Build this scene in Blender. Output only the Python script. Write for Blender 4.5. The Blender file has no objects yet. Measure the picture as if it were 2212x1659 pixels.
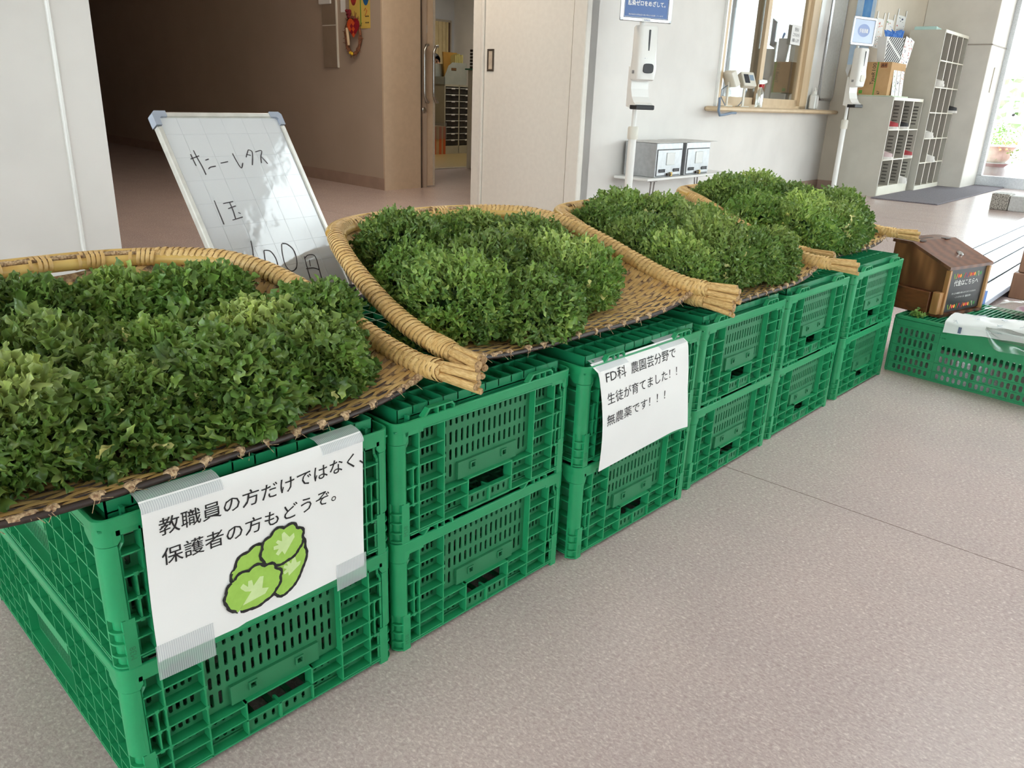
import bpy, math, random
import numpy as np
from mathutils import Matrix, Vector

# ------------------------------------------------------------------ camera, sky, exposure
SC = bpy.context.scene
COL = SC.collection
PI = math.pi
CAM_LOC = (-0.23407, -0.82803, 0.85130)
CAM_PITCH, CAM_ROLL, CAM_YAW = 1.21929, 0.03922, -0.81874
FOCAL_PX = 1694.44
cam_data = bpy.data.cameras.new('camera')
cam_data.sensor_fit = 'HORIZONTAL'
cam_data.sensor_width = 36.0
cam_data.lens = FOCAL_PX / 2212 * 36.0
cam_data.clip_start = 0.02
cam_data.clip_end = 300
cam = bpy.data.objects.new('camera', cam_data)
COL.objects.link(cam)
cam.matrix_world = (Matrix.Translation(CAM_LOC) @ Matrix.Rotation(CAM_YAW, 4, 'Z')
                    @ Matrix.Rotation(CAM_PITCH, 4, 'X') @ Matrix.Rotation(CAM_ROLL, 4, 'Z'))
SC.camera = cam

world = bpy.data.worlds.new('sky')
SC.world = world
world.use_nodes = True
wn = world.node_tree
bg = wn.nodes['Background']
bg.inputs[0].default_value = (0.90, 0.955, 1.0, 1)
bg.inputs[1].default_value = 5.0

SC.view_settings.view_transform = 'Standard'
SC.view_settings.look = 'None'
SC.view_settings.gamma = 1.0
SC.view_settings.use_curve_mapping = False
SC.view_settings.exposure = 0.75
SC.cycles.max_bounces = 6
SC.cycles.use_adaptive_sampling = True
SC.cycles.adaptive_threshold = 0.04
SC.cycles.diffuse_bounces = 4
SC.cycles.glossy_bounces = 3
SC.cycles.transmission_bounces = 3
SC.cycles.caustics_reflective = False
SC.cycles.caustics_refractive = False

# ------------------------------------------------------------------ helpers
def S(r, g, b):
    f = lambda c: c / 12.92 if c <= 0.04045 else ((c + 0.055) / 1.055) ** 2.4
    return (f(r / 255), f(g / 255), f(b / 255))

MATS = {}
def mat(name, col, rough=0.5, metal=0.0, spec=0.5, noise=None, col2=None, bump=None, coat=0.0,
        stretch=(1, 1, 1), alpha=1.0, trans=0.0, emit=None):
    """procedural material: noise=(scale, detail) blends col->col2, bump=(scale, strength)"""
    if name in MATS:
        return MATS[name]
    m = bpy.data.materials.new(name)
    m.use_nodes = True
    nt = m.node_tree
    b = nt.nodes['Principled BSDF']
    b.inputs['Base Color'].default_value = (*col, 1)
    b.inputs['Roughness'].default_value = rough
    b.inputs['Metallic'].default_value = metal
    b.inputs['Specular IOR Level'].default_value = spec
    b.inputs['Coat Weight'].default_value = coat
    b.inputs['Alpha'].default_value = alpha
    b.inputs['Transmission Weight'].default_value = trans
    if emit:
        b.inputs['Emission Color'].default_value = (*emit[0], 1)
        b.inputs['Emission Strength'].default_value = emit[1]
    tc = mp = None
    if noise or bump:
        tc = nt.nodes.new('ShaderNodeTexCoord')
        mp = nt.nodes.new('ShaderNodeMapping')
        mp.inputs['Scale'].default_value = stretch
        nt.links.new(tc.outputs['Object'], mp.inputs['Vector'])
    if noise:
        n = nt.nodes.new('ShaderNodeTexNoise')
        n.inputs['Scale'].default_value = noise[0]
        n.inputs['Detail'].default_value = noise[1]
        nt.links.new(mp.outputs['Vector'], n.inputs['Vector'])
        rmp = nt.nodes.new('ShaderNodeValToRGB')
        lo, hi = (noise[2], noise[3]) if len(noise) > 3 else (0.35, 0.65)
        rmp.color_ramp.elements[0].position = lo
        rmp.color_ramp.elements[1].position = hi
        rmp.color_ramp.elements[0].color = (*col, 1)
        rmp.color_ramp.elements[1].color = (*(col2 or col), 1)
        nt.links.new(n.outputs['Fac'], rmp.inputs['Fac'])
        nt.links.new(rmp.outputs['Color'], b.inputs['Base Color'])
    if bump:
        n2 = nt.nodes.new('ShaderNodeTexNoise')
        n2.inputs['Scale'].default_value = bump[0]
        n2.inputs['Detail'].default_value = 4
        nt.links.new(mp.outputs['Vector'], n2.inputs['Vector'])
        bp = nt.nodes.new('ShaderNodeBump')
        bp.inputs['Strength'].default_value = bump[1]
        bp.inputs['Distance'].default_value = bump[2] if len(bump) > 2 else 0.002
        nt.links.new(n2.outputs['Fac'], bp.inputs['Height'])
        nt.links.new(bp.outputs['Normal'], b.inputs['Normal'])
    MATS[name] = m
    return m

def clear_mat(name, tint, gloss_rough=0.02, gloss=0.12, rim=0.6):
    """clear sheet (pane glass, film): transparent plus fresnel gloss"""
    if name in MATS:
        return MATS[name]
    m = bpy.data.materials.new(name)
    m.use_nodes = True
    nt = m.node_tree
    nt.nodes.remove(nt.nodes['Principled BSDF'])
    out = nt.nodes['Material Output']
    tr = nt.nodes.new('ShaderNodeBsdfTransparent')
    tr.inputs[0].default_value = (*tint, 1)
    gl = nt.nodes.new('ShaderNodeBsdfGlossy')
    gl.inputs['Roughness'].default_value = gloss_rough
    lw = nt.nodes.new('ShaderNodeLayerWeight')
    lw.inputs[0].default_value = 0.35
    mr = nt.nodes.new('ShaderNodeMapRange')
    mr.inputs['To Min'].default_value = gloss
    mr.inputs['To Max'].default_value = rim
    nt.links.new(lw.outputs['Facing'], mr.inputs['Value'])
    mx = nt.nodes.new('ShaderNodeMixShader')
    nt.links.new(mr.outputs[0], mx.inputs[0])
    nt.links.new(tr.outputs[0], mx.inputs[1])
    nt.links.new(gl.outputs[0], mx.inputs[2])
    nt.links.new(mx.outputs[0], out.inputs[0])
    MATS[name] = m
    return m

class MB:
    """mesh builder; everything added becomes ONE mesh object"""
    def __init__(self, M=None):
        self.v = []; self.f = []; self.M = M or Matrix()
    def add(self, vs, fs):
        o = len(self.v)
        M = self.M
        self.v += [tuple(M @ Vector(p)) for p in vs]
        self.f += [tuple(i + o for i in f) for f in fs]
        return self
    def quad(self, a, b, c, d):
        return self.add([a, b, c, d], [(0, 1, 2, 3)])
    def box(self, x0, x1, y0, y1, z0, z1):
        vs = [(x0, y0, z0), (x1, y0, z0), (x1, y1, z0), (x0, y1, z0), (x0, y0, z1), (x1, y0, z1), (x1, y1, z1), (x0, y1, z1)]
        return self.add(vs, [(0, 3, 2, 1), (4, 5, 6, 7), (0, 1, 5, 4), (1, 2, 6, 5), (2, 3, 7, 6), (3, 0, 4, 7)])
    def cbox(self, x0, x1, y0, y1, z0, z1, c):
        """box with chamfered edges"""
        vs = []
        for k, z in enumerate((z0, z0 + c, z1 - c, z1)):
            i = c if k in (0, 3) else 0
            X0, X1, Y0, Y1 = x0 + i, x1 - i, y0 + i, y1 - i
            vs += [(X0 + c, Y0, z), (X1 - c, Y0, z), (X1, Y0 + c, z), (X1, Y1 - c, z), (X1 - c, Y1, z), (X0 + c, Y1, z), (X0, Y1 - c, z), (X0, Y0 + c, z)]
        fs = [tuple(range(7, -1, -1)), tuple(range(24, 32))]
        for k in range(3):
            for i in range(8):
                j = (i + 1) % 8
                fs.append((k * 8 + i, k * 8 + j, k * 8 + 8 + j, k * 8 + 8 + i))
        return self.add(vs, fs)
    def prism(self, poly, a0, a1, axis='z'):
        """poly of 2D points extruded along an axis: z:(x,y) y:(x,z) x:(y,z)"""
        n = len(poly)
        def P(p, a):
            return {'z': (p[0], p[1], a), 'y': (p[0], a, p[1]), 'x': (a, p[0], p[1])}[axis]
        vs = [P(p, a0) for p in poly] + [P(p, a1) for p in poly]
        fs = [tuple(range(n - 1, -1, -1)), tuple(range(n, 2 * n))]
        fs += [(i, (i + 1) % n, n + (i + 1) % n, n + i) for i in range(n)]
        return self.add(vs, fs)
    def tube(self, path, r, n=8, caps=True, closed=False):
        path = [Vector(p) for p in path]
        m = len(path)
        rs = r if isinstance(r, (list, tuple)) else [r] * m
        vs = []; fs = []
        up = None
        for i, p in enumerate(path):
            if closed:
                d = path[(i + 1) % m] - path[i - 1]
            else:
                d = path[min(i + 1, m - 1)] - path[max(i - 1, 0)]
            d.normalize()
            if up is None:
                up = Vector((0, 0, 1)) if abs(d.z) < 0.9 else Vector((1, 0, 0))
            s = d.cross(up); s.normalize()
            up = s.cross(d); up.normalize()
            for k in range(n):
                a = 2 * PI * k / n
                vs.append(tuple(p + (s * math.cos(a) + up * math.sin(a)) * rs[i]))
        last = m if closed else m - 1
        for i in range(last):
            for k in range(n):
                k2 = (k + 1) % n; i2 = (i + 1) % m
                fs.append((i * n + k, i * n + k2, i2 * n + k2, i2 * n + k))
        if caps and not closed:
            fs.append(tuple(range(n - 1, -1, -1)))
            fs.append(tuple(range((m - 1) * n, m * n)))
        return self.add(vs, fs)
    def lathe(self, prof, n=16, cx=0, cy=0):
        vs = []; fs = []
        for r, z in prof:
            for k in range(n):
                a = 2 * PI * k / n
                vs.append((cx + r * math.cos(a), cy + r * math.sin(a), z))
        for i in range(len(prof) - 1):
            for k in range(n):
                k2 = (k + 1) % n
                fs.append((i * n + k, i * n + k2, (i + 1) * n + k2, (i + 1) * n + k))
        fs.append(tuple(range(n - 1, -1, -1)))
        fs.append(tuple(range((len(prof) - 1) * n, len(prof) * n)))
        return self.add(vs, fs)
    def ball(self, c, r, n=10, m=7, sc=(1, 1, 1)):
        prof = []
        vs = []; fs = []
        for i in range(m + 1):
            t = PI * i / m
            for k in range(n):
                a = 2 * PI * k / n
                vs.append((c[0] + r * sc[0] * math.sin(t) * math.cos(a), c[1] + r * sc[1] * math.sin(t) * math.sin(a), c[2] - r * sc[2] * math.cos(t)))
        for i in range(m):
            for k in range(n):
                k2 = (k + 1) % n
                fs.append((i * n + k, i * n + k2, (i + 1) * n + k2, (i + 1) * n + k))
        return self.add(vs, fs)
    def mesh(self, name, material, smooth=False):
        me = bpy.data.meshes.new(name)
        me.from_pydata(self.v, [], self.f)
        me.validate()
        if isinstance(material, (list, tuple)):
            for q in material: me.materials.append(q)
        else:
            me.materials.append(material)
        if smooth:
            me.polygons.foreach_set('use_smooth', [True] * len(me.polygons))
        me.update()
        return me
    def obj(self, name, material, parent=None, smooth=False, angle=None):
        me = self.mesh(name, material, smooth)
        if smooth:
            try: me.set_sharp_from_angle(angle=math.radians(angle or 40))
            except Exception: pass
        return link(me, name, parent)

def link(me, name, parent=None, loc=None, mw=None):
    o = bpy.data.objects.new(name, me)
    COL.objects.link(o)
    if parent is not None: o.parent = parent
    if loc is not None: o.location = loc
    if mw is not None: o.matrix_world = mw
    return o

def tag(o, label=None, cat=None, group=None, kind=None):
    if label: o['label'] = label
    if cat: o['category'] = cat
    if group: o['group'] = group
    if kind: o['kind'] = kind
    return o

def empty(name, mw, label, cat, group=None):
    o = bpy.data.objects.new(name, None)
    COL.objects.link(o)
    o.empty_display_size = 0.05
    o.matrix_world = mw
    return tag(o, label, cat, group)

def copy_tree(src, mw, label, group=None):
    o = src.copy(); COL.objects.link(o)
    o.matrix_world = mw
    o['label'] = label
    if group: o['group'] = group
    for ch in list(src.children):
        c = ch.copy(); COL.objects.link(c); c.parent = o
        for g in list(ch.children):
            d = g.copy(); COL.objects.link(d); d.parent = c
    return o

# building frame: the crates stand a little askew to the building (2.1 degrees)
BM = Matrix.Translation((4.25, 3.13, 0)) @ Matrix.Rotation(math.radians(2.1), 4, 'Z')
def B(u, v, z=0, rz=0, rx=0):
    return BM @ Matrix.Translation((u, v, z)) @ Matrix.Rotation(math.radians(rz), 4, 'Z') @ Matrix.Rotation(math.radians(rx), 4, 'X')
def Wd(x, y, z=0, rz=0):
    return Matrix.Translation((x, y, z)) @ Matrix.Rotation(math.radians(rz), 4, 'Z')
def struct(name, mb, material, mw=None, smooth=False, parent=None):
    o = mb.obj(name, material, parent, smooth)
    if mw is not None and parent is None: o.matrix_world = mw
    if parent is None: o['kind'] = 'structure'
    return o

# lettering: built-in font turned to flat mesh
_fc = bpy.data.curves.new('lettering_source', 'FONT')
_fc.resolution_u = 2
_fo = bpy.data.objects.new('lettering_source', _fc)
COL.objects.link(_fo)
def text2d(body, size, bold=0.0, space=1.0):
    _fc.body = body; _fc.size = 1.0; _fc.offset = bold; _fc.space_character = space
    bpy.context.view_layer.update()
    dg = bpy.context.evaluated_depsgraph_get()
    me = bpy.data.meshes.new_from_object(_fo.evaluated_get(dg))
    vs = [(v.co.x * size, v.co.y * size) for v in me.vertices]
    fs = [tuple(p.vertices) for p in me.polygons]
    bpy.data.meshes.remove(me)
    return vs, fs
def text_part(name, body, size, fn, material, parent, bold=0.0, width=None, space=1.0, center=False):
    """fn maps 2D text coordinates to 3D; width stretches the line to that length"""
    vs, fs = text2d(body, size, bold, space)
    if not vs: return None
    xs = [p[0] for p in vs]
    w = max(xs) - min(xs); x0 = min(xs)
    k = width / w if width else 1.0
    sh = -w * k / 2 if center else 0
    mb = MB()
    mb.v = [tuple(fn((x - x0) * k + sh, y)) for x, y in vs]
    mb.f = fs
    return mb.obj(name, material, parent)

rnd = random.Random(7)

# ------------------------------------------------------------------ materials
M_WALL = mat('wall_paint_white', S(228, 224, 219), 0.62, noise=(3.0, 3), col2=S(221, 217, 212), bump=(180, 0.08, 0.001))
M_WALLB = mat('wall_paint_beige', S(214, 203, 186), 0.65, noise=(3.0, 3), col2=S(208, 197, 180))
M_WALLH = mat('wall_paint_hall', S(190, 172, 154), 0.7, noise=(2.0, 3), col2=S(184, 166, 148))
M_CEIL = mat('ceiling_board', S(232, 230, 224), 0.8, noise=(40, 2), col2=S(222, 220, 214))
M_BASE = mat('vinyl_skirting', S(176, 150, 134), 0.5, noise=(8, 2), col2=S(168, 143, 128))
M_DOOR = mat('door_laminate', S(229, 224, 215), 0.42, noise=(30, 2), col2=S(225, 220, 211))
M_DOORB = mat('door_laminate_beige', S(214, 192, 166), 0.45, noise=(20, 2), col2=S(209, 187, 161))
M_STEEL = mat('brushed_steel', S(196, 196, 194), 0.25, 1.0, noise=(60, 2), col2=S(170, 170, 168), stretch=(1, 1, 12))
M_ALU = mat('aluminium', S(205, 207, 210), 0.33, 1.0, noise=(90, 2), col2=S(190, 192, 195))
M_ALUP = mat('anodised_pale', S(214, 206, 192), 0.38, 0.15, noise=(50, 2), col2=S(206, 198, 184))
M_GREEN = mat('crate_plastic_green', S(34, 144, 92), 0.36, 0, 0.5, noise=(14, 4), col2=S(38, 152, 98), bump=(400, 0.06, 0.0006))
M_GREENP = mat('crate_plastic_panel', S(44, 124, 82), 0.5, 0, 0.45, noise=(20, 4), col2=S(40, 118, 77), bump=(500, 0.08, 0.0006))
M_GREENL = mat('crate_plastic_lid', S(24, 128, 84), 0.4, 0, 0.5, noise=(14, 3), col2=S(28, 134, 88))
M_GREEND = mat('crate_plastic_slotted', S(48, 142, 94), 0.4, 0, 0.5, noise=(20, 3), col2=S(42, 134, 88))
M_PAPER = mat('paper_white', S(244, 243, 241), 0.85, noise=(6, 3), col2=S(239, 238, 236), bump=(9, 0.25, 0.002))
M_INK = mat('print_black', S(26, 23, 24), 0.7, noise=(200, 2), col2=S(36, 33, 34))
M_MARK = mat('marker_ink', S(38, 30, 34), 0.5, noise=(120, 2), col2=S(62, 52, 56))
M_LEAFG = mat('print_leaf_green', S(166, 208, 92), 0.85, noise=(90, 3), col2=S(158, 200, 84))
M_LEAFP = mat('print_leaf_pale', S(214, 234, 170), 0.85, noise=(90, 3), col2=S(206, 228, 160))
M_STRAW = mat('straw_strip', S(228, 190, 126), 0.48, noise=(45, 4), col2=S(202, 158, 94), stretch=(1, 1, 1), bump=(160, 0.3, 0.0012))
M_STRAWL = mat('wrapping_strip', S(236, 198, 134), 0.42, noise=(60, 3), col2=S(216, 172, 106), bump=(220, 0.25, 0.001))
M_BAMBOO = mat('bamboo_pole', S(226, 190, 112), 0.32, noise=(18, 3), col2=S(208, 166, 90), bump=(90, 0.1, 0.001))
M_BUNDLE = mat('split_bamboo_bundle', S(228, 192, 132), 0.5, noise=(90, 3), col2=S(196, 152, 92), stretch=(6, 1, 6), bump=(200, 0.4, 0.002))
M_PITH = mat('cut_bamboo_end', S(206, 172, 124), 0.8, noise=(220, 4), col2=S(128, 96, 64))
M_FIBER = mat('bast_fibre', S(226, 196, 156), 0.9, noise=(260, 5), col2=S(140, 104, 76), bump=(300, 0.8, 0.003))
M_TRAYB = mat('tray_under_weave', S(214, 180, 136), 0.85, noise=(120, 5), col2=S(110, 78, 56), bump=(240, 0.8, 0.003))
M_VINE = mat('dark_vine_rod', S(66, 50, 44), 0.42, noise=(60, 3), col2=S(48, 36, 32))
M_PLW = mat('plastic_white', S(236, 235, 231), 0.25, 0, 0.5, noise=(5, 2), col2=S(232, 231, 227))
M_PLWG = mat('plastic_offwhite', S(226, 222, 210), 0.4, noise=(5, 2), col2=S(221, 217, 205))
M_BLACK = mat('plastic_black', S(14, 12, 16), 0.42, noise=(10, 2), col2=S(24, 20, 26))
M_GREYCAB = mat('steel_cabinet_grey', S(196, 192, 180), 0.5, noise=(6, 3), col2=S(190, 186, 174))
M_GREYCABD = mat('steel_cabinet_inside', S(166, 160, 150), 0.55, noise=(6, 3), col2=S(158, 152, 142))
M_CREAM = mat('enamel_cream', S(226, 221, 205), 0.45, noise=(6, 3), col2=S(221, 216, 200))
M_WOODF = mat('wood_frame_beige', S(218, 194, 160), 0.5, noise=(10, 3), col2=S(208, 183, 148), stretch=(1, 1, 0.1))
M_CARD = mat('cardboard', S(196, 158, 112), 0.85, noise=(14, 3), col2=S(188, 150, 104))
M_GLASS = clear_mat('pane_glass', (0.93, 0.96, 0.95), 0.01, 0.05, 0.75)
M_FILM = clear_mat('clear_film', (0.90, 0.92, 0.91), 0.12, 0.10, 0.7)
def tape_mat():
    m = bpy.data.materials.new('ribbed_tape'); m.use_nodes = True
    nt = m.node_tree; b = nt.nodes['Principled BSDF']
    tc = nt.nodes.new('ShaderNodeTexCoord'); w = nt.nodes.new('ShaderNodeTexWave')
    w.bands_direction = 'X'; w.inputs['Scale'].default_value = 120; w.inputs['Distortion'].default_value = 0.0
    nt.links.new(tc.outputs['Object'], w.inputs['Vector'])
    r = nt.nodes.new('ShaderNodeValToRGB')
    r.color_ramp.elements[0].color = (*S(190, 196, 200), 1); r.color_ramp.elements[1].color = (*S(238, 241, 242), 1)
    nt.links.new(w.outputs['Fac'], r.inputs[0]); nt.links.new(r.outputs[0], b.inputs['Base Color'])
    b.inputs['Roughness'].default_value = 0.4; b.inputs['Alpha'].default_value = 0.48
    return m
M_TAPE = tape_mat()
# ------------------------------------------------------------------ floor
def floor_mat():
    m = bpy.data.materials.new('vinyl_floor_marbled')
    m.use_nodes = True
    nt = m.node_tree; L = nt.links
    b = nt.nodes['Principled BSDF']
    tc = nt.nodes.new('ShaderNodeTexCoord')
    mp = nt.nodes.new('ShaderNodeMapping'); mp.inputs['Scale'].default_value = (1.0, 0.6, 1)
    L.new(tc.outputs['Object'], mp.inputs['Vector'])
    n1 = nt.nodes.new('ShaderNodeTexNoise'); n1.inputs['Scale'].default_value = 230; n1.inputs['Detail'].default_value = 6; n1.inputs['Roughness'].default_value = 0.7; n1.inputs['Distortion'].default_value = 0.5
    n2 = nt.nodes.new('ShaderNodeTexNoise'); n2.inputs['Scale'].default_value = 5; n2.inputs['Detail'].default_value = 4
    L.new(mp.outputs[0], n1.inputs['Vector']); L.new(mp.outputs[0], n2.inputs['Vector'])
    r1 = nt.nodes.new('ShaderNodeValToRGB')
    e = r1.color_ramp.elements
    e[0].position = 0.36; e[0].color = (*S(186, 164, 160), 1)
    e[1].position = 0.68; e[1].color = (*S(228, 213, 205), 1)
    k = e.new(0.52); k.color = (*S(205, 186, 181), 1)
    L.new(n1.outputs['Fac'], r1.inputs[0])
    mx = nt.nodes.new('ShaderNodeMix'); mx.data_type = 'RGBA'; mx.blend_type = 'MULTIPLY'
    mx.inputs[0].default_value = 0.45
    r2 = nt.nodes.new('ShaderNodeValToRGB')
    r2.color_ramp.elements[0].position = 0.3; r2.color_ramp.elements[0].color = (0.8, 0.8, 0.82, 1)
    r2.color_ramp.elements[1].position = 0.7; r2.color_ramp.elements[1].color = (1.0, 0.98, 0.96, 1)
    L.new(n2.outputs['Fac'], r2.inputs[0])
    L.new(r1.outputs[0], mx.inputs[6]); L.new(r2.outputs[0], mx.inputs[7])
    # welded sheet joints, every 1.82 m across the room
    sx = nt.nodes.new('ShaderNodeSeparateXYZ'); L.new(tc.outputs['Object'], sx.inputs[0])
    a = nt.nodes.new('ShaderNodeMath'); a.operation = 'ADD'; a.inputs[1].default_value = 2.925 + 18.2
    L.new(sx.outputs[0], a.inputs[0])
    d = nt.nodes.new('ShaderNodeMath'); d.operation = 'PINGPONG'; d.inputs[1].default_value = 0.91
    L.new(a.outputs[0], d.inputs[0])
    c = nt.nodes.new('ShaderNodeMath'); c.operation = 'LESS_THAN'; c.inputs[1].default_value = 0.0012
    L.new(d.outputs[0], c.inputs[0])
    mx2 = nt.nodes.new('ShaderNodeMix'); mx2.data_type = 'RGBA'
    L.new(c.outputs[0], mx2.inputs[0]); L.new(mx.outputs[2], mx2.inputs[6]); mx2.inputs[7].default_value = (*S(118, 96, 88), 1)
    L.new(mx2.outputs[2], b.inputs['Base Color'])
    rr = nt.nodes.new('ShaderNodeMapRange'); rr.inputs['To Min'].default_value = 0.20; rr.inputs['To Max'].default_value = 0.32
    L.new(n1.outputs['Fac'], rr.inputs['Value']); L.new(rr.outputs[0], b.inputs['Roughness'])
    b.inputs['Specular IOR Level'].default_value = 0.32
    bp = nt.nodes.new('ShaderNodeBump'); bp.inputs['Strength'].default_value = 0.05; bp.inputs['Distance'].default_value = 0.001
    L.new(n1.outputs['Fac'], bp.inputs['Height']); L.new(bp.outputs[0], b.inputs['Normal'])
    return m
M_FLOOR = floor_mat()
struct('floor', MB().box(-9.2, 7.05, -7.6, 13.0, -0.1, 0.0), M_FLOOR, BM)
CH = 2.75
# ceiling panels: a T-bar grid of boards would be out of frame; one slab
SK = (-1.75, 0.85, -5.0, -3.1)      # skylight over the aisle
struct('ceiling', MB().box(-9.2, SK[0], -7.6, 13.0, CH, CH + 0.1).box(SK[1], 7.05, -7.6, 13.0, CH, CH + 0.1)
       .box(SK[0], SK[1], -7.6, SK[2], CH, CH + 0.1).box(SK[0], SK[1], SK[3], 13.0, CH, CH + 0.1), M_CEIL, BM)

# ------------------------------------------------------------------ walls (building coordinates u,v)
# left white partition and its edge trim, corridor beyond it
struct('wall_left', MB().box(-9.0, -3.27, -0.014, 0.10, 0, CH), M_WALL, BM)
tr = struct('trim_1', MB().box(-3.255, -3.097, -0.022, 0.12, 0, CH), M_WALL, BM)
struct('trim_2', MB().cbox(-3.270, -3.255, -0.030, 0.10, 0, CH, 0.003), M_PLW, BM)
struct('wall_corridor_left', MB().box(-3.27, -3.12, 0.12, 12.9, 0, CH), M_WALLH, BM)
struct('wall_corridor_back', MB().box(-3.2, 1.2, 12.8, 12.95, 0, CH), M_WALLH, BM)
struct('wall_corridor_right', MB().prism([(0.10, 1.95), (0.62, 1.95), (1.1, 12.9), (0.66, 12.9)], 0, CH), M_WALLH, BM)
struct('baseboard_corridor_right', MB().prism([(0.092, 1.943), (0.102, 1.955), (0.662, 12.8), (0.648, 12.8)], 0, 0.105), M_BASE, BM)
struct('wall_corridor_end', MB().box(0.095, 0.533, 1.935, 1.955, 0, CH), M_DOORB, BM)
# left and far side of the hall, out of frame
struct('wall_hall_left', MB().box(-7.12, -6.9, -0.2, 0.1, 0, CH), M_WALL, BM)

# sliding door leaf in front of the office, with bar handle and lock
dl = struct('door_1', MB().box(0.533, 0.710, 1.965, 2.005, 0.01, 2.1), M_DOORB, BM)
struct('door_edge', MB().box(0.711, 0.735, 1.962, 2.008, 0.01, 2.1), M_ALUP, parent=dl)
struct('door_jamb_strip', MB().box(0.530, 0.538, 1.925, 1.966, 0, CH), mat('rubber_dark', S(70, 58, 50), 0.6, noise=(20, 2), col2=S(60, 50, 42)), parent=dl)
def bar_handle(x, y, s):
    pts = [(x + 0.055, y, 1.252), (x + 0.05, y - s * 0.05, 1.256), (x + 0.01, y - s * 0.075, 1.25), (x - 0.018, y - s * 0.08, 1.21), (x - 0.02, y - s * 0.08, 1.17), (x - 0.02, y - s * 0.08, 0.86), (x - 0.018, y - s * 0.08, 0.82), (x + 0.01, y - s * 0.075, 0.775), (x + 0.05, y - s * 0.05, 0.77), (x + 0.055, y, 0.775)]
    return MB().tube(pts, 0.0125, 10)
h = struct('bar_handle', bar_handle(0.555, 1.965, 1), M_STEEL, smooth=True, parent=dl)
h2 = struct('bar_handle', bar_handle(0.715, 2.0, 0.8), M_STEEL, smooth=True, parent=dl)
struct('lock_cylinder', MB(Matrix.Translation((0.586, 1.955, 0.70)) @ Matrix.Rotation(PI / 2, 4, 'X')).lathe([(0.026, -0.012), (0.026, 0.006), (0.020, 0.012)], 16), M_STEEL, smooth=True, parent=dl)
struct('door_label', MB().box(0.570, 0.635, 1.960, 1.965, 1.36, 1.425), M_PAPER, parent=dl)

# pocket-door wall facing left (u = 0): frame strips, panel with recessed pull
struct('wall_pocket', MB().box(0.045, 0.13, -0.31, 0.74, 0, CH), M_WALL, BM)
struct('trim_3', MB().cbox(-0.012, 0.045, 0.66, 0.745, 0, 2.3, 0.004), M_DOOR, BM)
struct('trim_4', MB().cbox(-0.020, 0.045, 0.630, 0.652, 0, 2.3, 0.003), M_DOOR, BM)
d2 = struct('door_2', MB().box(-0.002, 0.040, -0.196, 0.626, 0.028, 2.3), M_DOOR, BM)
pl = struct('recessed_pull', MB().box(-0.0065, 0.0, 0.528, 0.598, 1.02, 1.175), M_STEEL, parent=d2)
struct('pull_recess', MB().box(-0.0075, -0.006, 0.545, 0.581, 1.035, 1.16), mat('pull_cup', S(222, 206, 186), 0.35, 0.3, noise=(30, 2), col2=S(200, 184, 164)), parent=pl)
struct('trim_5', MB().cbox(-0.012, 0.045, -0.318, -0.203, 0, CH, 0.006), M_DOOR, BM)

# office vestibule and office room
struct('wall_vestibule', MB().box(1.55, 1.65, 0.74, 2.0, 0, CH), M_WALLB, BM)
struct('wall_vestibule_back', MB().box(0.13, 1.65, 0.66, 0.74, 0, CH), M_WALLB, BM)
struct('wall_office_front', MB().box(1.55, 4.6, 1.97, 2.07, 0, CH), M_WALL, BM)
struct('wall_office_lintel', MB().box(0.53, 1.6, 1.97, 2.06, 2.12, CH), M_WALL, BM)
struct('wall_office_back', MB().box(0.5, 7.0, 8.1, 8.2, 0, CH), mat('office_wall_paint', S(226, 230, 238), 0.7, noise=(3, 2), col2=S(220, 224, 233)), BM)
struct('wall_office_right', MB().box(6.95, 7.05, -0.5, 8.1, 0, CH), M_WALL, BM)
struct('floor_office', MB().box(1.0, 6.95, 3.30, 8.1, 0.0, 0.004), mat('office_vinyl', S(196, 172, 116), 0.3, noise=(30, 4), col2=S(184, 160, 104)), BM)
struct('trim_6', MB().cbox(1.05, 3.4, 3.28, 3.315, 0, 0.012, 0.003), M_ALUP, BM)

# reception wall (v = -0.31) around the window opening u 1.9..3.8, z 0.84..2.0
T = 0.10
WU0, WU1, WZ0, WZ1 = 1.90, 3.80, 0.835, 2.05
struct('wall_reception', MB().box(0.045, WU0, -0.31, -0.31 + T, 0, CH).box(WU1, 4.50, -0.31, -0.31 + T, 0, CH)
       .box(WU0, WU1, -0.31, -0.31 + T, 0, WZ0).box(WU0, WU1, -0.31, -0.31 + T, WZ1, CH), M_WALL, BM)
struct('baseboard_reception', MB().box(0.05, 4.49, -0.318, -0.31, 0, 0.095), M_BASE, BM)
struct('wall_return', MB().box(4.50, 4.60, -0.60, -0.21, 0, CH), M_WALLB, BM)
struct('baseboard_return', MB().box(4.492, 4.50, -0.60, -0.318, 0, 0.095), M_BASE, BM)
struct('wall_alcove', MB().box(4.50, 6.98, -0.60, -0.50, 0, CH), M_WALLB, BM)
struct('trim_7', MB().box(6.90, 6.93, -0.612, -0.60, 0, CH), mat('joint_grey_green', S(120, 124, 112), 0.7, noise=(20, 2), col2=S(112, 116, 104)), BM)
# pillar beside the entrance with a seam and a slot cover
pi_ = struct('wall_pillar', MB().cbox(6.25, 7.0, -1.38, -0.6, 0, CH, 0.006), mat('pillar_panel', S(222, 216, 206), 0.45, noise=(4, 3), col2=S(214, 208, 198)), BM)
struct('panel_joint', MB().box(6.244, 7.0, -1.3855, -0.62, 1.598, 1.612), mat('joint_taupe', S(170, 160, 148), 0.7, noise=(20, 2), col2=S(160, 150, 138)), parent=pi_)  # horizontal seam line, a darker beige than the pillar panel
struct('slot_cover', MB().cbox(6.60, 6.70, -1.392, -1.38, 1.10, 1.38, 0.003), M_ALUP, parent=pi_)

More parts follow.
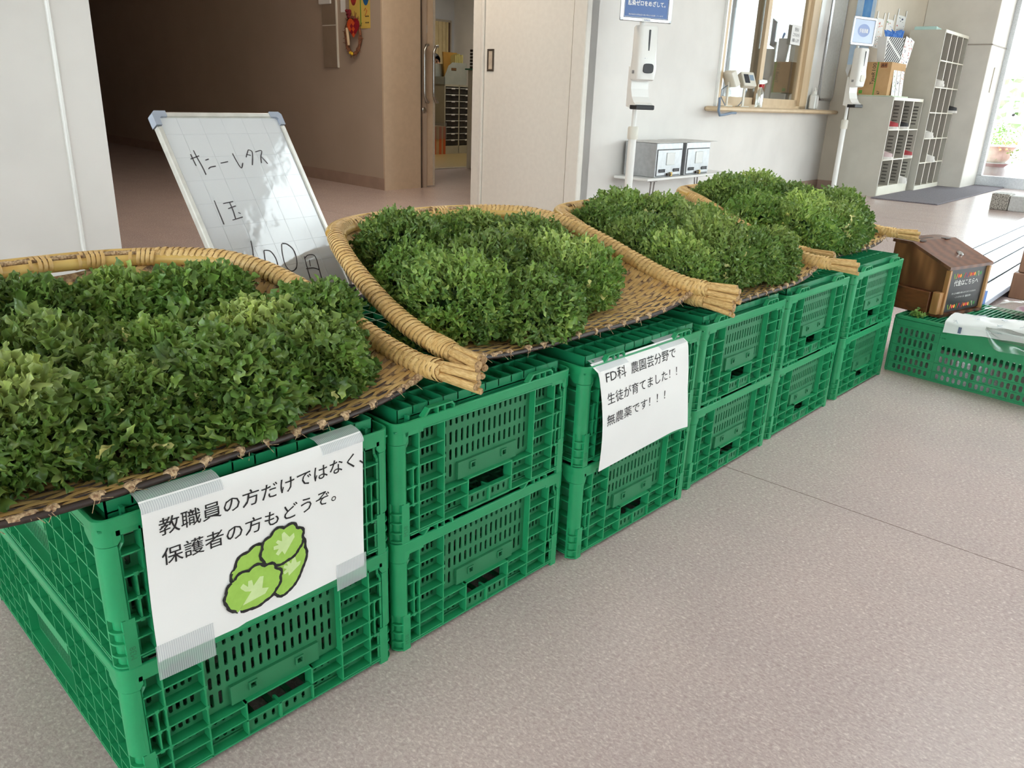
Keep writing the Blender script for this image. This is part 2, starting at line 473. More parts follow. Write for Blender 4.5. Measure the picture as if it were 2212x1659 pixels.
# entrance: glazed wall (u = 7), sill, mullions; front: glazed wall (v = -7.5) behind the photographer
wf = struct('window_1', MB().box(6.96, 7.06, -7.5, -1.38, 0, 0.13).box(6.96, 7.06, -7.5, -1.38, 2.45, CH), M_ALU, BM)
for y in (-1.40, -2.75, -3.9, -5.05, -6.2, -7.4):
    struct('mullion', MB().cbox(6.97, 7.05, y - 0.035, y + 0.035, 0.13, 2.45, 0.004), M_ALU, parent=wf)
for a, b_ in zip((-1.40, -2.75, -3.9, -5.05, -6.2), (-2.75, -3.9, -5.05, -6.2, -7.4)):
    struct('pane', MB().box(7.006, 7.012, b_ + 0.035, a - 0.035, 0.13, 2.45), M_GLASS, parent=wf)
k_win = 0
def glazing(name, a, b, fixed, along, n):
    """row of full-height panes; along 'u' stands at v = fixed, along 'v' at u = fixed"""
    bx = (lambda m, p, q, t0, t1, z0, z1: m.box(p, q, fixed + t0, fixed + t1, z0, z1)) if along == 'u' else (lambda m, p, q, t0, t1, z0, z1: m.box(fixed + t0, fixed + t1, p, q, z0, z1))
    w = MB(); bx(w, a, b, -0.04, 0.04, 0, 0.08); bx(w, a, b, -0.04, 0.04, 2.5, CH)
    fr = struct(name, w, M_ALU, BM)
    xs = [a + (b - a) * i / n for i in range(n + 1)]
    for x in xs:
        m = MB(); bx(m, x - 0.03, x + 0.03, -0.04, 0.04, 0.08, 2.5); struct('mullion', m, M_ALU, parent=fr)
    for p, q in zip(xs[:-1], xs[1:]):
        m = MB(); bx(m, p + 0.03, q - 0.03, -0.003, 0.003, 0.08, 2.5); struct('pane', m, M_GLASS, parent=fr)
glazing('window_2', -2.0, 6.93, -7.52, 'u', 7)
struct('wall_front', MB().box(-9.0, -2.03, -7.58, -7.46, 0, CH), M_WALL, BM)
glazing('window_6', -7.4, -0.2, -7.0, 'v', 6)
# skylight: curb, glazing bars, panes
sk_ = struct('window_7', MB().box(SK[0] - 0.06, SK[0], SK[2] - 0.06, SK[3] + 0.06, CH, CH + 0.35).box(SK[1], SK[1] + 0.06, SK[2] - 0.06, SK[3] + 0.06, CH, CH + 0.35)
             .box(SK[0], SK[1], SK[2] - 0.06, SK[2], CH, CH + 0.35).box(SK[0], SK[1], SK[3], SK[3] + 0.06, CH, CH + 0.35), M_PLW, BM)
for i in range(1, 3):
    x = SK[0] + (SK[1] - SK[0]) * i / 3
    struct('glazing_bar', MB().box(x - 0.02, x + 0.02, SK[2], SK[3], CH + 0.28, CH + 0.34), M_ALU, parent=sk_)
for i in range(3):
    w_ = (SK[1] - SK[0]) / 3
    struct('pane', MB().box(SK[0] + w_ * i + 0.02, SK[0] + w_ * (i + 1) - 0.02, SK[2], SK[3], CH + 0.30, CH + 0.306), M_GLASS, parent=sk_)
# warm ceiling lamp at the mouth of the corridor
l = empty('corridor_ceiling_lamp', B(-0.95, 0.75, CH), 'warm flat ceiling lamp at the mouth of the dark corridor', 'lamp')
MB().cbox(-0.62, 0.62, -0.17, 0.17, -0.05, 0.0, 0.006).obj('lamp_housing', M_PLW, l)
MB().cbox(-0.60, 0.60, -0.15, 0.15, -0.062, -0.05, 0.004).obj('diffuser', mat('hall_lamp_diffuser', S(250, 250, 245), 0.6, emit=(S(255, 238, 216), 15.0)), l)

# entrance mat of dark grey pile
g = MB().cbox(4.0, 6.95, -1.72, -1.08, 0.0, 0.012, 0.004)
tag(g.obj('entrance_mat', mat('mat_pile', S(138, 133, 140), 0.95, noise=(140, 4), col2=S(112, 107, 114), bump=(300, 0.8, 0.004))), 'dark grey entrance mat in front of the shoe cabinets', 'mat').matrix_world = B(0, 0)

# outside: paving, red pavers, kerb, low wall and fence, shrubs
struct('ground_outside', MB().box(7.06, 60, -40, 40, -0.12, -0.02).box(-40, 7.06, -40, -7.6, -0.12, -0.02), mat('paving_pale', S(206, 202, 194), 0.85, noise=(4, 5), col2=S(190, 186, 178)), BM)
struct('paving_red', MB().box(7.3, 10.4, -4.2, -0.85, -0.02, 0.0), mat('red_paver', S(176, 108, 108), 0.85, noise=(60, 4), col2=S(140, 80, 84)), BM)
struct('paving_grey', MB().box(10.4, 12.8, -6.0, 1.5, -0.02, -0.002), mat('grey_paver', S(150, 152, 160), 0.85, noise=(30, 4), col2=S(136, 138, 148)), BM)
fo = empty('boundary_fence', B(22, 0), 'pale steel fence far beyond the entrance glass', 'fence')
M_FENCE = mat('fence_enamel', S(206, 210, 212), 0.5, noise=(5, 2), col2=S(198, 202, 204))
MB().box(-0.2, 0.2, -10, 12, -0.02, 0.45).obj('fence_base', mat('concrete_pale', S(214, 212, 206), 0.9, noise=(5, 4), col2=S(200, 198, 192)), fo)
for z in (0.65, 0.95, 1.25):
    MB().box(-0.03, 0.03, -10, 12, z, z + 0.07).obj('rail', M_FENCE, fo)
for i in range(18):
    MB().box(-0.05, 0.05, -10 + i * 1.25, -9.9 + i * 1.25, 0.4, 1.36).obj('post', M_FENCE, fo)
# ------------------------------------------------------------------ folding crates 0.40 x 0.60 x 0.20
CW, CD, CHT = 0.40, 0.60, 0.20
def slot_panel(mb, x0, x1, z0, z1, y0, y1, rows, cham=True):
    """solid plate between y0,y1 with slots; rows = [(za, zb, [(xa, xb), ...])] bottom to top"""
    z = z0
    for za, zb, slots in sorted(rows):
        if za > z + 1e-5: mb.box(x0, x1, y0, y1, z, za)
        x = x0
        for xa, xb in sorted(slots):
            if xa > x + 1e-5: mb.box(x, xa, y0, y1, za, zb)
            c = (xb - xa) * 0.33
            if cham:
                for (px, sx) in ((xa, 1), (xb, -1)):
                    for (pz, sz) in ((za, 1), (zb, -1)):
                        t = [(px, y0, pz), (px + sx * c, y0, pz), (px, y0, pz + sz * c)]
                        k = [(p[0], y1, p[2]) for p in t]
                        mb.add(t + k, [(0, 1, 2), (5, 4, 3), (1, 4, 5, 2)])
            x = xb
        if x1 > x + 1e-5: mb.box(x, x1, y0, y1, za, zb)
        z = zb
    if z1 > z + 1e-5: mb.box(x0, x1, y0, y1, z, z1)

def spaced(a, b, n, w):
    p = (b - a) / n
    return [(a + p * (i + 0.5) - w / 2, a + p * (i + 0.5) + w / 2) for i in range(n)]

RD = 0.0165          # rib depth
def end_panel():
    """short side, faces -y; plate behind a frame of ribs with slotted middle and hand hole"""
    mb = MB()
    p0, p1 = RD, RD + 0.0025
    hz = (0.013, 0.037, 0.061, 0.091, 0.123, 0.151)
    # middle plate: set further forward, rows of slots
    mb2 = MB()
    n = 16
    cs = spaced(0.102, 0.298, n, 0.0052)
    keep = lambda f: [s for s in cs if f((s[0] + s[1]) / 2)]
    notplate = lambda x: x < 0.132 or x > 0.268
    rows = [(0.0745, 0.097, keep(notplate)), (0.104, 0.123, cs), (0.131, 0.1535, cs), (0.1635, 0.179, cs)]
    slot_panel(mb2, 0.097, 0.303, 0.067, 0.183, 0.0125, 0.015, rows)
    # grip plate, proud, with two square eyes and the hand hole underneath
    mb2.box(0.132, 0.160, 0.007, 0.0125, 0.067, 0.097).box(0.168, 0.232, 0.007, 0.0125, 0.067, 0.097).box(0.240, 0.268, 0.007, 0.0125, 0.067, 0.097)
    for a in (0.160, 0.232):
        mb2.box(a, a + 0.008, 0.007, 0.0125, 0.067, 0.081).box(a, a + 0.008, 0.007, 0.0125, 0.089, 0.097)
        for q in ((a - 0.0025, a, 0.0785, 0.0915), (a + 0.008, a + 0.0105, 0.0785, 0.0915), (a, a + 0.008, 0.0785, 0.081), (a, a + 0.008, 0.089, 0.0915)):
            mb2.box(q[0], q[1], 0.0045, 0.007, q[2], q[3])
    mb.box(0.1475, 0.150, 0.0, p1, 0.037, 0.067).box(0.250, 0.2525, 0.0, p1, 0.037, 0.067)
    mb.prism([(0.1475, 0.067), (0.2525, 0.067), (0.2525, 0.0645), (0.245, 0.0645), (0.250, 0.060), (0.150, 0.060), (0.155, 0.0645), (0.1475, 0.0645)][::-1], 0.0, p1, 'y') if False else mb.box(0.1475, 0.2525, 0.0, 0.007, 0.0645, 0.067)
    mb.box(0.1475, 0.2525, 0.0, 0.010, 0.034, 0.036)
    # plates of the side columns and foot row, slotted
    def column(xa, xb, ns):
        sl = spaced(xa + 0.006, xb - 0.006, ns, 0.0055)
        zs = list(hz) + [0.182]
        rows = [(zs[i] + 0.006, zs[i + 1] - (0.004 if i > 2 else 0.009), sl) for i in range(len(zs) - 1)]
        slot_panel(mb2, xa, xb, 0.004, 0.183, p0, p1, rows)
    column(0.046, 0.096, 4); column(0.304, 0.354, 4)
    slot_panel(mb2, 0.020, 0.046, 0.004, 0.166, p0, p1, [(0.128, 0.146, [(0.030, 0.036)]), (0.098, 0.118, [(0.030, 0.036)]), (0.066, 0.086, [(0.030, 0.036)])])
    slot_panel(mb2, 0.354, 0.380, 0.004, 0.166, p0, p1, [(0.128, 0.146, [(0.364, 0.370)]), (0.098, 0.118, [(0.364, 0.370)]), (0.066, 0.086, [(0.364, 0.370)])])
    for xa, xb in ((0.097, 0.148), (0.252, 0.303)):
        sl = spaced(xa + 0.008, xb - 0.008, 3, 0.0055)
        slot_panel(mb2, xa, xb, 0.004, 0.067, p0, p1, [(0.016, 0.028, sl), (0.042, 0.052, sl)])
    slot_panel(mb2, 0.148, 0.252, 0.004, 0.034, p0 - 0.012, p1 - 0.012, [(0.017, 0.028, spaced(0.156, 0.196, 3, 0.0055) + spaced(0.204, 0.244, 3, 0.0055))])
    # ribs
    r = 0.0022
    for x in (0.0455, 0.0965, 0.3035, 0.3545):
        mb.box(x - r / 2, x + r / 2, 0.0, p1, 0.008, 0.182)
    for z in hz:
        for xa, xb in ((0.0455, 0.0965), (0.3035, 0.3545)):
            mb.box(xa, xb, 0.0005, p1, z - r / 2, z + r / 2)
        for xa, xb in ((0.022, 0.0455), (0.3545, 0.378)):
            mb.box(xa, xb, 0.0005, p1, z - r / 2, z + r / 2)
    for xa, xb in ((0.0965, 0.1485), (0.2515, 0.3035)):
        mb.box(xa, xb, 0.0005, p1, 0.061 - r / 2, 0.061 + r / 2).box(xa, xb, 0.0005, p1, 0.037 - r / 2, 0.037 + r / 2)
    mb.box(0.1965, 0.1985 + r, 0.0, p1, 0.010, 0.037).box(0.1475, 0.150, 0.0, p1, 0.010, 0.037).box(0.250, 0.2525, 0.0, p1, 0.010, 0.037)
    mb.box(0.028, 0.372, 0.0, p1, 0.0085, 0.011)
    for s in (1, -1):                                # outer jogged frame of the fold-out panel
        X = (lambda x: x) if s == 1 else (lambda x: CW - x)
        pts = [(X(0.0265), 0.0, 0.160), (X(0.0265), 0.0, 0.176)]
        for (xa, za, xb, zb) in ((0.0265, 0.166, 0.0265, 0.180), (0.0215, 0.158, 0.0265, 0.166), (0.0215, 0.062, 0.0215, 0.158), (0.0215, 0.062, 0.0275, 0.054), (0.0275, 0.011, 0.0275, 0.054)):
            mb.tube([(X(xa), 0.004, za), (X(xb), 0.004, zb)], 0.0022, 4)
        mb.box(*sorted((X(0.034), X(0.036))), 0.001, p1, 0.063, 0.123)
        for z in hz[2:5]:
            for x in (0.035, 0.0455, 0.0965):
                mb.box(*sorted((X(x - 0.0025), X(x + 0.0025))), -0.0002, 0.002, z - 0.0025, z + 0.0025)
    mb.tube([(0.046, 0.0015, 0.182), (0.3545, 0.0015, 0.182)], 0.0015, 4)
    return mb, mb2

def side_panel():
    """long side 0.6, faces -y in its own frame; grid of ribs with slotted window and grip"""
    mb = MB(); mb2 = MB()
    p0, p1 = RD, RD + 0.0025
    W0 = 0.020; W1 = CD - 0.020
    cx = CD / 2
    sl = spaced(cx - 0.095, cx + 0.095, 24, 0.0042)
    notgrip = lambda s: True
    zs = (0.013, 0.037, 0.061, 0.091, 0.123, 0.151, 0.181)
    slot_panel(mb2, cx - 0.10, cx + 0.10, 0.037, 0.123, 0.012, 0.0145, [(0.041, 0.070, sl), (0.076, 0.098, sl)])
    for xa, xb in ((W0, cx - 0.10), (cx + 0.10, W1)):
        mb2.box(xa, xb, p0, p1, 0.004, 0.183)
    mb2.box(cx - 0.10, cx + 0.10, p0, p1, 0.123, 0.183).box(cx - 0.10, cx + 0.10, p0, p1, 0.004, 0.037)
    mb.box(cx - 0.085, cx + 0.085, 0.002, 0.012, 0.100, 0.123)      # grip plate
    mb.box(cx - 0.085, cx + 0.085, 0.0, p1, 0.121, 0.124)
    r = 0.0022
    xv = [0.05, 0.085, 0.125, 0.165, cx - 0.10, cx + 0.10, 0.435, 0.475, 0.515, 0.55]
    for x in xv: mb.box(x - r / 2, x + r / 2, 0.0, p1, 0.008, 0.182)
    for x in (cx - 0.05, cx, cx + 0.05): mb.box(x - r / 2, x + r / 2, 0.0, p1, 0.124, 0.182).box(x - r / 2, x + r / 2, 0.0, p1, 0.008, 0.037)
    for z in zs:
        for xa, xb in ((W0, cx - 0.10), (cx + 0.10, W1)):
            mb.box(xa, xb, 0.0005, p1, z - r / 2, z + r / 2)
        if z > 0.12 or z < 0.04:
            mb.box(cx - 0.10, cx + 0.10, 0.0005, p1, z - r / 2, z + r / 2)
    mb.box(W0, W1, 0.0, p1, 0.0085, 0.011)
    return mb, mb2

def rim_mesh():
    """band around the top with deep rounded corners and four stacking clips on each end"""
    mb = MB()
    R = 0.016
    def loop(off, z, rr):
        pts = []
        for cx_, cy_, a0 in ((CW - R, R, -PI / 2), (CW - R, CD - R, 0), (R, CD - R, PI / 2), (R, R, PI)):
            for k in range(5):
                a = a0 + k * PI / 8
                pts.append((cx_ + (R + off) * math.cos(a), cy_ + (R + off) * math.sin(a), z))
        return pts
    n = 20
    A = loop(0, 0.1845, 0); Bq = loop(0.0006, 0.199, 0); C_ = loop(-0.0006, 0.2, 0); D_ = loop(-0.0035, 0.2, 0); E_ = loop(-0.004, 0.1845, 0)
    vs = A + Bq + C_ + D_ + E_
    fs = []
    for k in range(5):
        for i in range(n):
            j = (i + 1) % n
            k2 = (k + 1) % 5
            fs.append((k * n + i, k * n + j, k2 * n + j, k2 * n + i))
    mb.add(vs, fs)
    # corner skirts reaching down to z 0.166
    for cx_, cy_, a0, ex, ey in ((CW - R, R, -PI / 2, -1, 1), (CW - R, CD - R, 0, -1, -1), (R, CD - R, PI / 2, 1, -1), (R, R, PI, 1, 1)):
        out = []
        arc = [(cx_ + R * math.cos(a0 + k * PI / 8), cy_ + R * math.sin(a0 + k * PI / 8)) for k in range(5)]
        inn = [(cx_ + (R - 0.0035) * math.cos(a0 + k * PI / 8), cy_ + (R - 0.0035) * math.sin(a0 + k * PI / 8)) for k in range(5)]
        vs = []
        for (p, q) in zip(arc, inn):
            vs += [(p[0], p[1], 0.1665), (p[0], p[1], 0.186), (q[0], q[1], 0.186), (q[0], q[1], 0.1665)]
        fs = [(4 * i + j, 4 * i + 4 + j, 4 * i + 4 + (j + 1) % 4, 4 * i + (j + 1) % 4) for i in range(4) for j in range(4)]
        mb.add(vs, fs)
        x_in = cx_ ; y_in = cy_
        # flat ears of the skirt along both faces
        fx = 0.0 if ey > 0 else CD
        sx0 = cx_
        mb.prism([(cx_, 0.1665), (cx_ + ex * 0.004, 0.1665), (cx_ + ex * 0.0085, 0.173), (cx_ + ex * 0.0085, 0.186), (cx_, 0.186)], fx, fx + ey * 0.0035, 'y')
        fy = 0.0 if ex > 0 else CW
        mb.prism([(cy_, 0.1665), (cy_ + ey * 0.010, 0.1665), (cy_ + ey * 0.022, 0.176), (cy_ + ey * 0.022, 0.186), (cy_, 0.186)], fy, fy + ex * 0.0035, 'x')
    # deeper band next to the corners and in the middle
    for y0, y1 in ((0.0, 0.0035), (CD - 0.0035, CD)):
        for xa, xb in ((0.020, 0.054), (0.346, 0.380)):
            mb.box(xa, xb, y0, y1, 0.178 if xa < 0.04 or xb > 0.36 else 0.181, 0.186)
    return mb

def clip_mesh(x0, y, s):
    """trapezoid stacking lug standing on the rim"""
    mb = MB()
    ya, yb = sorted((y, y + s * 0.010))
    out = [(x0, 0.199), (x0 + 0.012, 0.2115), (x0 + 0.058, 0.2115), (x0 + 0.064, 0.206), (x0 + 0.064, 0.199)]
    inn = [(x0 + 0.006, 0.1995), (x0 + 0.0145, 0.209), (x0 + 0.056, 0.209), (x0 + 0.0615, 0.205), (x0 + 0.0615, 0.1995)]
    n = 5
    vs = [(p[0], ya, p[1]) for p in out] + [(p[0], ya, p[1]) for p in inn] + [(p[0], yb, p[1]) for p in out] + [(p[0], yb, p[1]) for p in inn]
    fs = []
    for i in range(n - 1):
        fs += [(i, i + 1, 5 + i + 1, 5 + i), (10 + i, 15 + i, 15 + i + 1, 10 + i + 1), (i, 10 + i, 10 + i + 1, i + 1), (5 + i, 5 + i + 1, 15 + i + 1, 15 + i)]
    fs += [(0, 5, 15, 10), (4, 14, 19, 9)]
    mb.add(vs, fs)
    for x in (0.030, 0.044): mb.box(x0 + x - 0.001, x0 + x + 0.001, ya, yb, 0.199, 0.2095)
    return mb

def post_mesh(ex, ey):
    """corner column: round upper shaft, lower part opened by shelves, foot"""
    mb = MB()
    R = 0.016
    cx_ = R if ex > 0 else CW - R; cy_ = R if ey > 0 else CD - R
    a0 = {(1, 1): PI, (-1, 1): -PI / 2, (-1, -1): 0, (1, -1): PI / 2}[(ex, ey)]
    def sector(r_out, z0, z1, r_in, seg=6):
        vs = []
        for k in range(seg + 1):
            a = a0 + k * (PI / 2) / seg
            for r_ in (r_out, r_in):
                vs += [(cx_ + r_ * math.cos(a), cy_ + r_ * math.sin(a), z0), (cx_ + r_ * math.cos(a), cy_ + r_ * math.sin(a), z1)]
        fs = []
        for k in range(seg):
            o = 4 * k
            fs += [(o, o + 4, o + 5, o + 1), (o + 2, o + 3, o + 7, o + 6), (o + 1, o + 5, o + 7, o + 3), (o, o + 2, o + 6, o + 4)]
        fs += [(0, 1, 3, 2), (4 * seg, 4 * seg + 2, 4 * seg + 3, 4 * seg + 1)]
        mb.add(vs, fs)
    sector(R - 0.0008, 0.068, 0.1655, R - 0.004)
    sector(R - 0.006, 0.004, 0.07, R - 0.0085)
    for z in (0.002, 0.017, 0.034, 0.050):
        sector(R - 0.0008, z, z + 0.0025, 0.001)
    # flat cheeks joining the shaft to both panels
    fx = 0.0 if ey > 0 else CD
    fy = 0.0 if ex > 0 else CW
    mb.box(*sorted((cx_, cx_ + ex * 0.004)), *sorted((fx + ey * 0.0008, fx + ey * 0.015)), 0.066, 0.1655)
    mb.box(*sorted((fy + ex * 0.0008, fy + ex * 0.015)), *sorted((cy_, cy_ + ey * 0.004)), 0.0, 0.1655)
    # broad lower cheek carrying the moulded mark
    mb.box(*sorted((cx_ - ex * 0.004, cx_ + ex * 0.0105)), *sorted((fx + ey * 0.0006, fx + ey * 0.006)), 0.0, 0.067)
    return mb

def lid_mesh():
    mb = MB()
    x0, x1, y0, y1, zt, zb = 0.018, CW - 0.018, 0.018, CD - 0.018, 0.214, 0.190
    t = 0.0022
    for (a, b, c, d) in ((x0, x1, y0, y0 + t), (x0, x1, y1 - t, y1), (x0, x0 + t, y0, y1), (x1 - t, x1, y0, y1)):
        mb.box(a, b, c, d, zb, zt)
    nx, ny = 12, 11
    for i in range(1, nx):
        x = x0 + (x1 - x0) * i / nx
        mb.box(x - t / 2, x + t / 2, y0, y1, zt - 0.012, zt)
    for j in range(1, ny):
        y = y0 + (y1 - y0) * j / ny
        mb.box(x0, x1, y - t / 2, y + t / 2, zt - 0.012, zt)
    mb.box(x0, x1, y0, y1, zt - 0.016, zt - 0.014)         # web under the grid
    mb.box(0.003, CW - 0.003, 0.003, CD - 0.003, 0.186, 0.1885)
    for x in (0.034, CW - 0.034):
        mb.box(x - 0.002, x + 0.002, 0.010, y0, 0.190, 0.205)
    return mb

def base_mesh():
    mb = MB()
    for i in range(13):
        x = 0.018 + i * (CW - 0.036) / 12
        mb.box(x - 0.004, x + 0.004, 0.016, CD - 0.016, 0.013, 0.017)
    for j in range(13):
        y = 0.018 + j * (CD - 0.036) / 12
        mb.box(0.016, CW - 0.016, y - 0.004, y + 0.004, 0.010, 0.014)
    for (a, b) in ((0.012, 0.05), (CW - 0.05, CW - 0.012)):      # corner feet
        for (c, d) in ((0.012, 0.05), (CD - 0.05, CD - 0.012)):
            mb.box(a, b, c, d, 0.0, 0.012)
    return mb

def make_crate(label, with_lid):
    t = empty('plastic_crate', Matrix(), label, 'crate', 'green folding crates in the stacked row')
    ribs, plate = end_panel()
    me_r = ribs.mesh('end_ribs', M_GREEN); me_p = plate.mesh('end_panel', M_GREENP)
    for k in (0, 1):
        mw = Matrix() if k == 0 else Matrix.Translation((CW, CD, 0)) @ Matrix.Rotation(PI, 4, 'Z')
        p = link(me_p, 'end_panel', t); p.matrix_local = mw
        q = link(me_r, 'rib_frame', p)
    ribs, plate = side_panel()
    me_r = ribs.mesh('side_ribs', M_GREEN); me_p = plate.mesh('side_panel', M_GREENP)
    for k in (0, 1):
        mw = Matrix.Translation((0, CD, 0)) @ Matrix.Rotation(-PI / 2, 4, 'Z') if k == 0 else Matrix.Translation((CW, 0, 0)) @ Matrix.Rotation(PI / 2, 4, 'Z')
        p = link(me_p, 'side_panel', t); p.matrix_local = mw
        q = link(me_r, 'rib_frame', p)
    rim = rim_mesh().obj('rim', M_GREEN, t, smooth=True, angle=50)
    for (x, y, s) in ((0.053, 0.0, 1), (CW - 0.117, 0.0, 1), (0.053, CD, -1), (CW - 0.117, CD, -1)):
        clip_mesh(x, y, s).obj('stacking_lug', M_GREEN, rim)
    for ex in (1, -1):
        for ey in (1, -1):
            po = post_mesh(ex, ey).obj('corner_post', M_GREEN, t, smooth=True, angle=35)
            if (ex, ey) == (1, 1):
                text_part('moulded_mark', 'M38', 0.0105, lambda x, y: (0.0225 - y, 0.0003, 0.012 + x), M_GREENP, po)
    if with_lid: lid_mesh().obj('lid_grid', M_GREENL, t)
    base_mesh().obj('base_grid', M_GREENP, t)
    return t

STX = [0.0, 0.4069, 0.8220, 1.2431, 1.6667, 2.1135]
STY = [0.0, -0.0012, -0.0193, -0.0097, -0.0015, 0.0020]
ORD = ['first stack, nearest the camera', 'second stack from the near end', 'third stack from the near end',
       'fourth stack from the near end', 'fifth stack from the near end', 'sixth stack, beside the wooden money box']
up0 = make_crate('upper green plastic crate of the ' + ORD[0], True)
lo0 = make_crate('lower green plastic crate of the ' + ORD[0], False)
up0.matrix_world = Wd(0, 0, 0.2); lo0.matrix_world = Wd(0, 0, 0)
for i in range(1, 6):
    a = [0, 0.2, -0.35, 0.25, 0.3, -0.3][i]
    copy_tree(up0, Wd(STX[i], STY[i], 0.2, a * 0.6), 'upper green plastic crate of the ' + ORD[i])
    copy_tree(lo0, Wd(STX[i], STY[i], 0.0, a), 'lower green plastic crate of the ' + ORD[i])

# ------------------------------------------------------------------ winnowing baskets
BW_, BD_, NEXP = 0.325, 0.555, 2.7
def half_w(y):
    t = max(y, 0) / BD_
    return BW_ * max(1 - t ** NEXP, 0) ** (1 / NEXP)
def sm(t):
    t = min(max(t, 0), 1); return t * t * (3 - 2 * t)
def z_rim(y): return 0.042 + 0.108 * sm((y + 0.02) / 0.48)
def z_tray(x, y):
    rho = (abs(x / BW_) ** NEXP + (max(y, 0) / BD_) ** NEXP) ** (1 / NEXP)
    side = abs(x) / max(half_w(y), 0.02)
    return 0.006 + (z_rim(y) - 0.012) * min(rho, 1) ** 4.5
def rim_path(n=90):
    pts = []
    ya = -0.095
    L1 = [ya + (0 - ya) * i / 8 for i in range(8)]
    def X(y): return BW_ + 0.012 * (-y / 0.095) if y < 0 else half_w(y)
    for y in L1: pts.append((X(y), y, z_rim(0) + 0.004 + 0.05 * (y) * 0.15))
    for i in range(n + 1):
        a = PI * i / n
        c, s = math.cos(a), math.sin(a)
        x = BW_ * math.copysign(abs(c) ** (2 / NEXP), c); y = BD_ * abs(s) ** (2 / NEXP)
        pts.append((x, y, z_rim(y) + 0.004))
    for y in L1[::-1]: pts.append((-X(y), y, z_rim(0) + 0.004 + 0.05 * y * 0.15))
    # resample evenly
    P = [Vector(p) for p in pts]
    cum = [0]
    for a, b in zip(P, P[1:]): cum.append(cum[-1] + (b - a).length)
    tot = cum[-1]; N = 220; out = []; j = 0
    for i in range(N + 1):
        d = tot * i / N
        while j < len(cum) - 2 and cum[j + 1] < d: j += 1
        t = (d - cum[j]) / max(cum[j + 1] - cum[j], 1e-9)
        out.append(P[j].lerp(P[j + 1], t))
    return out, tot

def frames(path):
    fr = []
    for i, p in enumerate(path):
        d = (path[min(i + 1, len(path) - 1)] - path[max(i - 1, 0)]).normalized()
        s = d.cross(Vector((0, 0, 1))).normalized()
        fr.append((p, d, s, s.cross(d)))
    return fr

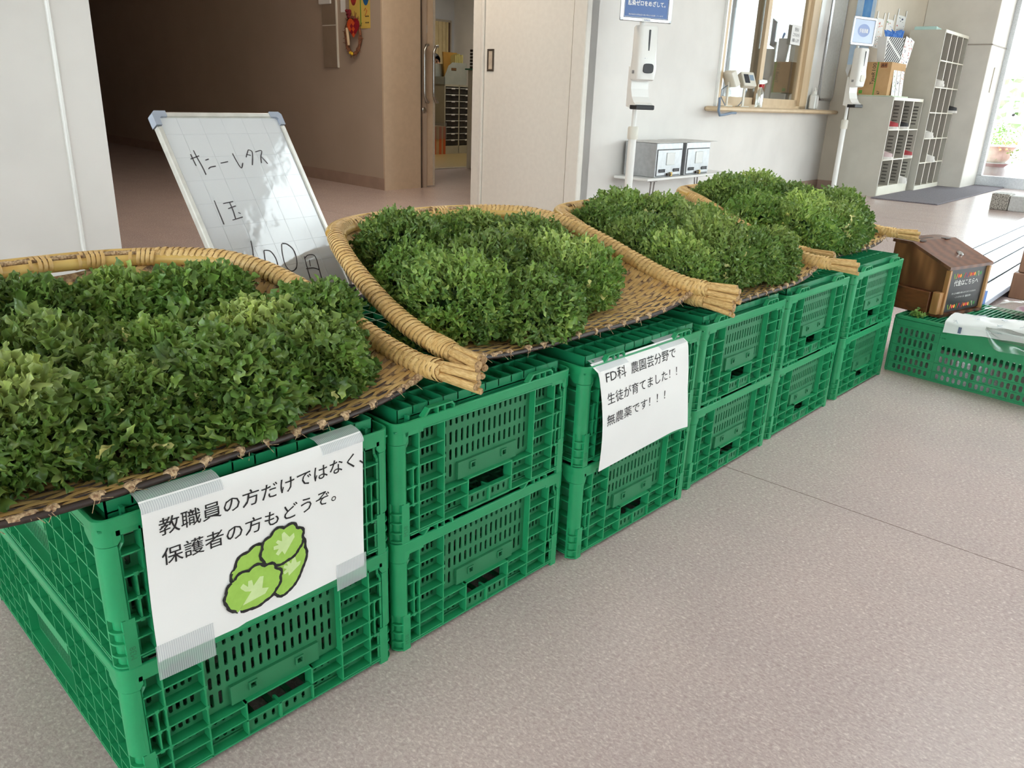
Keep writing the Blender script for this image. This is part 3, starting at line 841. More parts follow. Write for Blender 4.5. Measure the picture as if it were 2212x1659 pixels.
def basket_parts():
    R = random.Random(3)
    parts = {}
    path, tot = rim_path()
    fr = frames(path)
    N = len(path) - 1
    # tray base sheet (two skins)
    mb = MB()
    ny = 56; nx = 44
    for off, flip in ((0.0, False), (-0.003, True)):
        vs = []; fs = []
        for j in range(ny + 1):
            y = -0.006 + (BD_ * 0.985 + 0.006) * j / ny
            hw = half_w(y)
            for i in range(nx + 1):
                x = hw * (2 * i / nx - 1)
                vs.append((x, y, z_tray(x, y) + off))
        for j in range(ny):
            for i in range(nx):
                q = (j * (nx + 1) + i, j * (nx + 1) + i + 1, (j + 1) * (nx + 1) + i + 1, (j + 1) * (nx + 1) + i)
                fs.append(q[::-1] if flip else q)
        mb.add(vs, fs)
    parts['tray'] = (mb, M_TRAYB, True, None)
    # weft strips, one woven layer (over four, under one, staggered)
    mb = MB()
    pitch = 0.0088
    rows = int(BD_ * 0.97 / pitch)
    for j in range(rows):
        y = 0.002 + j * pitch
        hw = half_w(y) - 0.004
        if hw < 0.03: continue
        nseg = max(int(2 * hw / 0.008), 6)
        ph = (j * 0.36 + R.uniform(-0.06, 0.06))
        Lw = 0.046 if y < 0.06 else 0.052
        vs = []; fs = []
        w = pitch * R.uniform(0.88, 1.02)
        for i in range(nseg + 1):
            x = -hw + 2 * hw * i / nseg
            t = (x / Lw + ph) % 1.0
            lift = 0.0016 * math.sin(PI * t / 0.74) if t < 0.74 else -0.0016
            for k in (-1, 1):
                yy = y + k * w / 2
                vs.append((x, yy, z_tray(x, yy) + 0.0006 + lift - (0.0003 if k else 0)))
            vs.append((x, y, z_tray(x, y) + 0.0012 + lift))
        for i in range(nseg):
            o = 3 * i
            fs += [(o, o + 3, o + 5, o + 2), (o + 2, o + 5, o + 4, o + 1)]
        mb.add(vs, fs)
    parts['weft_weave'] = (mb, M_STRAW, True, 'stuff')
    # warp rods glimpsed near the lip
    mb = MB()
    for j in range(4):
        y = 0.006 + 0.011 * j
        mb.tube([(x, y + 0.0044, z_tray(x, y) + 0.0004) for x in np.linspace(-half_w(y) * 0.86, half_w(y) * 0.86, 30)], 0.0016, 5)
    parts['warp_rods'] = (mb, M_VINE, True, 'stuff')
    # lip rod and its lashings
    xs = np.linspace(-BW_ * 0.86, BW_ * 0.86, 40)
    parts['lip_rod'] = (MB().tube([(x, -0.008, z_tray(x, 0) + 0.0005) for x in xs], 0.0046, 8), M_VINE, True, None)
    lash = []
    x = -BW_ * 0.97
    while x < BW_ * 0.97:
        m2 = MB()
        ln = R.uniform(0.012, 0.018) if abs(x) < BW_ * 0.7 else 0.03
        n = 7
        pts = []; rr = []
        for i in range(n):
            xx = x + ln * i / (n - 1)
            pts.append((xx, -0.008 + R.uniform(-0.001, 0.001) + 0.010 * (i / (n - 1)) * 0.5, z_tray(xx, 0) + 0.0015 + R.uniform(-0.0005, 0.0012)))
            rr.append((0.0066 if abs(x) < BW_ * 0.7 else 0.0052) * R.uniform(0.8, 1.15) * (0.75 if i in (0, n - 1) else 1))
        m2.tube(pts, rr, 8)
        for q in range(2):   # loose fibres
            a = Vector(pts[R.randrange(n)])
            m2.tube([a, a + Vector((R.uniform(-.006, .006), -0.008, R.uniform(-.004, .004))), a + Vector((R.uniform(-.012, .012), -0.013, R.uniform(-.012, .004)))], 0.0004, 3)
        lash.append(m2)
        x += R.uniform(0.036, 0.046) if abs(x + 0.03) < BW_ * 0.7 else 0.026
    parts['lashing'] = lash
    # rim bundle on both sides, bamboo poles across the back
    i0, i1 = int(N * 0.035), int(N * 0.965)
    b0, b1 = int(N * 0.385), int(N * 0.615)
    # three rows of wrapped bundle
    def off_path(a, b, s, u): return [fr[i][0] + fr[i][2] * s + fr[i][3] * u for i in range(a, b + 1)]
    side = []
    for a, b in ((i0, b0 + 3), (b1 - 3, i1)):
        side.append(MB().tube(off_path(a, b, 0, 0), 0.0150, 12))
    parts['side_bundle'] = side
    poles = [MB().tube(off_path(b0 - 14, b1 + 14, 0.011, 0.005), 0.0088, 12), MB().tube(off_path(b0 - 14, b1 + 14, -0.010, -0.003), 0.0096, 12)]
    parts['bamboo_pole'] = poles
    pts = []; rr = []
    for i in range(b0 - 8, b1 + 9):
        pts.append(fr[i][0] + fr[i][3] * 0.0085); rr.append(0.0042 + R.uniform(-0.0008, 0.001))
    parts['fibre_cord'] = (MB().tube(pts, rr, 7), M_FIBER, True, None)
    # wrapping strips: close coils on the sides, spaced crossing coils on the back
    def coil(mb, d0, d1, width, r_, slant=0.0, ru=None, turns=1.0):
        """one turn of flat strip around the rim between arc positions d0->d1 (fractions)"""
        seg = 14
        vs = []; fs = []
        for k in range(seg + 1):
            a = 2 * PI * turns * k / seg + 2.2
            d = d0 + (d1 - d0) * k / seg + slant * math.sin(a)
            i = min(max(d * N, 0), N - 1e-3); q = int(i); t = i - q
            p = fr[q][0].lerp(fr[q + 1][0], t); s = fr[q][2]; u = fr[q][3]; dd = fr[q][1]
            rs, r2 = (r_, r_) if ru is None else (r_, ru)
            c = p + s * math.cos(a) * rs + u * math.sin(a) * r2
            nrm = (s * math.cos(a) + u * math.sin(a)) * 0.0008
            vs += [tuple(c - dd * width / 2), tuple(c + nrm), tuple(c + dd * width / 2)]
        for k in range(seg):
            o = 3 * k
            fs += [(o, o + 1, o + 4, o + 3), (o + 1, o + 2, o + 5, o + 4)]
        mb.add(vs, fs)
    wr = MB()
    step = 0.0108 / tot
    d = i0 / N + 0.012
    while d < b0 / N + 0.01:
        coil(wr, d, d + step * 1.1, R.uniform(0.0062, 0.0084), 0.0158 + R.uniform(0, 0.0008), slant=R.uniform(-0.0022, -0.0008))
        d += step * R.uniform(0.88, 1.12)
    d = b1 / N - 0.01
    while d < i1 / N - 0.012:
        coil(wr, d, d + step * 1.1, R.uniform(0.0062, 0.0084), 0.0158 + R.uniform(0, 0.0008), slant=R.uniform(0.0008, 0.0022))
        d += step * R.uniform(0.88, 1.12)
    d = b0 / N + 0.012
    while d < b1 / N:
        for q in range(R.choice((3, 4, 6))):
            coil(wr, d, d + step * 0.8, 0.0058, 0.0216, ru=0.0148); d += step * 0.72
        coil(wr, d, d + step * 4.2, 0.0052, 0.0216, ru=0.0146, slant=0.004); d += step * 4.6
    # tight bindings near the arm ends
    for a in (i0 / N + 0.004, i1 / N - 0.034):
        for q in range(6): coil(wr, a + q * step * 0.42, a + q * step * 0.42 + step, 0.0052, 0.0172, slant=0.004 * (-1) ** q)
    parts['rim_wrapping'] = (wr, M_STRAWL, True, None)
    # exposed stick ends of both arms
    sticks = []
    for end in (0, 1):
        idx = 0 if end == 0 else N
        p, dd, s, u = fr[idx]
        d_out = -dd if end == 0 else dd
        offs = [(0.008, 0.006, 0.0072), (-0.006, 0.008, 0.0064), (0.0, -0.004, 0.0058), (0.010, -0.008, 0.0054), (-0.010, -0.005, 0.0060), (-0.002, -0.013, 0.0050), (0.002, 0.014, 0.0042)]
        for (a, b, r_) in offs:
            ln = R.uniform(-0.004, 0.016)
            q0 = p - d_out * 0.06 + s * a * 0.8 + u * b * 0.8
            q1 = p + d_out * ln + s * a * 1.1 + u * b * 1.1
            sticks.append((MB().tube([q0, q1], r_, 9, caps=False), MB().tube([q1 - d_out * 0.0003, q1 + d_out * 0.0004], r_ * 0.96, 9)))
    parts['stick'] = sticks
    return parts

def make_basket():
    t = empty('winnowing_basket', Matrix(), 'x', 'basket', 'woven winnowing baskets on the crate row')
    P = basket_parts()
    for key in ('tray', 'weft_weave', 'warp_rods', 'lip_rod', 'fibre_cord', 'rim_wrapping'):
        mb, m, s, kind = P[key]
        o = mb.obj(key, m, t, smooth=s, angle=60)
        if kind: o['kind'] = kind
    tray = t.children[0]
    for m2 in P['lashing']: m2.obj('lashing', M_FIBER, t, smooth=True, angle=60)
    for m2 in P['side_bundle']: m2.obj('side_bundle', M_BUNDLE, t, smooth=True)
    for m2 in P['bamboo_pole']: m2.obj('bamboo_pole', M_BAMBOO, t, smooth=True)
    for a, b in P['stick']:
        o = a.obj('bamboo_stick', M_BUNDLE, t, smooth=True, angle=60)
        b.obj('cut_end', M_PITH, o)
    return t
BZ = 0.4122
bk = make_basket()
BASK = [(0.168, 0.033, 2.6), (0.893, 0.042, -2.5), (1.535, 0.018, -1.5), (2.317, 0.125, -0.8)]
TILT = [0.0, 0.7, 1.2, 0.0]       # degrees the right side is lifted
LIFT = [0.0, 0.018, 0.0, 0.0]     # the second basket rests on its neighbours' arms
WIDE = [1.03, 1.05, 0.90, 1.0]
def basket_mw(i):
    x, y, a = BASK[i]; t_ = math.radians(TILT[i])
    return Wd(x, y, BZ + LIFT[i] + 0.28 * math.sin(t_) * 0.75, a) @ Matrix.Rotation(-t_, 4, 'Y') @ Matrix.Diagonal((WIDE[i], 1, 1, 1))
BLAB = ['woven winnowing basket of lettuce nearest the camera, over the first crate stack',
        'woven winnowing basket of lettuce right of the whiteboard, second from the camera',
        'woven winnowing basket of lettuce, third from the camera',
        'woven winnowing basket of lettuce at the far end of the row']
bk.matrix_world = basket_mw(0); bk['label'] = BLAB[0]
for i in (1, 2, 3):
    copy_tree(bk, basket_mw(i), BLAB[i])

# ------------------------------------------------------------------ lettuce heads
def leaf_mat():
    m = bpy.data.materials.new('frilly_leaf')
    m.use_nodes = True
    nt = m.node_tree; L = nt.links
    b = nt.nodes['Principled BSDF']; out = nt.nodes['Material Output']
    at = nt.nodes.new('ShaderNodeAttribute'); at.attribute_name = 'leaf_tint'
    oi = nt.nodes.new('ShaderNodeObjectInfo')
    hs = nt.nodes.new('ShaderNodeHueSaturation')
    r = nt.nodes.new('ShaderNodeMapRange'); r.inputs['To Min'].default_value = 0.82; r.inputs['To Max'].default_value = 1.22
    L.new(oi.outputs['Random'], r.inputs[0]); L.new(r.outputs[0], hs.inputs['Value'])
    L.new(at.outputs['Color'], hs.inputs['Color'])
    n = nt.nodes.new('ShaderNodeTexNoise'); n.inputs['Scale'].default_value = 160; n.inputs['Detail'].default_value = 3
    tc = nt.nodes.new('ShaderNodeTexCoord'); L.new(tc.outputs['Object'], n.inputs['Vector'])
    bp = nt.nodes.new('ShaderNodeBump'); bp.inputs['Strength'].default_value = 0.35; bp.inputs['Distance'].default_value = 0.0015
    L.new(n.outputs['Fac'], bp.inputs['Height']); L.new(bp.outputs[0], b.inputs['Normal'])
    L.new(hs.outputs[0], b.inputs['Base Color'])
    b.inputs['Roughness'].default_value = 0.34
    b.inputs['Specular IOR Level'].default_value = 0.45
    tl = nt.nodes.new('ShaderNodeBsdfTranslucent')
    L.new(hs.outputs[0], tl.inputs['Color'])
    mx = nt.nodes.new('ShaderNodeMixShader'); mx.inputs[0].default_value = 0.26
    L.new(b.outputs[0], mx.inputs[1]); L.new(tl.outputs[0], mx.inputs[2]); L.new(mx.outputs[0], out.inputs[0])
    return m
M_LEAF = leaf_mat()
DK, MD, LT, YL = (np.array(S(*c)) for c in ((62, 96, 50), (110, 146, 62), (176, 198, 104), (222, 218, 142)))

def lettuce_mesh(seed, R=0.097, H=0.094, n=1500, fine=1.0, heart=0.2, yellow=0.01, wr=(0.2, 0.3), core=True):
    """head of frilly leaves: many small toothed, curled leaf tips on a low lumpy dome"""
    g = np.random.default_rng(seed)
    K, Q = 10, 5
    gold = PI * (3 - math.sqrt(5))
    i = np.arange(n)
    zc = np.maximum(1 - (i + 0.5) / n * 1.36, -0.34)
    rr = np.sqrt(np.maximum(1 - zc * zc, 0)); a = i * gold + g.uniform(-0.25, 0.25, n)
    d = np.stack([rr * np.cos(a), rr * np.sin(a), zc], 1)
    lum = np.ones(n)
    for _ in range(7):
        q = g.normal(size=3) * 1.6
        lum += g.uniform(0.04, 0.09) * np.tanh(2 * (d @ q))
    # larger leaves group the tips into fans: neighbours share a fan centre and lean away from it
    nf = 40
    fc = g.normal(size=(nf, 3)); fc[:, 2] = np.abs(fc[:, 2]) * 0.9; fc /= np.linalg.norm(fc, axis=1)[:, None]
    fo = np.argmax(d @ fc.T, 1); fan = fc[fo]
    fdep = g.uniform(-0.08, 0.08, nf)[fo]; fton = g.uniform(0, 1, nf)[fo]
    shell = g.uniform(0.82, 1.08, n) + fdep - 0.28 * np.clip(np.linalg.norm(d - fan, axis=1) - 0.25, 0, 0.5)
    tip = d * np.stack([R * lum, R * lum, H * lum], 1) * shell[:, None]
    t = d + (d - fan) * 0.8 + g.normal(size=(n, 3)) * 0.40 + np.array([0, 0, 0.18])
    t /= np.linalg.norm(t, axis=1)[:, None]
    big = g.random(n) < 0.14
    Lf = g.uniform(0.023, 0.037, n) * np.where(big, 1.4, 1.0) / fine
    W = Lf * g.uniform(wr[0], wr[1], n) * np.where(big, 1.1, 1.0)
    p0 = tip - t * (Lf * 0.9)[:, None]
    s = np.cross(t, g.normal(size=(n, 3))); s /= np.linalg.norm(s, axis=1)[:, None]
    nn = np.cross(s, t)
    curl = g.uniform(-1.3, 1.9, n); ru = g.uniform(0.25, 0.75, n); tw = g.uniform(-1.1, 1.1, n); cup = g.uniform(-0.2, 0.8, n)
    lob = g.uniform(1.8, 3.0, n); ph = g.uniform(0, PI, n); ph2 = g.uniform(0, 2 * PI, n); sk = g.uniform(-0.5, 0.5, n)
    top = np.maximum(zc, 0)
    pale = np.clip(heart * top ** 3 * g.uniform(0.4, 1.6, n) + np.where(g.random(n) < 0.08, 0.12, 0), 0, 1)
    dark = np.clip(0.55 * g.uniform(0, 1, n) + 0.55 * fton - 0.05, 0, 1); blue = g.uniform(0.9, 1.15, n)
    yel = g.random(n) < yellow
    V = np.zeros((n, K, Q, 3)); C = np.zeros((n, K, Q, 3))
    c = p0.copy(); col_ = lambda v: v[:, None]
    for k in range(K):
        q = k / (K - 1)
        th = curl * (q ** 1.3)
        dirn = t * col_(np.cos(th)) + nn * col_(np.sin(th)) + s * col_(sk * q)
        nrm_ = nn * col_(np.cos(th)) - t * col_(np.sin(th))
        if k: c = c + dirn * col_(Lf / (K - 1))
        ca, sa = col_(np.cos(tw * q)), col_(np.sin(tw * q))
        sd = s * ca + nrm_ * sa; nd = nrm_ * ca - s * sa
        env = 0.26 + 0.90 * math.sin(PI * min(q * 0.90 + 0.03, 1.0)) if k < K - 1 else 0.04
        u = min(max(q * 1.2 - 0.05, 0), 1); m_ = (1 - u) ** 1.5
        base_c = LT * m_ + (1 - m_) * (MD * col_(1 - dark * 0.85) + DK * col_(dark * 0.85))
        base_c = base_c * col_(1 - pale) + (LT * 0.75 + YL * 0.25) * col_(pale)
        base_c = np.where(col_(yel), YL * (0.75 + 0.25 * u), base_c) * np.stack([np.ones(n), np.ones(n), blue], 1)
        for e, x in enumerate((-1.0, -0.5, 0.0, 0.5, 1.0)):
            ax = abs(x)
            tooth = 1.42 - 0.98 * np.abs(np.sin(PI * lob * q + ph + (0.9 if x > 0 else 0))) ** 0.6
            wx = W * env * (tooth if ax == 1 else 0.5 * (0.55 + 0.45 * tooth) if ax else 0)
            wav = ru * W * np.sin(2 * PI * lob * q * 0.9 + ph2 + (2.1 if x > 0 else 0)) * (1.0 if ax == 1 else 0.30 if ax else 0) * min(1, 0.3 + q)
            V[:, k, e] = c + sd * col_(np.sign(x) * wx) + nd * col_(wav + cup * W * ax * ax * env) + dirn * col_(Lf * 0.06 * ax)
            C[:, k, e] = base_c * (1.28 if ax == 1 else 1.0 if ax else 0.90)
    V = V.reshape(-1, 3); C = C.reshape(-1, 3)
    base = (np.arange(n) * K * Q)[:, None, None] + (np.arange(K - 1) * Q)[None, :, None] + np.arange(Q - 1)[None, None, :]
    F = (base.ravel()[:, None] + np.array([[0, 1, Q + 1, Q]])).tolist()
    o = len(V); nu, nv = 14, (7 if core else 0); cv = []
    for j in range(nv + 1):
        z = -0.25 + 1.25 * j / max(nv, 1)
        r_ = math.sqrt(max(1 - z * z, 0)) if z < 1 else 0
        for k in range(nu):
            b_ = 2 * PI * k / nu
            cv.append((R * 0.55 * r_ * math.cos(b_), R * 0.55 * r_ * math.sin(b_), H * 0.58 * z))
    for j in range(nv):
        for k in range(nu):
            k2 = (k + 1) % nu
            F.append((o + j * nu + k, o + j * nu + k2, o + (j + 1) * nu + k2, o + (j + 1) * nu + k))
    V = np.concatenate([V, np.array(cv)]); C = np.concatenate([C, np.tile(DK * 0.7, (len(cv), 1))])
    V[:, 2] = np.maximum(V[:, 2], -H * 0.34) + H * 0.34
    me = bpy.data.meshes.new('lettuce_leaves')
    me.from_pydata(V.tolist(), [], F)
    ca_ = me.color_attributes.new('leaf_tint', 'FLOAT_COLOR', 'POINT')
    ca_.data.foreach_set('color', np.concatenate([np.clip(C, 0, 1), np.ones((len(C), 1))], 1).astype(np.float32).ravel())
    me.materials.append(M_LEAF)
    me.polygons.foreach_set('use_smooth', [True] * len(me.polygons))
    me.update()
    return me
VAR_BIG = [lettuce_mesh(11 + i, fine=f, wr=(0.15, 0.25), heart=h, n=nn_, yellow=y) for i, (f, h, nn_, y) in enumerate(((0.98, 0.15, 1650, 0.0), (1.08, 0.9, 1800, 0.0), (1.02, 0.25, 1750, 0.006), (1.0, 0.35, 1700, 0.002)))]
VAR_FINE = [lettuce_mesh(31 + i, fine=f, wr=(0.13, 0.22), heart=h, n=nn_, yellow=y) for i, (f, h, nn_, y) in enumerate(((1.45, 0.25, 2700, 0.0), (1.5, 0.5, 2700, 0.006), (1.5, 0.6, 2800, 0.010), (1.4, 0.15, 2600, 0.0)))]
HEADS = [
    # basket, row, world x, y, scale, variant set, variant
    (0, [[(-0.045, 0.125, 1.04, 1), (0.092, 0.142, 0.96, 2), (0.212, 0.130, 1.06, 0), (0.365, 0.140, 0.98, 3)],
         [(-0.075, 0.270, 1.0, 0), (0.055, 0.275, 1.05, 3), (0.185, 0.265, 0.98, 2), (0.310, 0.245, 1.0, 1), (0.425, 0.235, 0.86, 0)],
         [(-0.045, 0.420, 0.95, 2), (0.085, 0.430, 0.95, 0), (0.205, 0.425, 0.98, 3), (0.325, 0.385, 0.95, 0)]]),
    (1, [[(0.712, 0.160, 1.06, 0), (0.830, 0.125, 0.98, 3), (0.998, 0.175, 1.10, 2)],
         [(0.712, 0.315, 0.94, 3), (0.830, 0.300, 1.02, 0), (0.945, 0.310, 1.0, 1), (1.075, 0.335, 1.0, 0)],
         [(0.775, 0.440, 0.94, 0), (0.892, 0.450, 0.94, 3), (1.010, 0.440, 0.94, 2)]]),
    (2, [[(1.362, 0.120, 1.0, 2), (1.480, 0.100, 1.04, 1), (1.610, 0.110, 1.0, 3), (1.728, 0.125, 0.92, 2)],
         [(1.362, 0.285, 0.92, 0), (1.470, 0.270, 0.98, 3), (1.585, 0.270, 1.02, 1), (1.705, 0.265, 0.96, 0)],
         [(1.410, 0.420, 0.92, 3), (1.515, 0.430, 0.94, 0), (1.625, 0.420, 1.0, 2)]]),
    (3, [[(2.165, 0.225, 1.05, 1), (2.310, 0.215, 1.05, 2), (2.455, 0.215, 1.08, 0), (2.560, 0.250, 0.92, 3)],
         [(2.120, 0.375, 1.0, 3), (2.240, 0.385, 1.0, 0), (2.370, 0.385, 1.04, 3), (2.515, 0.380, 1.04, 0)],
         [(2.190, 0.520, 1.0, 0), (2.310, 0.530, 1.02, 3), (2.430, 0.525, 1.0, 1)]])]
BNAME = ['nearest basket', 'second basket', 'third basket', 'farthest basket']
RNAME = ['front', 'middle', 'back']
ONAME = ['first', 'second', 'third', 'fourth', 'fifth']
for bi, rows in HEADS:
    bx, by, ba = BASK[bi]
    for ri, row in enumerate(rows):
        for ci, (x, y, s, v) in enumerate(row):
            loc = Matrix.Rotation(math.radians(-ba), 2) @ Vector((x - bx, y - by))
            zf = z_tray(loc.x, loc.y)
            zz = (basket_mw(bi) @ Vector((loc.x, loc.y, 0))).z + min(z_tray(loc.x, loc.y), 0.05) + 0.004 + 0.012 * (ri == 2)
            o = link((VAR_BIG if bi == 0 else VAR_FINE)[v], 'lettuce')
            s *= (1.0, 1.04, 1.14, 1.16)[bi]
            o.matrix_world = Matrix.Translation((x, y, zz)) @ Matrix.Rotation(rnd.uniform(0, 6.28), 4, 'Z') @ Matrix.Rotation(rnd.uniform(-0.14, 0.14) + (0.10 if ri == 0 else 0), 4, 'X') @ Matrix.Diagonal((s, s, s * rnd.uniform(0.95, 1.08), 1))
            extra = ' with a pale heart' if v == 1 else ''
            tag(o, 'frilly lettuce head%s, %s from left, %s row, %s' % (extra, ONAME[ci], RNAME[ri], BNAME[bi]), 'lettuce', 'frilly lettuce heads in the baskets')
# ------------------------------------------------------------------ paper notices taped to the crates
def sheet(name, fn, w, h, nx, ny, material, label, cat, group=None, thick=0.0003):
    vs = []; fs = []
    for j in range(ny + 1):
        for i in range(nx + 1):
            vs.append(tuple(fn(w * i / nx, h * j / ny)))
    n1 = len(vs)
    for j in range(ny + 1):
        for i in range(nx + 1):
            p = fn(w * i / nx, h * j / ny); vs.append((p[0], p[1] + thick, p[2]))
    for j in range(ny):
        for i in range(nx):
            a = j * (nx + 1) + i
            q = (a, a + 1, a + nx + 2, a + nx + 1)
            fs.append(q); fs.append(tuple(k + n1 for k in q[::-1]))
    o = MB().add(vs, fs).obj(name, material, smooth=True, angle=80)
    if label: tag(o, label, cat, group)
    return o
TZ = 0.0005
# first notice: A4 landscape; s right, t up from the lower left corner
def n1(s, t):
    x = 0.040 + s + 0.006 * (t / 0.21)
    y = -0.0105 - 0.004 * math.sin(PI * s / 0.3) - 0.005 * math.exp(-((t) / 0.05) ** 2) * (1 if s < 0.1 else 0.4)
    z = 0.2045 + t
    if t > 0.200: y += 0.6 * (t - 0.200) ; z -= (t - 0.200) * 0.3
    return (x, y, z)
def on(fn, lift=TZ):
    def g(s, t):
        p = fn(s, t); return (p[0], p[1] - lift, p[2])
    return g
sh1 = sheet('paper_notice', n1, 0.299, 0.211, 24, 20, M_PAPER, 'white paper notice with a green lettuce drawing on the nearest crates', 'notice')
def line_at(fn, s0, t0, lift=TZ):
    return lambda x, y: on(fn, lift)(s0 + x, t0 + y)
text_part('lettering', '教職員の方だけではなく、', 0.0238, line_at(n1, 0.017, 0.163), M_INK, sh1, bold=0.004, width=0.283)
text_part('lettering', '保護者の方もどうぞ。', 0.0238, line_at(n1, 0.017, 0.124), M_INK, sh1, bold=0.004, width=0.236)
# lettuce drawing (flat print)
def blob(cx, cy, rx, ry, n, amp, ph, rot=0, r0=0.0, a0=0, a1=2 * PI, N=64):
    pts = []
    for k in range(N):
        a = a0 + (a1 - a0) * k / N
        up = max(0, math.sin(a + 0.3))
        r = 1 + amp * abs(math.sin(n * a / 2 + ph)) * (0.35 + up)
        x = rx * r * math.cos(a); y = ry * r * math.sin(a)
        pts.append((cx + x * math.cos(rot) - y * math.sin(rot), cy + x * math.sin(rot) + y * math.cos(rot)))
    return pts
def print_poly(name, pts, fn, lift, material, parent):
    c = (sum(p[0] for p in pts) / len(pts), sum(p[1] for p in pts) / len(pts))
    mb = MB()
    vs = [on(fn, lift)(*c)] + [on(fn, lift)(*p) for p in pts]
    n = len(pts)
    mb.add(vs, [(0, 1 + i, 1 + (i + 1) % n) for i in range(n)])
    return mb.obj(name, material, parent)
def print_line(name, pts, w, fn, lift, material, parent, closed=True):
    mb = MB(); vs = []; fs = []
    n = len(pts)
    for i in range(n):
        a = pts[i - 1] if (closed or i > 0) else pts[0]; b = pts[(i + 1) % n] if (closed or i < n - 1) else pts[-1]
        dx, dy = b[0] - a[0], b[1] - a[1]; L = math.hypot(dx, dy) or 1
        ww = w * (1 + 0.18 * math.sin(i * 2.3))
        nx_, ny_ = -dy / L * ww / 2, dx / L * ww / 2
        vs += [on(fn, lift)(pts[i][0] + nx_, pts[i][1] + ny_), on(fn, lift)(pts[i][0] - nx_, pts[i][1] - ny_)]
    for i in range(n if closed else n - 1):
        j = (i + 1) % n
        fs.append((2 * i, 2 * j, 2 * j + 1, 2 * i + 1))
    mb.add(vs, fs)
    return mb.obj(name, material, parent)
leafs = [((0.132, 0.066), 0.034, 0.034, 9, 0.10, 0.4, 0.6), ((0.176, 0.052), 0.022, 0.038, 7, 0.10, 0.1, -0.45), ((0.168, 0.088), 0.030, 0.0245, 9, 0.16, 0.2, 0.1), ((0.124, 0.045), 0.038, 0.0275, 11, 0.13, 0.2, 0.02)]
for k, (c, rx, ry, n, am, ph, ro) in enumerate(leafs):
    pts = blob(c[0], c[1], rx, ry, n, am, ph, ro)
    lf = 0.0006 + k * 0.0003
    print_poly('printed_leaf', pts, n1, lf, M_LEAFG, sh1)
    print_line('printed_outline', pts, 0.0040, n1, lf + 0.0001, M_INK, sh1)
for (c, sc, ro, lf) in (((0.1225, 0.041), 1.0, 0.1, 0.0018), ((0.171, 0.090), 0.78, 0.9, 0.0015), ((0.180, 0.052), 0.62, 0.5, 0.0012)):
    base = [(-0.016, -0.012), (0.016, -0.012), (0.022, -0.006), (0.013, -0.003), (0.018, 0.014), (0.013, 0.016), (0.008, 0.002), (0.003, 0.002), (0.002, 0.017), (-0.003, 0.018), (-0.005, 0.008), (-0.010, 0.018), (-0.015, 0.014), (-0.010, 0.004), (-0.020, 0.006), (-0.021, -0.001), (-0.012, -0.003)]
    pts = [(c[0] + sc * (p[0] * math.cos(ro) - p[1] * math.sin(ro)), c[1] + sc * (p[0] * math.sin(ro) + p[1] * math.cos(ro))) for p in base]
    print_poly('printed_vein', pts, n1, lf, M_LEAFP, sh1)
# second notice
def n2(s, t):
    x = 0.868 + s * 1.005 - 0.026 * (t / 0.21)
    bulge = 0.010 * math.sin(PI * min(max(t / 0.21, 0), 1)) * (0.5 + 0.5 * (1 - s / 0.3))
    y = -0.0315 - bulge - 0.010 * (max(0, s - 0.24) / 0.06) ** 2 * max(0, 1 - t / 0.09)
    z = 0.185 + t * 1.02 + 0.012 * (s / 0.3) * (1 - t / 0.21)
    if t > 0.200: y += 0.8 * (t - 0.200); z -= (t - 0.2) * 0.4
    return (x, y, z)
sh2 = sheet('paper_notice', n2, 0.297, 0.222, 24, 22, M_PAPER, 'white paper notice with three text lines on the third crate stack', 'notice')
text_part('lettering', 'FD科', 0.0245, line_at(n2, 0.018, 0.180), M_INK, sh2, bold=0.001, width=0.062)
text_part('lettering', '農園芸分野で', 0.0245, line_at(n2, 0.096, 0.180), M_INK, sh2, bold=0.001, width=0.152)
text_part('lettering', '生徒が育てました！！', 0.0240, line_at(n2, 0.017, 0.138), M_INK, sh2, bold=0.001, width=0.235)
text_part('lettering', '無農薬です！！！', 0.0240, line_at(n2, 0.013, 0.096), M_INK, sh2, bold=0.001, width=0.196)
# tapes
def tape(pts_fn, w, h, label):
    vs = []; fs = []; n = 12; m = 10
    for j in range(m + 1):
        for i in range(n + 1):
            vs.append(pts_fn(w * i / n, h * j / m))
    for j in range(m):
        for i in range(n):
            a = j * (n + 1) + i; fs.append((a, a + 1, a + n + 2, a + n + 1))
    o = MB().add(vs, fs).obj('tape_strip', M_TAPE, smooth=True)
    return tag(o, label, 'tape', 'tape strips holding the notices')
def tape_down(fn, s0, t0):
    def g(a, b):
        q = fn(s0 + a, max(t0 + b, 0)); dz = min(t0 + b, 0)
        return (q[0], q[1] - 0.0009, q[2] + dz)
    return g
def tape_up(fn, s0, t0, tmax):
    def g(a, b):
        t = t0 + b; q = fn(s0 + a, min(t, tmax)); e = max(t - tmax, 0)
        return (q[0], q[1] - 0.0009 + e * 0.95, q[2] + min(e * 0.3, 0.004))
    return g
tape(tape_up(n1, 0.000, 0.195, 0.209), 0.095, 0.040, 'ribbed tape at the top left corner of the lettuce notice')
tape(tape_up(n1, 0.232, 0.195, 0.209), 0.068, 0.040, 'ribbed tape at the top right corner of the lettuce notice')
tape(tape_down(n1, -0.002, -0.025), 0.070, 0.048, 'ribbed tape at the bottom left corner of the lettuce notice')
tape(tape_down(n1, 0.250, -0.020), 0.052, 0.042, 'ribbed tape at the bottom right corner of the lettuce notice')
tape(tape_up(n2, 0.006, 0.203, 0.220), 0.088, 0.050, 'tape at the top left corner of the three-line notice')
tape(tape_up(n2, 0.205, 0.203, 0.220), 0.090, 0.050, 'tape at the top right corner of the three-line notice')

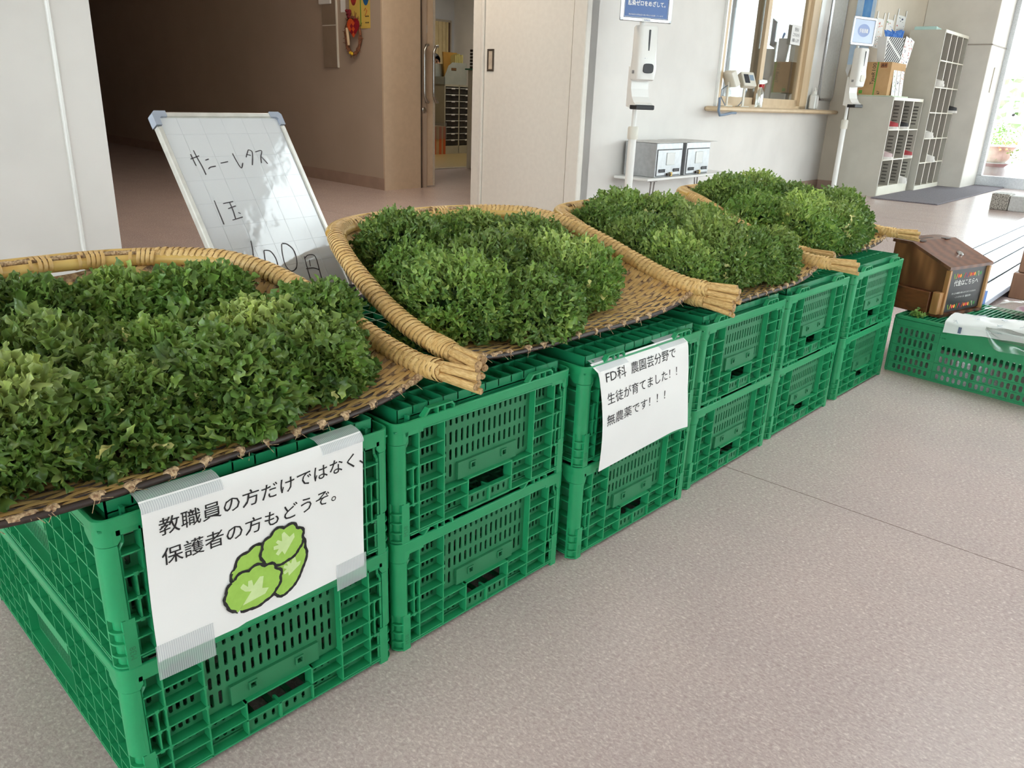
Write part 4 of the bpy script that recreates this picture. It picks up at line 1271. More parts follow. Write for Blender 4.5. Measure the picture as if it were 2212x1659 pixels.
# ------------------------------------------------------------------ whiteboard price sign
phi, tau = math.radians(6.63), math.radians(32.5)
ux = Vector((math.cos(phi), math.sin(phi), 0)); bk_ = Vector((-math.sin(phi), math.cos(phi), 0))
upv = Vector((0, 0, 1)) * math.cos(tau) + bk_ * math.sin(tau)
nrm = ux.cross(upv)
WBM = Matrix(((ux.x, upv.x, nrm.x, 0.770), (ux.y, upv.y, nrm.y, 0.592), (ux.z, upv.z, nrm.z, 0.4185), (0, 0, 0, 1)))
wb = empty('whiteboard_sign', WBM, 'small leaning whiteboard with handwritten lettuce price', 'whiteboard')
BWW, BHH = 0.302, 0.447
M_WBS = mat('whiteboard_enamel', S(216, 217, 219), 0.08, 0, 0.8, noise=(4, 3), col2=S(211, 212, 215), bump=(7, 0.5, 0.006), coat=1.0)
MB().box(-BWW + 0.006, -0.006, 0.006, BHH - 0.006, -0.006, -0.0005).obj('board_surface', M_WBS, wb)
M_FRM = mat('frame_aluminium', S(218, 215, 208), 0.35, 0.6, noise=(40, 2), col2=S(206, 203, 196))
for q in ((-BWW + 0.02, -0.02, BHH - 0.0115, BHH), (-BWW + 0.02, -0.02, 0, 0.0115), (-BWW, -BWW + 0.0115, 0.03, BHH - 0.03), (-0.0115, 0, 0.03, BHH - 0.03)):
    MB().cbox(q[0], q[1], q[2], q[3], -0.011, 0.004, 0.002).obj('frame_bar', M_FRM, wb)
M_CORN = mat('corner_cap_grey', S(160, 166, 180), 0.45, noise=(10, 2), col2=S(152, 158, 172))
M_CORND = mat('corner_cap_dark', S(88, 84, 92), 0.5, noise=(10, 2), col2=S(80, 76, 84))
for sx, sy in ((0, 0), (1, 0), (0, 1), (1, 1)):
    mb = MB()
    L1 = 0.030; tt = 0.0125
    poly = [(0.006, 0), (L1, 0), (L1, tt), (tt + 0.004, tt), (tt, tt + 0.004), (tt, L1), (0, L1), (0, 0.006)]
    pts = [((-BWW - 0.001 + x) if sx == 0 else (0.001 - x), (-0.001 + y) if sy == 0 else (BHH + 0.001 - y)) for x, y in poly]
    if sx != sy: pts = pts[::-1]
    mb.prism(pts, -0.013, 0.006)
    mb.obj('corner_cap', M_CORN if sy else M_CORND, wb)
# faint ruled grid
mb = MB()
for k in range(1, 6): mb.box(-BWW + 0.05 * k - 0.00025, -BWW + 0.05 * k + 0.00025, 0.012, BHH - 0.012, -0.0005, -0.0002)
for k in range(1, 9): mb.box(-BWW + 0.012, -0.012, 0.05 * k - 0.00025, 0.05 * k + 0.00025, -0.0005, -0.0002)
mb.obj('ruled_lines', mat('ruled_grey', S(203, 204, 207), 0.12, 0, 0.8, noise=(10, 2), col2=S(198, 199, 202), coat=1.0), wb)
STROKES = [[(-0.2544, 0.357), (-0.253, 0.3315)], [(-0.2447, 0.3649), (-0.2433, 0.3489), (-0.2404, 0.3267), (-0.24, 0.3115)], [(-0.259, 0.3463), (-0.2374, 0.3527)], [(-0.2278, 0.3426), (-0.2191, 0.345)], [(-0.2292, 0.3233), (-0.2232, 0.3271), (-0.2103, 0.3287)], [(-0.1969, 0.3347), (-0.1781, 0.3374)], [(-0.1597, 0.3552), (-0.1576, 0.3365), (-0.1536, 0.3219), (-0.145, 0.333)], [(-0.1183, 0.3623), (-0.1313, 0.3453)], [(-0.1183, 0.3623), (-0.1111, 0.3576), (-0.1168, 0.3418), (-0.1243, 0.327)], [(-0.1281, 0.3524), (-0.1181, 0.3491)], [(-0.1037, 0.3567), (-0.0867, 0.3591), (-0.0947, 0.3452), (-0.0999, 0.3307)], [(-0.0932, 0.3451), (-0.0849, 0.3285)], [(-0.2462, 0.2556), (-0.2468, 0.2255), (-0.2472, 0.2036)], [(-0.23, 0.2473), (-0.2055, 0.25)], [(-0.2237, 0.2356), (-0.2041, 0.2401)], [(-0.2143, 0.25), (-0.2143, 0.2305), (-0.2165, 0.2126)], [(-0.2049, 0.2253), (-0.2001, 0.2229)], [(-0.2247, 0.2107), (-0.1987, 0.2149)], [(-0.2037, 0.1628), (-0.2082, 0.1433), (-0.2186, 0.1142)], [(-0.1832, 0.1384), (-0.1896, 0.1182), (-0.1924, 0.0989)], [(-0.1832, 0.1384), (-0.1693, 0.135), (-0.1637, 0.1171), (-0.1679, 0.095), (-0.1731, 0.0873)], [(-0.135, 0.1474), (-0.1426, 0.1283), (-0.1479, 0.1004), (-0.1406, 0.0854), (-0.1256, 0.0896), (-0.1156, 0.107), (-0.1127, 0.1299), (-0.1221, 0.1443), (-0.1333, 0.1478)], [(-0.093, 0.1124), (-0.0986, 0.0839), (-0.1022, 0.0581)], [(-0.0951, 0.1068), (-0.0841, 0.1134), (-0.0693, 0.1125), (-0.0657, 0.1024), (-0.0701, 0.0763), (-0.0732, 0.0575)], [(-0.0842, 0.1028), (-0.0887, 0.0882)], [(-0.1017, 0.0844), (-0.0835, 0.0838), (-0.071, 0.078)]]
def smooth_line(p, n=6):
    if len(p) < 3: return p
    out = []
    P = [p[0]] + p + [p[-1]]
    for i in range(1, len(P) - 2):
        for k in range(n):
            t = k / n
            f = lambda a: 0.5 * ((2 * P[i][a]) + (-P[i - 1][a] + P[i + 1][a]) * t + (2 * P[i - 1][a] - 5 * P[i][a] + 4 * P[i + 1][a] - P[i + 2][a]) * t * t + (-P[i - 1][a] + 3 * P[i][a] - 3 * P[i + 1][a] + P[i + 2][a]) * t ** 3)
            out.append((f(0), f(1)))
    return out + [p[-1]]
flat = lambda s, t: (s, t, 0)
for words in (STROKES[:12], STROKES[12:18], STROKES[18:]):
    mb = MB()
    for st in words:
        pts = smooth_line(st); n = len(pts); vs = []; fs = []
        w = 0.0024 if words is STROKES[:12] else 0.0022
        for i in range(n):
            a = pts[max(i - 1, 0)]; b = pts[min(i + 1, n - 1)]
            dx, dy = b[0] - a[0], b[1] - a[1]; L = math.hypot(dx, dy) or 1
            ww = 0.0023 * (0.85 + 0.3 * i / n)
            vs += [(pts[i][0] - dy / L * ww / 2, pts[i][1] + dx / L * ww / 2, 0.0001), (pts[i][0] + dy / L * ww / 2, pts[i][1] - dx / L * ww / 2, 0.0001)]
        fs = [(2 * i, 2 * i + 1, 2 * i + 3, 2 * i + 2) for i in range(n - 1)]
        mb.add(vs, fs)
    mb.obj('handwriting', M_MARK, wb)
# folding stay behind and grey feet
inv = WBM.inverted()
def loc(p): return inv @ Vector(p)
for k in (0.04, 0.26):
    top = Vector((-k, 0.30, -0.010)); ft = loc(WBM @ Vector((-k, 0.0, 0)) + Vector((0.02, -0.0, 0)))
    a = WBM @ top; gpt = Vector((a.x, a.y + 0.02, 0.0))
MB().tube([Vector((-0.012, 0.03, -0.014)), Vector((-0.012, -0.004, -0.012)), loc((0.776, 0.575, 0.4225)), loc((0.790, 0.545, 0.4225))], 0.0075, 10).obj('foot', M_CORND, wb, smooth=True)
MB().tube([Vector((-0.29, 0.03, -0.014)), Vector((-0.29, -0.004, -0.012)), loc((0.490, 0.545, 0.4225)), loc((0.495, 0.515, 0.4225))], 0.0075, 10).obj('foot', M_CORND, wb, smooth=True)

# ------------------------------------------------------------------ long slotted crate at the end of the row
def slotted_crate():
    t = empty('slotted_crate', Wd(2.571, 0.012, 0, -94.5), 'low green slotted crate lying crosswise beyond the row, under the money box', 'crate')
    LX, DY, HZ = 0.66, 0.44, 0.200
    # local frame: long face is y = 0 (towards the aisle), x along it
    def long_side():
        mb = MB(); r = 0.003
        rows = []
        secA = (0.012, 0.150); secB = (0.155, 0.505); secC = (0.510, 0.648)
        def cells(zs, n_side, n_mid):
            for (za, zb) in zs:
                sl = []
                for sec in (secA, secC): sl += spaced(sec[0] + 0.008, sec[1] - 0.008, n_side, 0.0095)
                sl += spaced(secB[0] + 0.008, secB[1] - 0.008, n_mid, 0.0105)
                rows.append((za, zb, sl))
        cells(((0.012, 0.030), (0.040, 0.060), (0.070, 0.092), (0.102, 0.128)), 7, 19)
        sl = []
        for sec in (secA, secC): sl += spaced(sec[0] + 0.008, sec[1] - 0.008, 7, 0.0095)
        rows.append((0.136, 0.160, sl))
        slot_panel(mb, 0.0, LX, 0.0, 0.190, 0.004, 0.0075, rows)
        for z in (0.007, 0.035, 0.065, 0.097, 0.132, 0.165, 0.186):
            if 0.09 < z < 0.18:
                mb.box(0, 0.1525, 0, 0.006, z - r / 2, z + r / 2).box(0.5075, LX, 0, 0.006, z - r / 2, z + r / 2)
            else: mb.box(0, LX, 0, 0.006, z - r / 2, z + r / 2)
        for x in (0.0015, 0.1525, 0.5075, LX - 0.0015): mb.box(x - r / 2, x + r / 2, 0, 0.006, 0.005, 0.188)
        for x in (0.27, 0.39): mb.box(x - r / 2, x + r / 2, 0, 0.006, 0.005, 0.065)
        mb.box(0.175, 0.485, -0.0005, 0.006, 0.150, 0.186)      # plain hand panel
        for (a, b) in ((0.156, 0.163), (0.165, 0.172)):
            mb.box(a, b, 0, 0.006, 0.152, 0.154).box(a, b, 0, 0.006, 0.168, 0.170)
        return mb
    me = long_side().mesh('long_side', M_GREEND)
    link(me, 'long_side', t)
    o = link(me, 'long_side', t); o.matrix_local = Matrix.Translation((LX, DY, 0)) @ Matrix.Rotation(PI, 4, 'Z')
    def short_side():
        mb = MB(); rows = []
        for (za, zb) in ((0.012, 0.030), (0.040, 0.060), (0.070, 0.092), (0.102, 0.128), (0.138, 0.160)):
            rows.append((za, zb, spaced(0.03, DY - 0.03, 22, 0.0068)))
        slot_panel(mb, 0.0, DY, 0.0, 0.190, 0.004, 0.0075, rows)
        for z in (0.007, 0.035, 0.065, 0.097, 0.132, 0.165, 0.186): mb.box(0, DY, 0, 0.006, z - 0.0015, z + 0.0015)
        return mb
    me = short_side().mesh('short_side', M_GREEND)
    o = link(me, 'short_side', t); o.matrix_local = Matrix.Translation((0, DY, 0)) @ Matrix.Rotation(-PI / 2, 4, 'Z')
    o = link(me, 'short_side', t); o.matrix_local = Matrix.Translation((LX, 0, 0)) @ Matrix.Rotation(PI / 2, 4, 'Z')
    mb = MB()
    for (a, b, c, d) in ((0, LX, 0, 0.012), (0, LX, DY - 0.012, DY), (0, 0.012, 0, DY), (LX - 0.012, LX, 0, DY)):
        mb.cbox(a, b, c, d, 0.188, 0.200, 0.002)
    mb.obj('rim', M_GREEND, t)
    mb = MB()
    for i in range(44):
        x = 0.02 + i * (LX - 0.04) / 43
        mb.box(x - 0.0022, x + 0.0022, 0.01, DY - 0.01, 0.194, 0.2005)
    for j in range(10):
        y = 0.02 + j * (DY - 0.04) / 9
        mb.box(0.01, LX - 0.01, y - 0.003, y + 0.003, 0.191, 0.197)
    mb.box(0.01, LX - 0.01, 0.01, DY - 0.01, 0.186, 0.188)
    mb.obj('top_grid', M_GREENL, t)
    return t
slotted_crate()
# ------------------------------------------------------------------ wooden money box
def wood_mat(name, a, b, scale, rough=0.35):
    m = bpy.data.materials.new(name); m.use_nodes = True
    nt = m.node_tree; L = nt.links; bs = nt.nodes['Principled BSDF']
    tc = nt.nodes.new('ShaderNodeTexCoord'); mp = nt.nodes.new('ShaderNodeMapping'); mp.inputs['Scale'].default_value = scale
    L.new(tc.outputs['Object'], mp.inputs[0])
    w = nt.nodes.new('ShaderNodeTexWave'); w.wave_type = 'BANDS'; w.bands_direction = 'X'; w.inputs['Scale'].default_value = 1.0; w.inputs['Distortion'].default_value = 4.0; w.inputs['Detail'].default_value = 2; w.inputs['Detail Scale'].default_value = 0.8
    L.new(mp.outputs[0], w.inputs['Vector'])
    r = nt.nodes.new('ShaderNodeValToRGB'); r.color_ramp.elements[0].color = (*a, 1); r.color_ramp.elements[1].color = (*b, 1)
    L.new(w.outputs['Fac'], r.inputs[0]); L.new(r.outputs[0], bs.inputs['Base Color'])
    bs.inputs['Roughness'].default_value = rough
    return m
M_WD1 = wood_mat('scorched_cedar_side', S(92, 56, 34), S(172, 120, 76), (60, 18, 4))
M_WD2 = wood_mat('scorched_cedar_plank', S(54, 28, 18), S(112, 66, 38), (6, 20, 60))
M_WD3 = wood_mat('stained_cedar_roof', S(84, 52, 38), S(112, 72, 52), (6, 70, 10), 0.3)
M_WDL = wood_mat('cedar_edge_light', S(186, 142, 92), S(150, 104, 62), (40, 40, 6))
MBX = Wd(2.648, -0.100, 0.2005, -14)
bxo = empty('money_box', MBX, 'dark stained wooden money box with a blackboard sign on the low crate', 'money box')
BWX, BDY = 0.245, 0.205
# profile in (y, z): front low, ridge towards the back
prof = [(0, 0), (BDY, 0), (BDY, 0.222), (0.138, 0.222), (0.0, 0.166)]
for x in (0.0, BWX - 0.012):
    MB().prism([(p[0], p[1]) for p in prof][::-1], x, x + 0.012, 'x').obj('side_board', M_WD1, bxo)
MB().box(0.012, BWX - 0.012, 0.004, 0.014, 0.0, 0.166).obj('front_board', M_WD2, bxo)
MB().box(0.012, BWX - 0.012, BDY - 0.012, BDY, 0.0, 0.222).obj('back_board', M_WD2, bxo)
MB().box(-0.012, BWX + 0.006, -0.012, BDY + 0.006, 0.0, 0.010).obj('base_board', M_WD2, bxo)
mb = MB(); mb.prism([(-0.012, 0.1615), (0.138, 0.2225), (0.138, 0.2325), (-0.012, 0.1715)][::-1], -0.010, BWX + 0.010, 'x')
lid = mb.obj('sloping_lid', M_WD3, bxo)
MB().box(-0.008, BWX + 0.008, 0.139, BDY + 0.006, 0.2225, 0.2325).obj('top_board', M_WD3, bxo)
for x in (0.03, 0.18): MB().box(x, x + 0.03, 0.130, 0.148, 0.2318, 0.2342).obj('hinge', M_VINE, lid)
MB().box(0.08, 0.165, 0.168, 0.176, 0.2320, 0.2330).obj('coin_slot', M_BLACK, bxo)
mb = MB(Matrix.Translation((BWX * 0.56, 0.048, 0.1975)) @ Matrix.Rotation(math.radians(22), 4, 'X')); mb.lathe([(0.0125, -0.006), (0.0125, 0.003), (0.009, 0.006)], 16)
lk = mb.obj('lid_lock', M_STEEL, lid, smooth=True)
tr_ = MB().cbox(-0.028, 0.0, 0.028, BDY - 0.004, 0.004, 0.082, 0.002); tr_.obj('side_tray_board', M_WD2, bxo)
MB().cbox(-0.028, -0.002, -0.006, 0.020, 0.010, 0.086, 0.002).obj('tray_end_block', M_WDL, bxo)
MB().cbox(-0.004, 0.008, -0.012, 0.003, 0.006, 0.160, 0.001).obj('front_edge_strip', M_WDL, bxo)
MB().cbox(BWX - 0.008, BWX + 0.004, -0.012, 0.003, 0.006, 0.160, 0.001).obj('front_edge_strip', M_WDL, bxo)
M_CHALK = mat('chalkboard_print', S(26, 24, 27), 0.35, noise=(30, 3), col2=S(34, 32, 35))
sg = MB().box(0.010, BWX - 0.010, -0.0035, 0.004, 0.014, 0.160).obj('blackboard_sign', M_CHALK, bxo)
M_CHW = mat('chalk_white', S(232, 230, 226), 0.8, noise=(100, 2), col2=S(222, 220, 216))
sgf = lambda s0, t0: (lambda x, y: (s0 + x, -0.0040, t0 + y))
text_part('lettering', '代金はこちらへ', 0.022, sgf(BWX / 2, 0.103), M_CHW, sg, bold=0.006, width=0.150, center=True)
text_part('lettering', '売り上げは農園芸の購入にあてさせていただきます。', 0.0065, sgf(BWX / 2, 0.073), M_CHW, sg, width=0.150, center=True)
text_part('lettering', '〜フードデザイン科　農園芸分野〜', 0.0075, sgf(BWX / 2, 0.058), M_CHW, sg, width=0.102, center=True)
VEG = [((150, 205, 80), 'stick'), ((240, 190, 60), 'stick'), ((230, 80, 70), 'round'), ((240, 160, 60), 'round'), ((90, 170, 80), 'stick'), ((220, 90, 70), 'stick'), ((130, 60, 120), 'stick'), ((220, 80, 60), 'stick'), ((240, 140, 60), 'round'), ((220, 70, 70), 'round'), ((240, 160, 70), 'round'), ((120, 190, 90), 'stick'), ((230, 235, 200), 'stick'), ((80, 150, 80), 'round')]
for t0 in (0.136, 0.030):
    for k, (c, kd) in enumerate(VEG):
        m_ = mat('chalk_%d_%d_%d' % c, S(*c), 0.8, noise=(80, 2), col2=S(*[int(q * 0.88) for q in c]))
        cx_ = 0.042 + k * 0.0124
        mb = MB()
        if kd == 'round': pts = [(cx_ + 0.0056 * math.cos(a), t0 + 0.0066 * math.sin(a)) for a in np.linspace(0, 2 * PI, 10, endpoint=False)]
        else:
            sg_ = 1 if k % 3 else -1
            pts = [(cx_ - sg_ * 0.004, t0 - 0.009), (cx_ - sg_ * 0.001, t0 - 0.009), (cx_ + sg_ * 0.005, t0 + 0.008), (cx_ + sg_ * 0.002, t0 + 0.009)]
        mb.add([(p[0], -0.0040, p[1]) for p in pts], [tuple(range(len(pts)))])
        mb.obj('printed_vegetable', m_, sg)
# ------------------------------------------------------------------ bags and scraps on the low crate
def crumple(name, W_, H_, nx, ny, fn, material, label, cat, seed, amp=0.006, mw=None):
    g = np.random.default_rng(seed)
    k = [(g.uniform(5, 40, 2), g.uniform(0, 6.28), g.uniform(0.3, 1)) for _ in range(9)]
    vs = []; fs = []
    for j in range(ny + 1):
        for i in range(nx + 1):
            s, t = W_ * i / nx, H_ * j / ny
            p = fn(s, t)
            d = sum(w * abs(math.sin(s * f[0] + t * f[1] + ph)) for f, ph, w in k) / 5
            vs.append((p[0] + amp * 0.3 * math.sin(37 * t), p[1] + amp * 0.3 * math.sin(41 * s), p[2] + amp * d))
    for j in range(ny):
        for i in range(nx):
            a = j * (nx + 1) + i; fs.append((a, a + 1, a + nx + 2, a + nx + 1))
    o = MB().add(vs, fs).obj(name, material, smooth=True, angle=180)
    if mw is not None: o.matrix_world = mw
    return tag(o, label, cat)
# white printed bag draped over the front edge of the low crate
def drape(s, t):
    # s along the crate face (to the right in the picture), t from the overhanging edge up and back
    over = 0.062
    y = -0.150 - s * 0.95
    x0 = 2.566 + y * 0.078
    if t < over: return (x0 - 0.006 - 0.004 * math.sin(12 * s), y, 0.206 - (over - t) * (0.55 + 0.3 * math.sin(3 + 7 * s)))
    return (x0 - 0.006 + (t - over), y, 0.208 + 0.012 * math.sin((t - over) * 20) + 0.018 * math.sin(6 * s) ** 2)
M_BAGW = mat('bag_film_white', S(236, 236, 234), 0.4, noise=(8, 3), col2=S(228, 228, 226))
bag = crumple('printed_plastic_bag', 0.44, 0.29, 50, 34, drape, M_BAGW, 'white plastic bag with faint printed sprigs draped over the low crate', 'bag', 5, 0.010)
M_SPRIG = mat('sprig_print_grey', S(190, 197, 204), 0.7, noise=(30, 2), col2=S(180, 187, 194))
gg = random.Random(12)
for k in range(26):
    s0, t0 = gg.uniform(0.03, 0.40), gg.uniform(0.03, 0.20)
    mb = MB()
    for q in range(6):
        a = gg.uniform(0, 6.28); ln = gg.uniform(0.006, 0.013)
        pA = Vector(drape(s0, t0)) + Vector((-0.004, 0, 0.0115)); pB = Vector(drape(min(max(s0 + ln * math.cos(a), 0), .44), min(max(t0 + ln * math.sin(a), 0), .24))) + Vector((-0.004, 0, 0.0115))
        mb.tube([pA, pB], 0.0006, 3)
    mb.obj('printed_sprig', M_SPRIG, bag)
MB().box(2.536, 2.5375, -0.205, -0.196, 0.186, 0.206).obj('printed_bar', mat('print_slate', S(96, 104, 130), 0.6, noise=(20, 2), col2=S(90, 98, 124)), bag)
def film(s, t):
    y = -0.275 - s
    return (2.522 + 0.075 * 0 - 0.01 * math.sin(9 * s) + 0.25 * max(t - 0.09, 0), y, 0.200 - 0.055 * (1 - t / 0.1) * math.sin(min(s / 0.06, 1) * PI / 2) if t < 0.1 else 0.212 + 0.01 * math.sin(30 * t))
crumple('clear_plastic_bag', 0.20, 0.20, 30, 26, film, M_FILM, 'clear crumpled plastic bag hanging over the low crate at the right edge', 'bag', 9, 0.022)
def film2(s, t): return (2.80 + s, -0.20 - t * 0.9 - 0.1 * s, 0.2105 + 0.035 * math.sin(PI * min(s / 0.2, 1)) * math.sin(PI * t / 0.3))
crumple('clear_wrapper', 0.20, 0.30, 26, 30, film2, M_FILM, 'clear wrapper with pink print lying right of the money box', 'wrapper', 14, 0.02)
def film3(s, t): return (2.86 + s, -0.28 - t * 0.8, 0.2125 + 0.02 * math.sin(PI * min(s / 0.12, 1)) * math.sin(PI * t / 0.2))
crumple('pink_printed_wrapper', 0.12, 0.20, 20, 20, film3, mat('pink_print_film', S(232, 214, 222), 0.3, noise=(24, 3, 0.42, 0.5), col2=S(196, 120, 160)), 'crumpled white and pink printed wrapper behind the draped bag', 'wrapper', 15, 0.018)
# blue bin edge behind the money box
t = empty('blue_tray', Wd(2.96, 0.02, 0.2005, -8), 'blue plastic tray edge behind the money box', 'tray')
mb = MB()
for q in ((0, 0.06, 0, 0.004), (0, 0.06, 0.076, 0.08), (0, 0.004, 0, 0.08), (0.056, 0.06, 0, 0.08)): mb.box(q[0], q[1], q[2] - 0.17, q[3] - 0.17, 0, 0.05)
M_BLUE = mat('tray_blue', S(44, 110, 190), 0.4, noise=(10, 2), col2=S(38, 102, 180))
mb.obj('tray_walls', M_BLUE, t); MB().box(0, 0.06, -0.17, -0.09, 0, 0.004).obj('tray_floor', M_BLUE, t)
# fallen scrap of lettuce on the low crate
scrap = link(lettuce_mesh(77, R=0.026, H=0.018, n=26, fine=1.3, heart=0.0, yellow=0.0, wr=(0.2, 0.3), core=False), 'lettuce_scrap'); scrap.matrix_world = Wd(2.590, -0.050, 0.2008, 40)
tag(scrap, 'small fallen scrap of lettuce on the low crate beside the money box', 'lettuce scrap')
# ------------------------------------------------------------------ reception window, ledge and things on it
wr_ = struct('window_3', MB().box(WU0, WU0 + 0.05, -0.33, -0.20, WZ0, WZ1).box(WU1 - 0.16, WU1, -0.33, -0.20, WZ0, WZ1).box(WU0, WU1, -0.33, -0.20, WZ0, WZ0 + 0.025).box(WU0, WU1, -0.33, -0.20, WZ1 - 0.05, WZ1), M_WOODF, BM)
struct('outer_strip', MB().box(WU0 - 0.02, WU0, -0.335, -0.31, WZ0, WZ1), M_PLW, parent=wr_)
struct('outer_strip', MB().box(WU1, WU1 + 0.10, -0.338, -0.31, WZ0 - 0.03, WZ1), M_PLW, parent=wr_)
for (a, b, v0) in ((WU0 + 0.05, 2.84, -0.255), (2.72, WU1 - 0.16, -0.295)):
    s_ = struct('sliding_sash', MB().box(a, a + 0.075, v0, v0 + 0.03, WZ0 + 0.025, WZ1 - 0.05).box(b - 0.055, b, v0, v0 + 0.03, WZ0 + 0.025, WZ1 - 0.05).box(a, b, v0, v0 + 0.03, WZ0 + 0.025, WZ0 + 0.085).box(a, b, v0, v0 + 0.03, WZ1 - 0.11, WZ1 - 0.05), M_WOODF, parent=wr_)
    struct('pane', MB().box(a + 0.07, b - 0.05, v0 + 0.012, v0 + 0.017, WZ0 + 0.08, WZ1 - 0.10), M_GLASS, parent=s_)
ld = MB().cbox(1.72, 4.40, -0.455, -0.3105, 0.795, 0.8345, 0.012)
tag(ld.obj('reception_ledge', M_WOODF, smooth=True, angle=30), 'beige wooden ledge under the reception window', 'ledge').matrix_world = B(0, 0)

def card(name, u, v, z, w, h, label, cat, lines, rz=0, tilt=0, material=None, group=None, ink=None):
    t = MB().box(0, w, -0.001, 0.0, 0, h).obj(name, material or M_PAPER)
    t.matrix_world = B(u, v, z, rz) @ Matrix.Rotation(math.radians(tilt), 4, 'Y')
    tag(t, label, cat, group)
    for (tx, s0, z0, sz, wd) in lines:
        text_part('lettering', tx, sz, (lambda s0, z0: (lambda x, y: (s0 + x, -0.0016, z0 + y)))(s0, z0), ink or M_INK, t, width=wd, center=True, bold=0.008)
    return t
card('window_card', 3.270, -0.300, 1.42, 0.225, 0.175, 'white card with three printed lines on the right reception pane', 'card',
     [('受付は', 0.112, 0.122, 0.035, 0.09), ('こちらから', 0.112, 0.075, 0.035, 0.15), ('お願いします', 0.112, 0.026, 0.035, 0.16)])
# hanging list behind left pane, carton and shelves inside the office
card('hanging_list', 2.205, -0.232, 1.24, 0.24, 0.40, 'pale printed list hanging inside the left reception pane', 'list', [('・　・　・', 0.12, 0.30, 0.02, 0.14), ('―――――', 0.12, 0.22, 0.02, 0.16), ('――――', 0.12, 0.10, 0.02, 0.14)], material=mat('list_paper', S(206, 212, 222), 0.8, noise=(5, 2), col2=S(200, 206, 216)), ink=mat('print_grey', S(150, 158, 170), 0.8, noise=(60, 2), col2=S(140, 148, 160)))
def shelf_unit(u, v, w, d, h, n, label, mtl):
    t = empty('book_shelf', B(u, v), label, 'shelf')
    MB().box(0, 0.02, 0, d, 0, h).obj('side_panel', mtl, t); MB().box(w - 0.02, w, 0, d, 0, h).obj('side_panel', mtl, t)
    MB().box(0, w, d - 0.015, d, 0, h).obj('back_panel', mtl, t)
    for i in range(n + 1):
        z = (h - 0.02) * i / n
        MB().box(0.02, w - 0.02, 0, d - 0.015, z, z + 0.02).obj('shelf_board', mtl, t)
    return t
M_SHB = mat('shelf_brown', S(120, 96, 78), 0.6, noise=(10, 3), col2=S(104, 82, 66))
shelf_unit(3.35, 0.9, 1.0, 0.35, 1.55, 5, 'brown shelf seen dimly through the reception window', M_SHB)
bg_ = random.Random(4)
for lv in range(5):
    x = 3.40
    for k in range(7):
        w_ = bg_.uniform(0.03, 0.07); hh = bg_.uniform(0.18, 0.25)
        c = bg_.choice(((200, 190, 170), (150, 120, 90), (170, 160, 150), (120, 100, 90), (210, 205, 195)))
        o = MB().box(0, w_, 0, 0.22, 0, hh).box(w_ * 0.2, w_ * 0.8, -0.001, 0, hh * 0.5, hh * 0.85).obj('file_binder', mat('binder_%d_%d_%d' % c, S(*c), 0.7, noise=(12, 2), col2=S(*[int(q * .9) for q in c])))
        o.matrix_world = B(x, 0.95, 0.306 * lv + 0.021)
        tag(o, 'binder, %s from left on the %s level of the brown office shelf' % (['first', 'second', 'third', 'fourth', 'fifth', 'sixth', 'seventh'][k], ['lowest', 'second', 'middle', 'fourth', 'top'][lv]), 'binder', 'binders on the brown office shelf')
        x += w_ + bg_.uniform(0.03, 0.08)
ct = empty('parcel_carton', B(2.75, 0.35, 0), 'cardboard carton with black characters inside the reception window', 'carton')
MB().box(0, 0.5, 0, 0.35, 0, 0.86).obj('desk_block', mat('desk_grey', S(176, 172, 160), 0.6, noise=(8, 2), col2=S(166, 162, 150)), ct)
MB().box(0.05, 0.45, 0.02, 0.32, 0.86, 1.18).obj('carton_body', M_CARD, ct)
text_part('lettering', '等送', 0.12, lambda x, y: (0.10 + x, 0.018, 0.96 + y), M_INK, ct, width=0.26, bold=0.01)

def sensor_stand(u, v, rz, label, with_screen):
    t = empty('desk_thermometer', B(u, v, 0.8355, rz), label, 'thermometer', 'thermometers on the reception ledge')
    MB().cbox(-0.05, 0.05, -0.04, 0.04, 0, 0.008, 0.002).obj('foot_plate', M_PLWG, t)
    MB().cbox(-0.012, 0.012, -0.014, 0.0, 0.005, 0.20, 0.003).obj('upright', M_PLWG, t)
    mb = MB(Matrix.Translation((0, -0.02, 0.215)) @ Matrix.Rotation(math.radians(-28), 4, 'X'))
    mb.cbox(-0.075, 0.075, -0.035, 0.02, -0.06, 0.07, 0.006)
    hd = mb.obj('sensor_head', M_PLWG, t)
    mb = MB(Matrix.Translation((0, -0.02, 0.215)) @ Matrix.Rotation(math.radians(-28), 4, 'X'))
    mb.box(-0.055, 0.0, -0.037, -0.034, -0.035, 0.045).obj('dark_window', mat('panel_dark', S(58, 60, 68), 0.2, noise=(10, 2), col2=S(50, 52, 60)), hd)
    mb = MB(Matrix.Translation((0, -0.02, 0.215)) @ Matrix.Rotation(math.radians(-28), 4, 'X'))
    mb.box(0.008, 0.055, -0.037, -0.034, -0.01, 0.040).obj('display', mat('lcd_blue', S(150, 170, 190), 0.2, noise=(10, 2), col2=S(140, 160, 180)), hd)
    MB().tube([(0.0, 0.0, 0.17), (0.05, 0.02, 0.14), (0.04, 0.03, 0.08), (0.0, 0.02, 0.03), (-0.03, 0.02, 0.004)], 0.004, 6).obj('cable', mat('cable_blue_grey', S(120, 138, 160), 0.5, noise=(10, 2), col2=S(110, 128, 150)), t, smooth=True)
    return t
sensor_stand(1.97, -0.375, 62, 'beige desk thermometer turned sideways at the left end of the ledge', True)
sensor_stand(2.28, -0.375, -20, 'beige desk thermometer with display facing out on the ledge', True)
sp = empty('spray_bottle', B(2.56, -0.40, 0.8355, -30), 'clear spray bottle with red collar on the reception ledge', 'bottle')
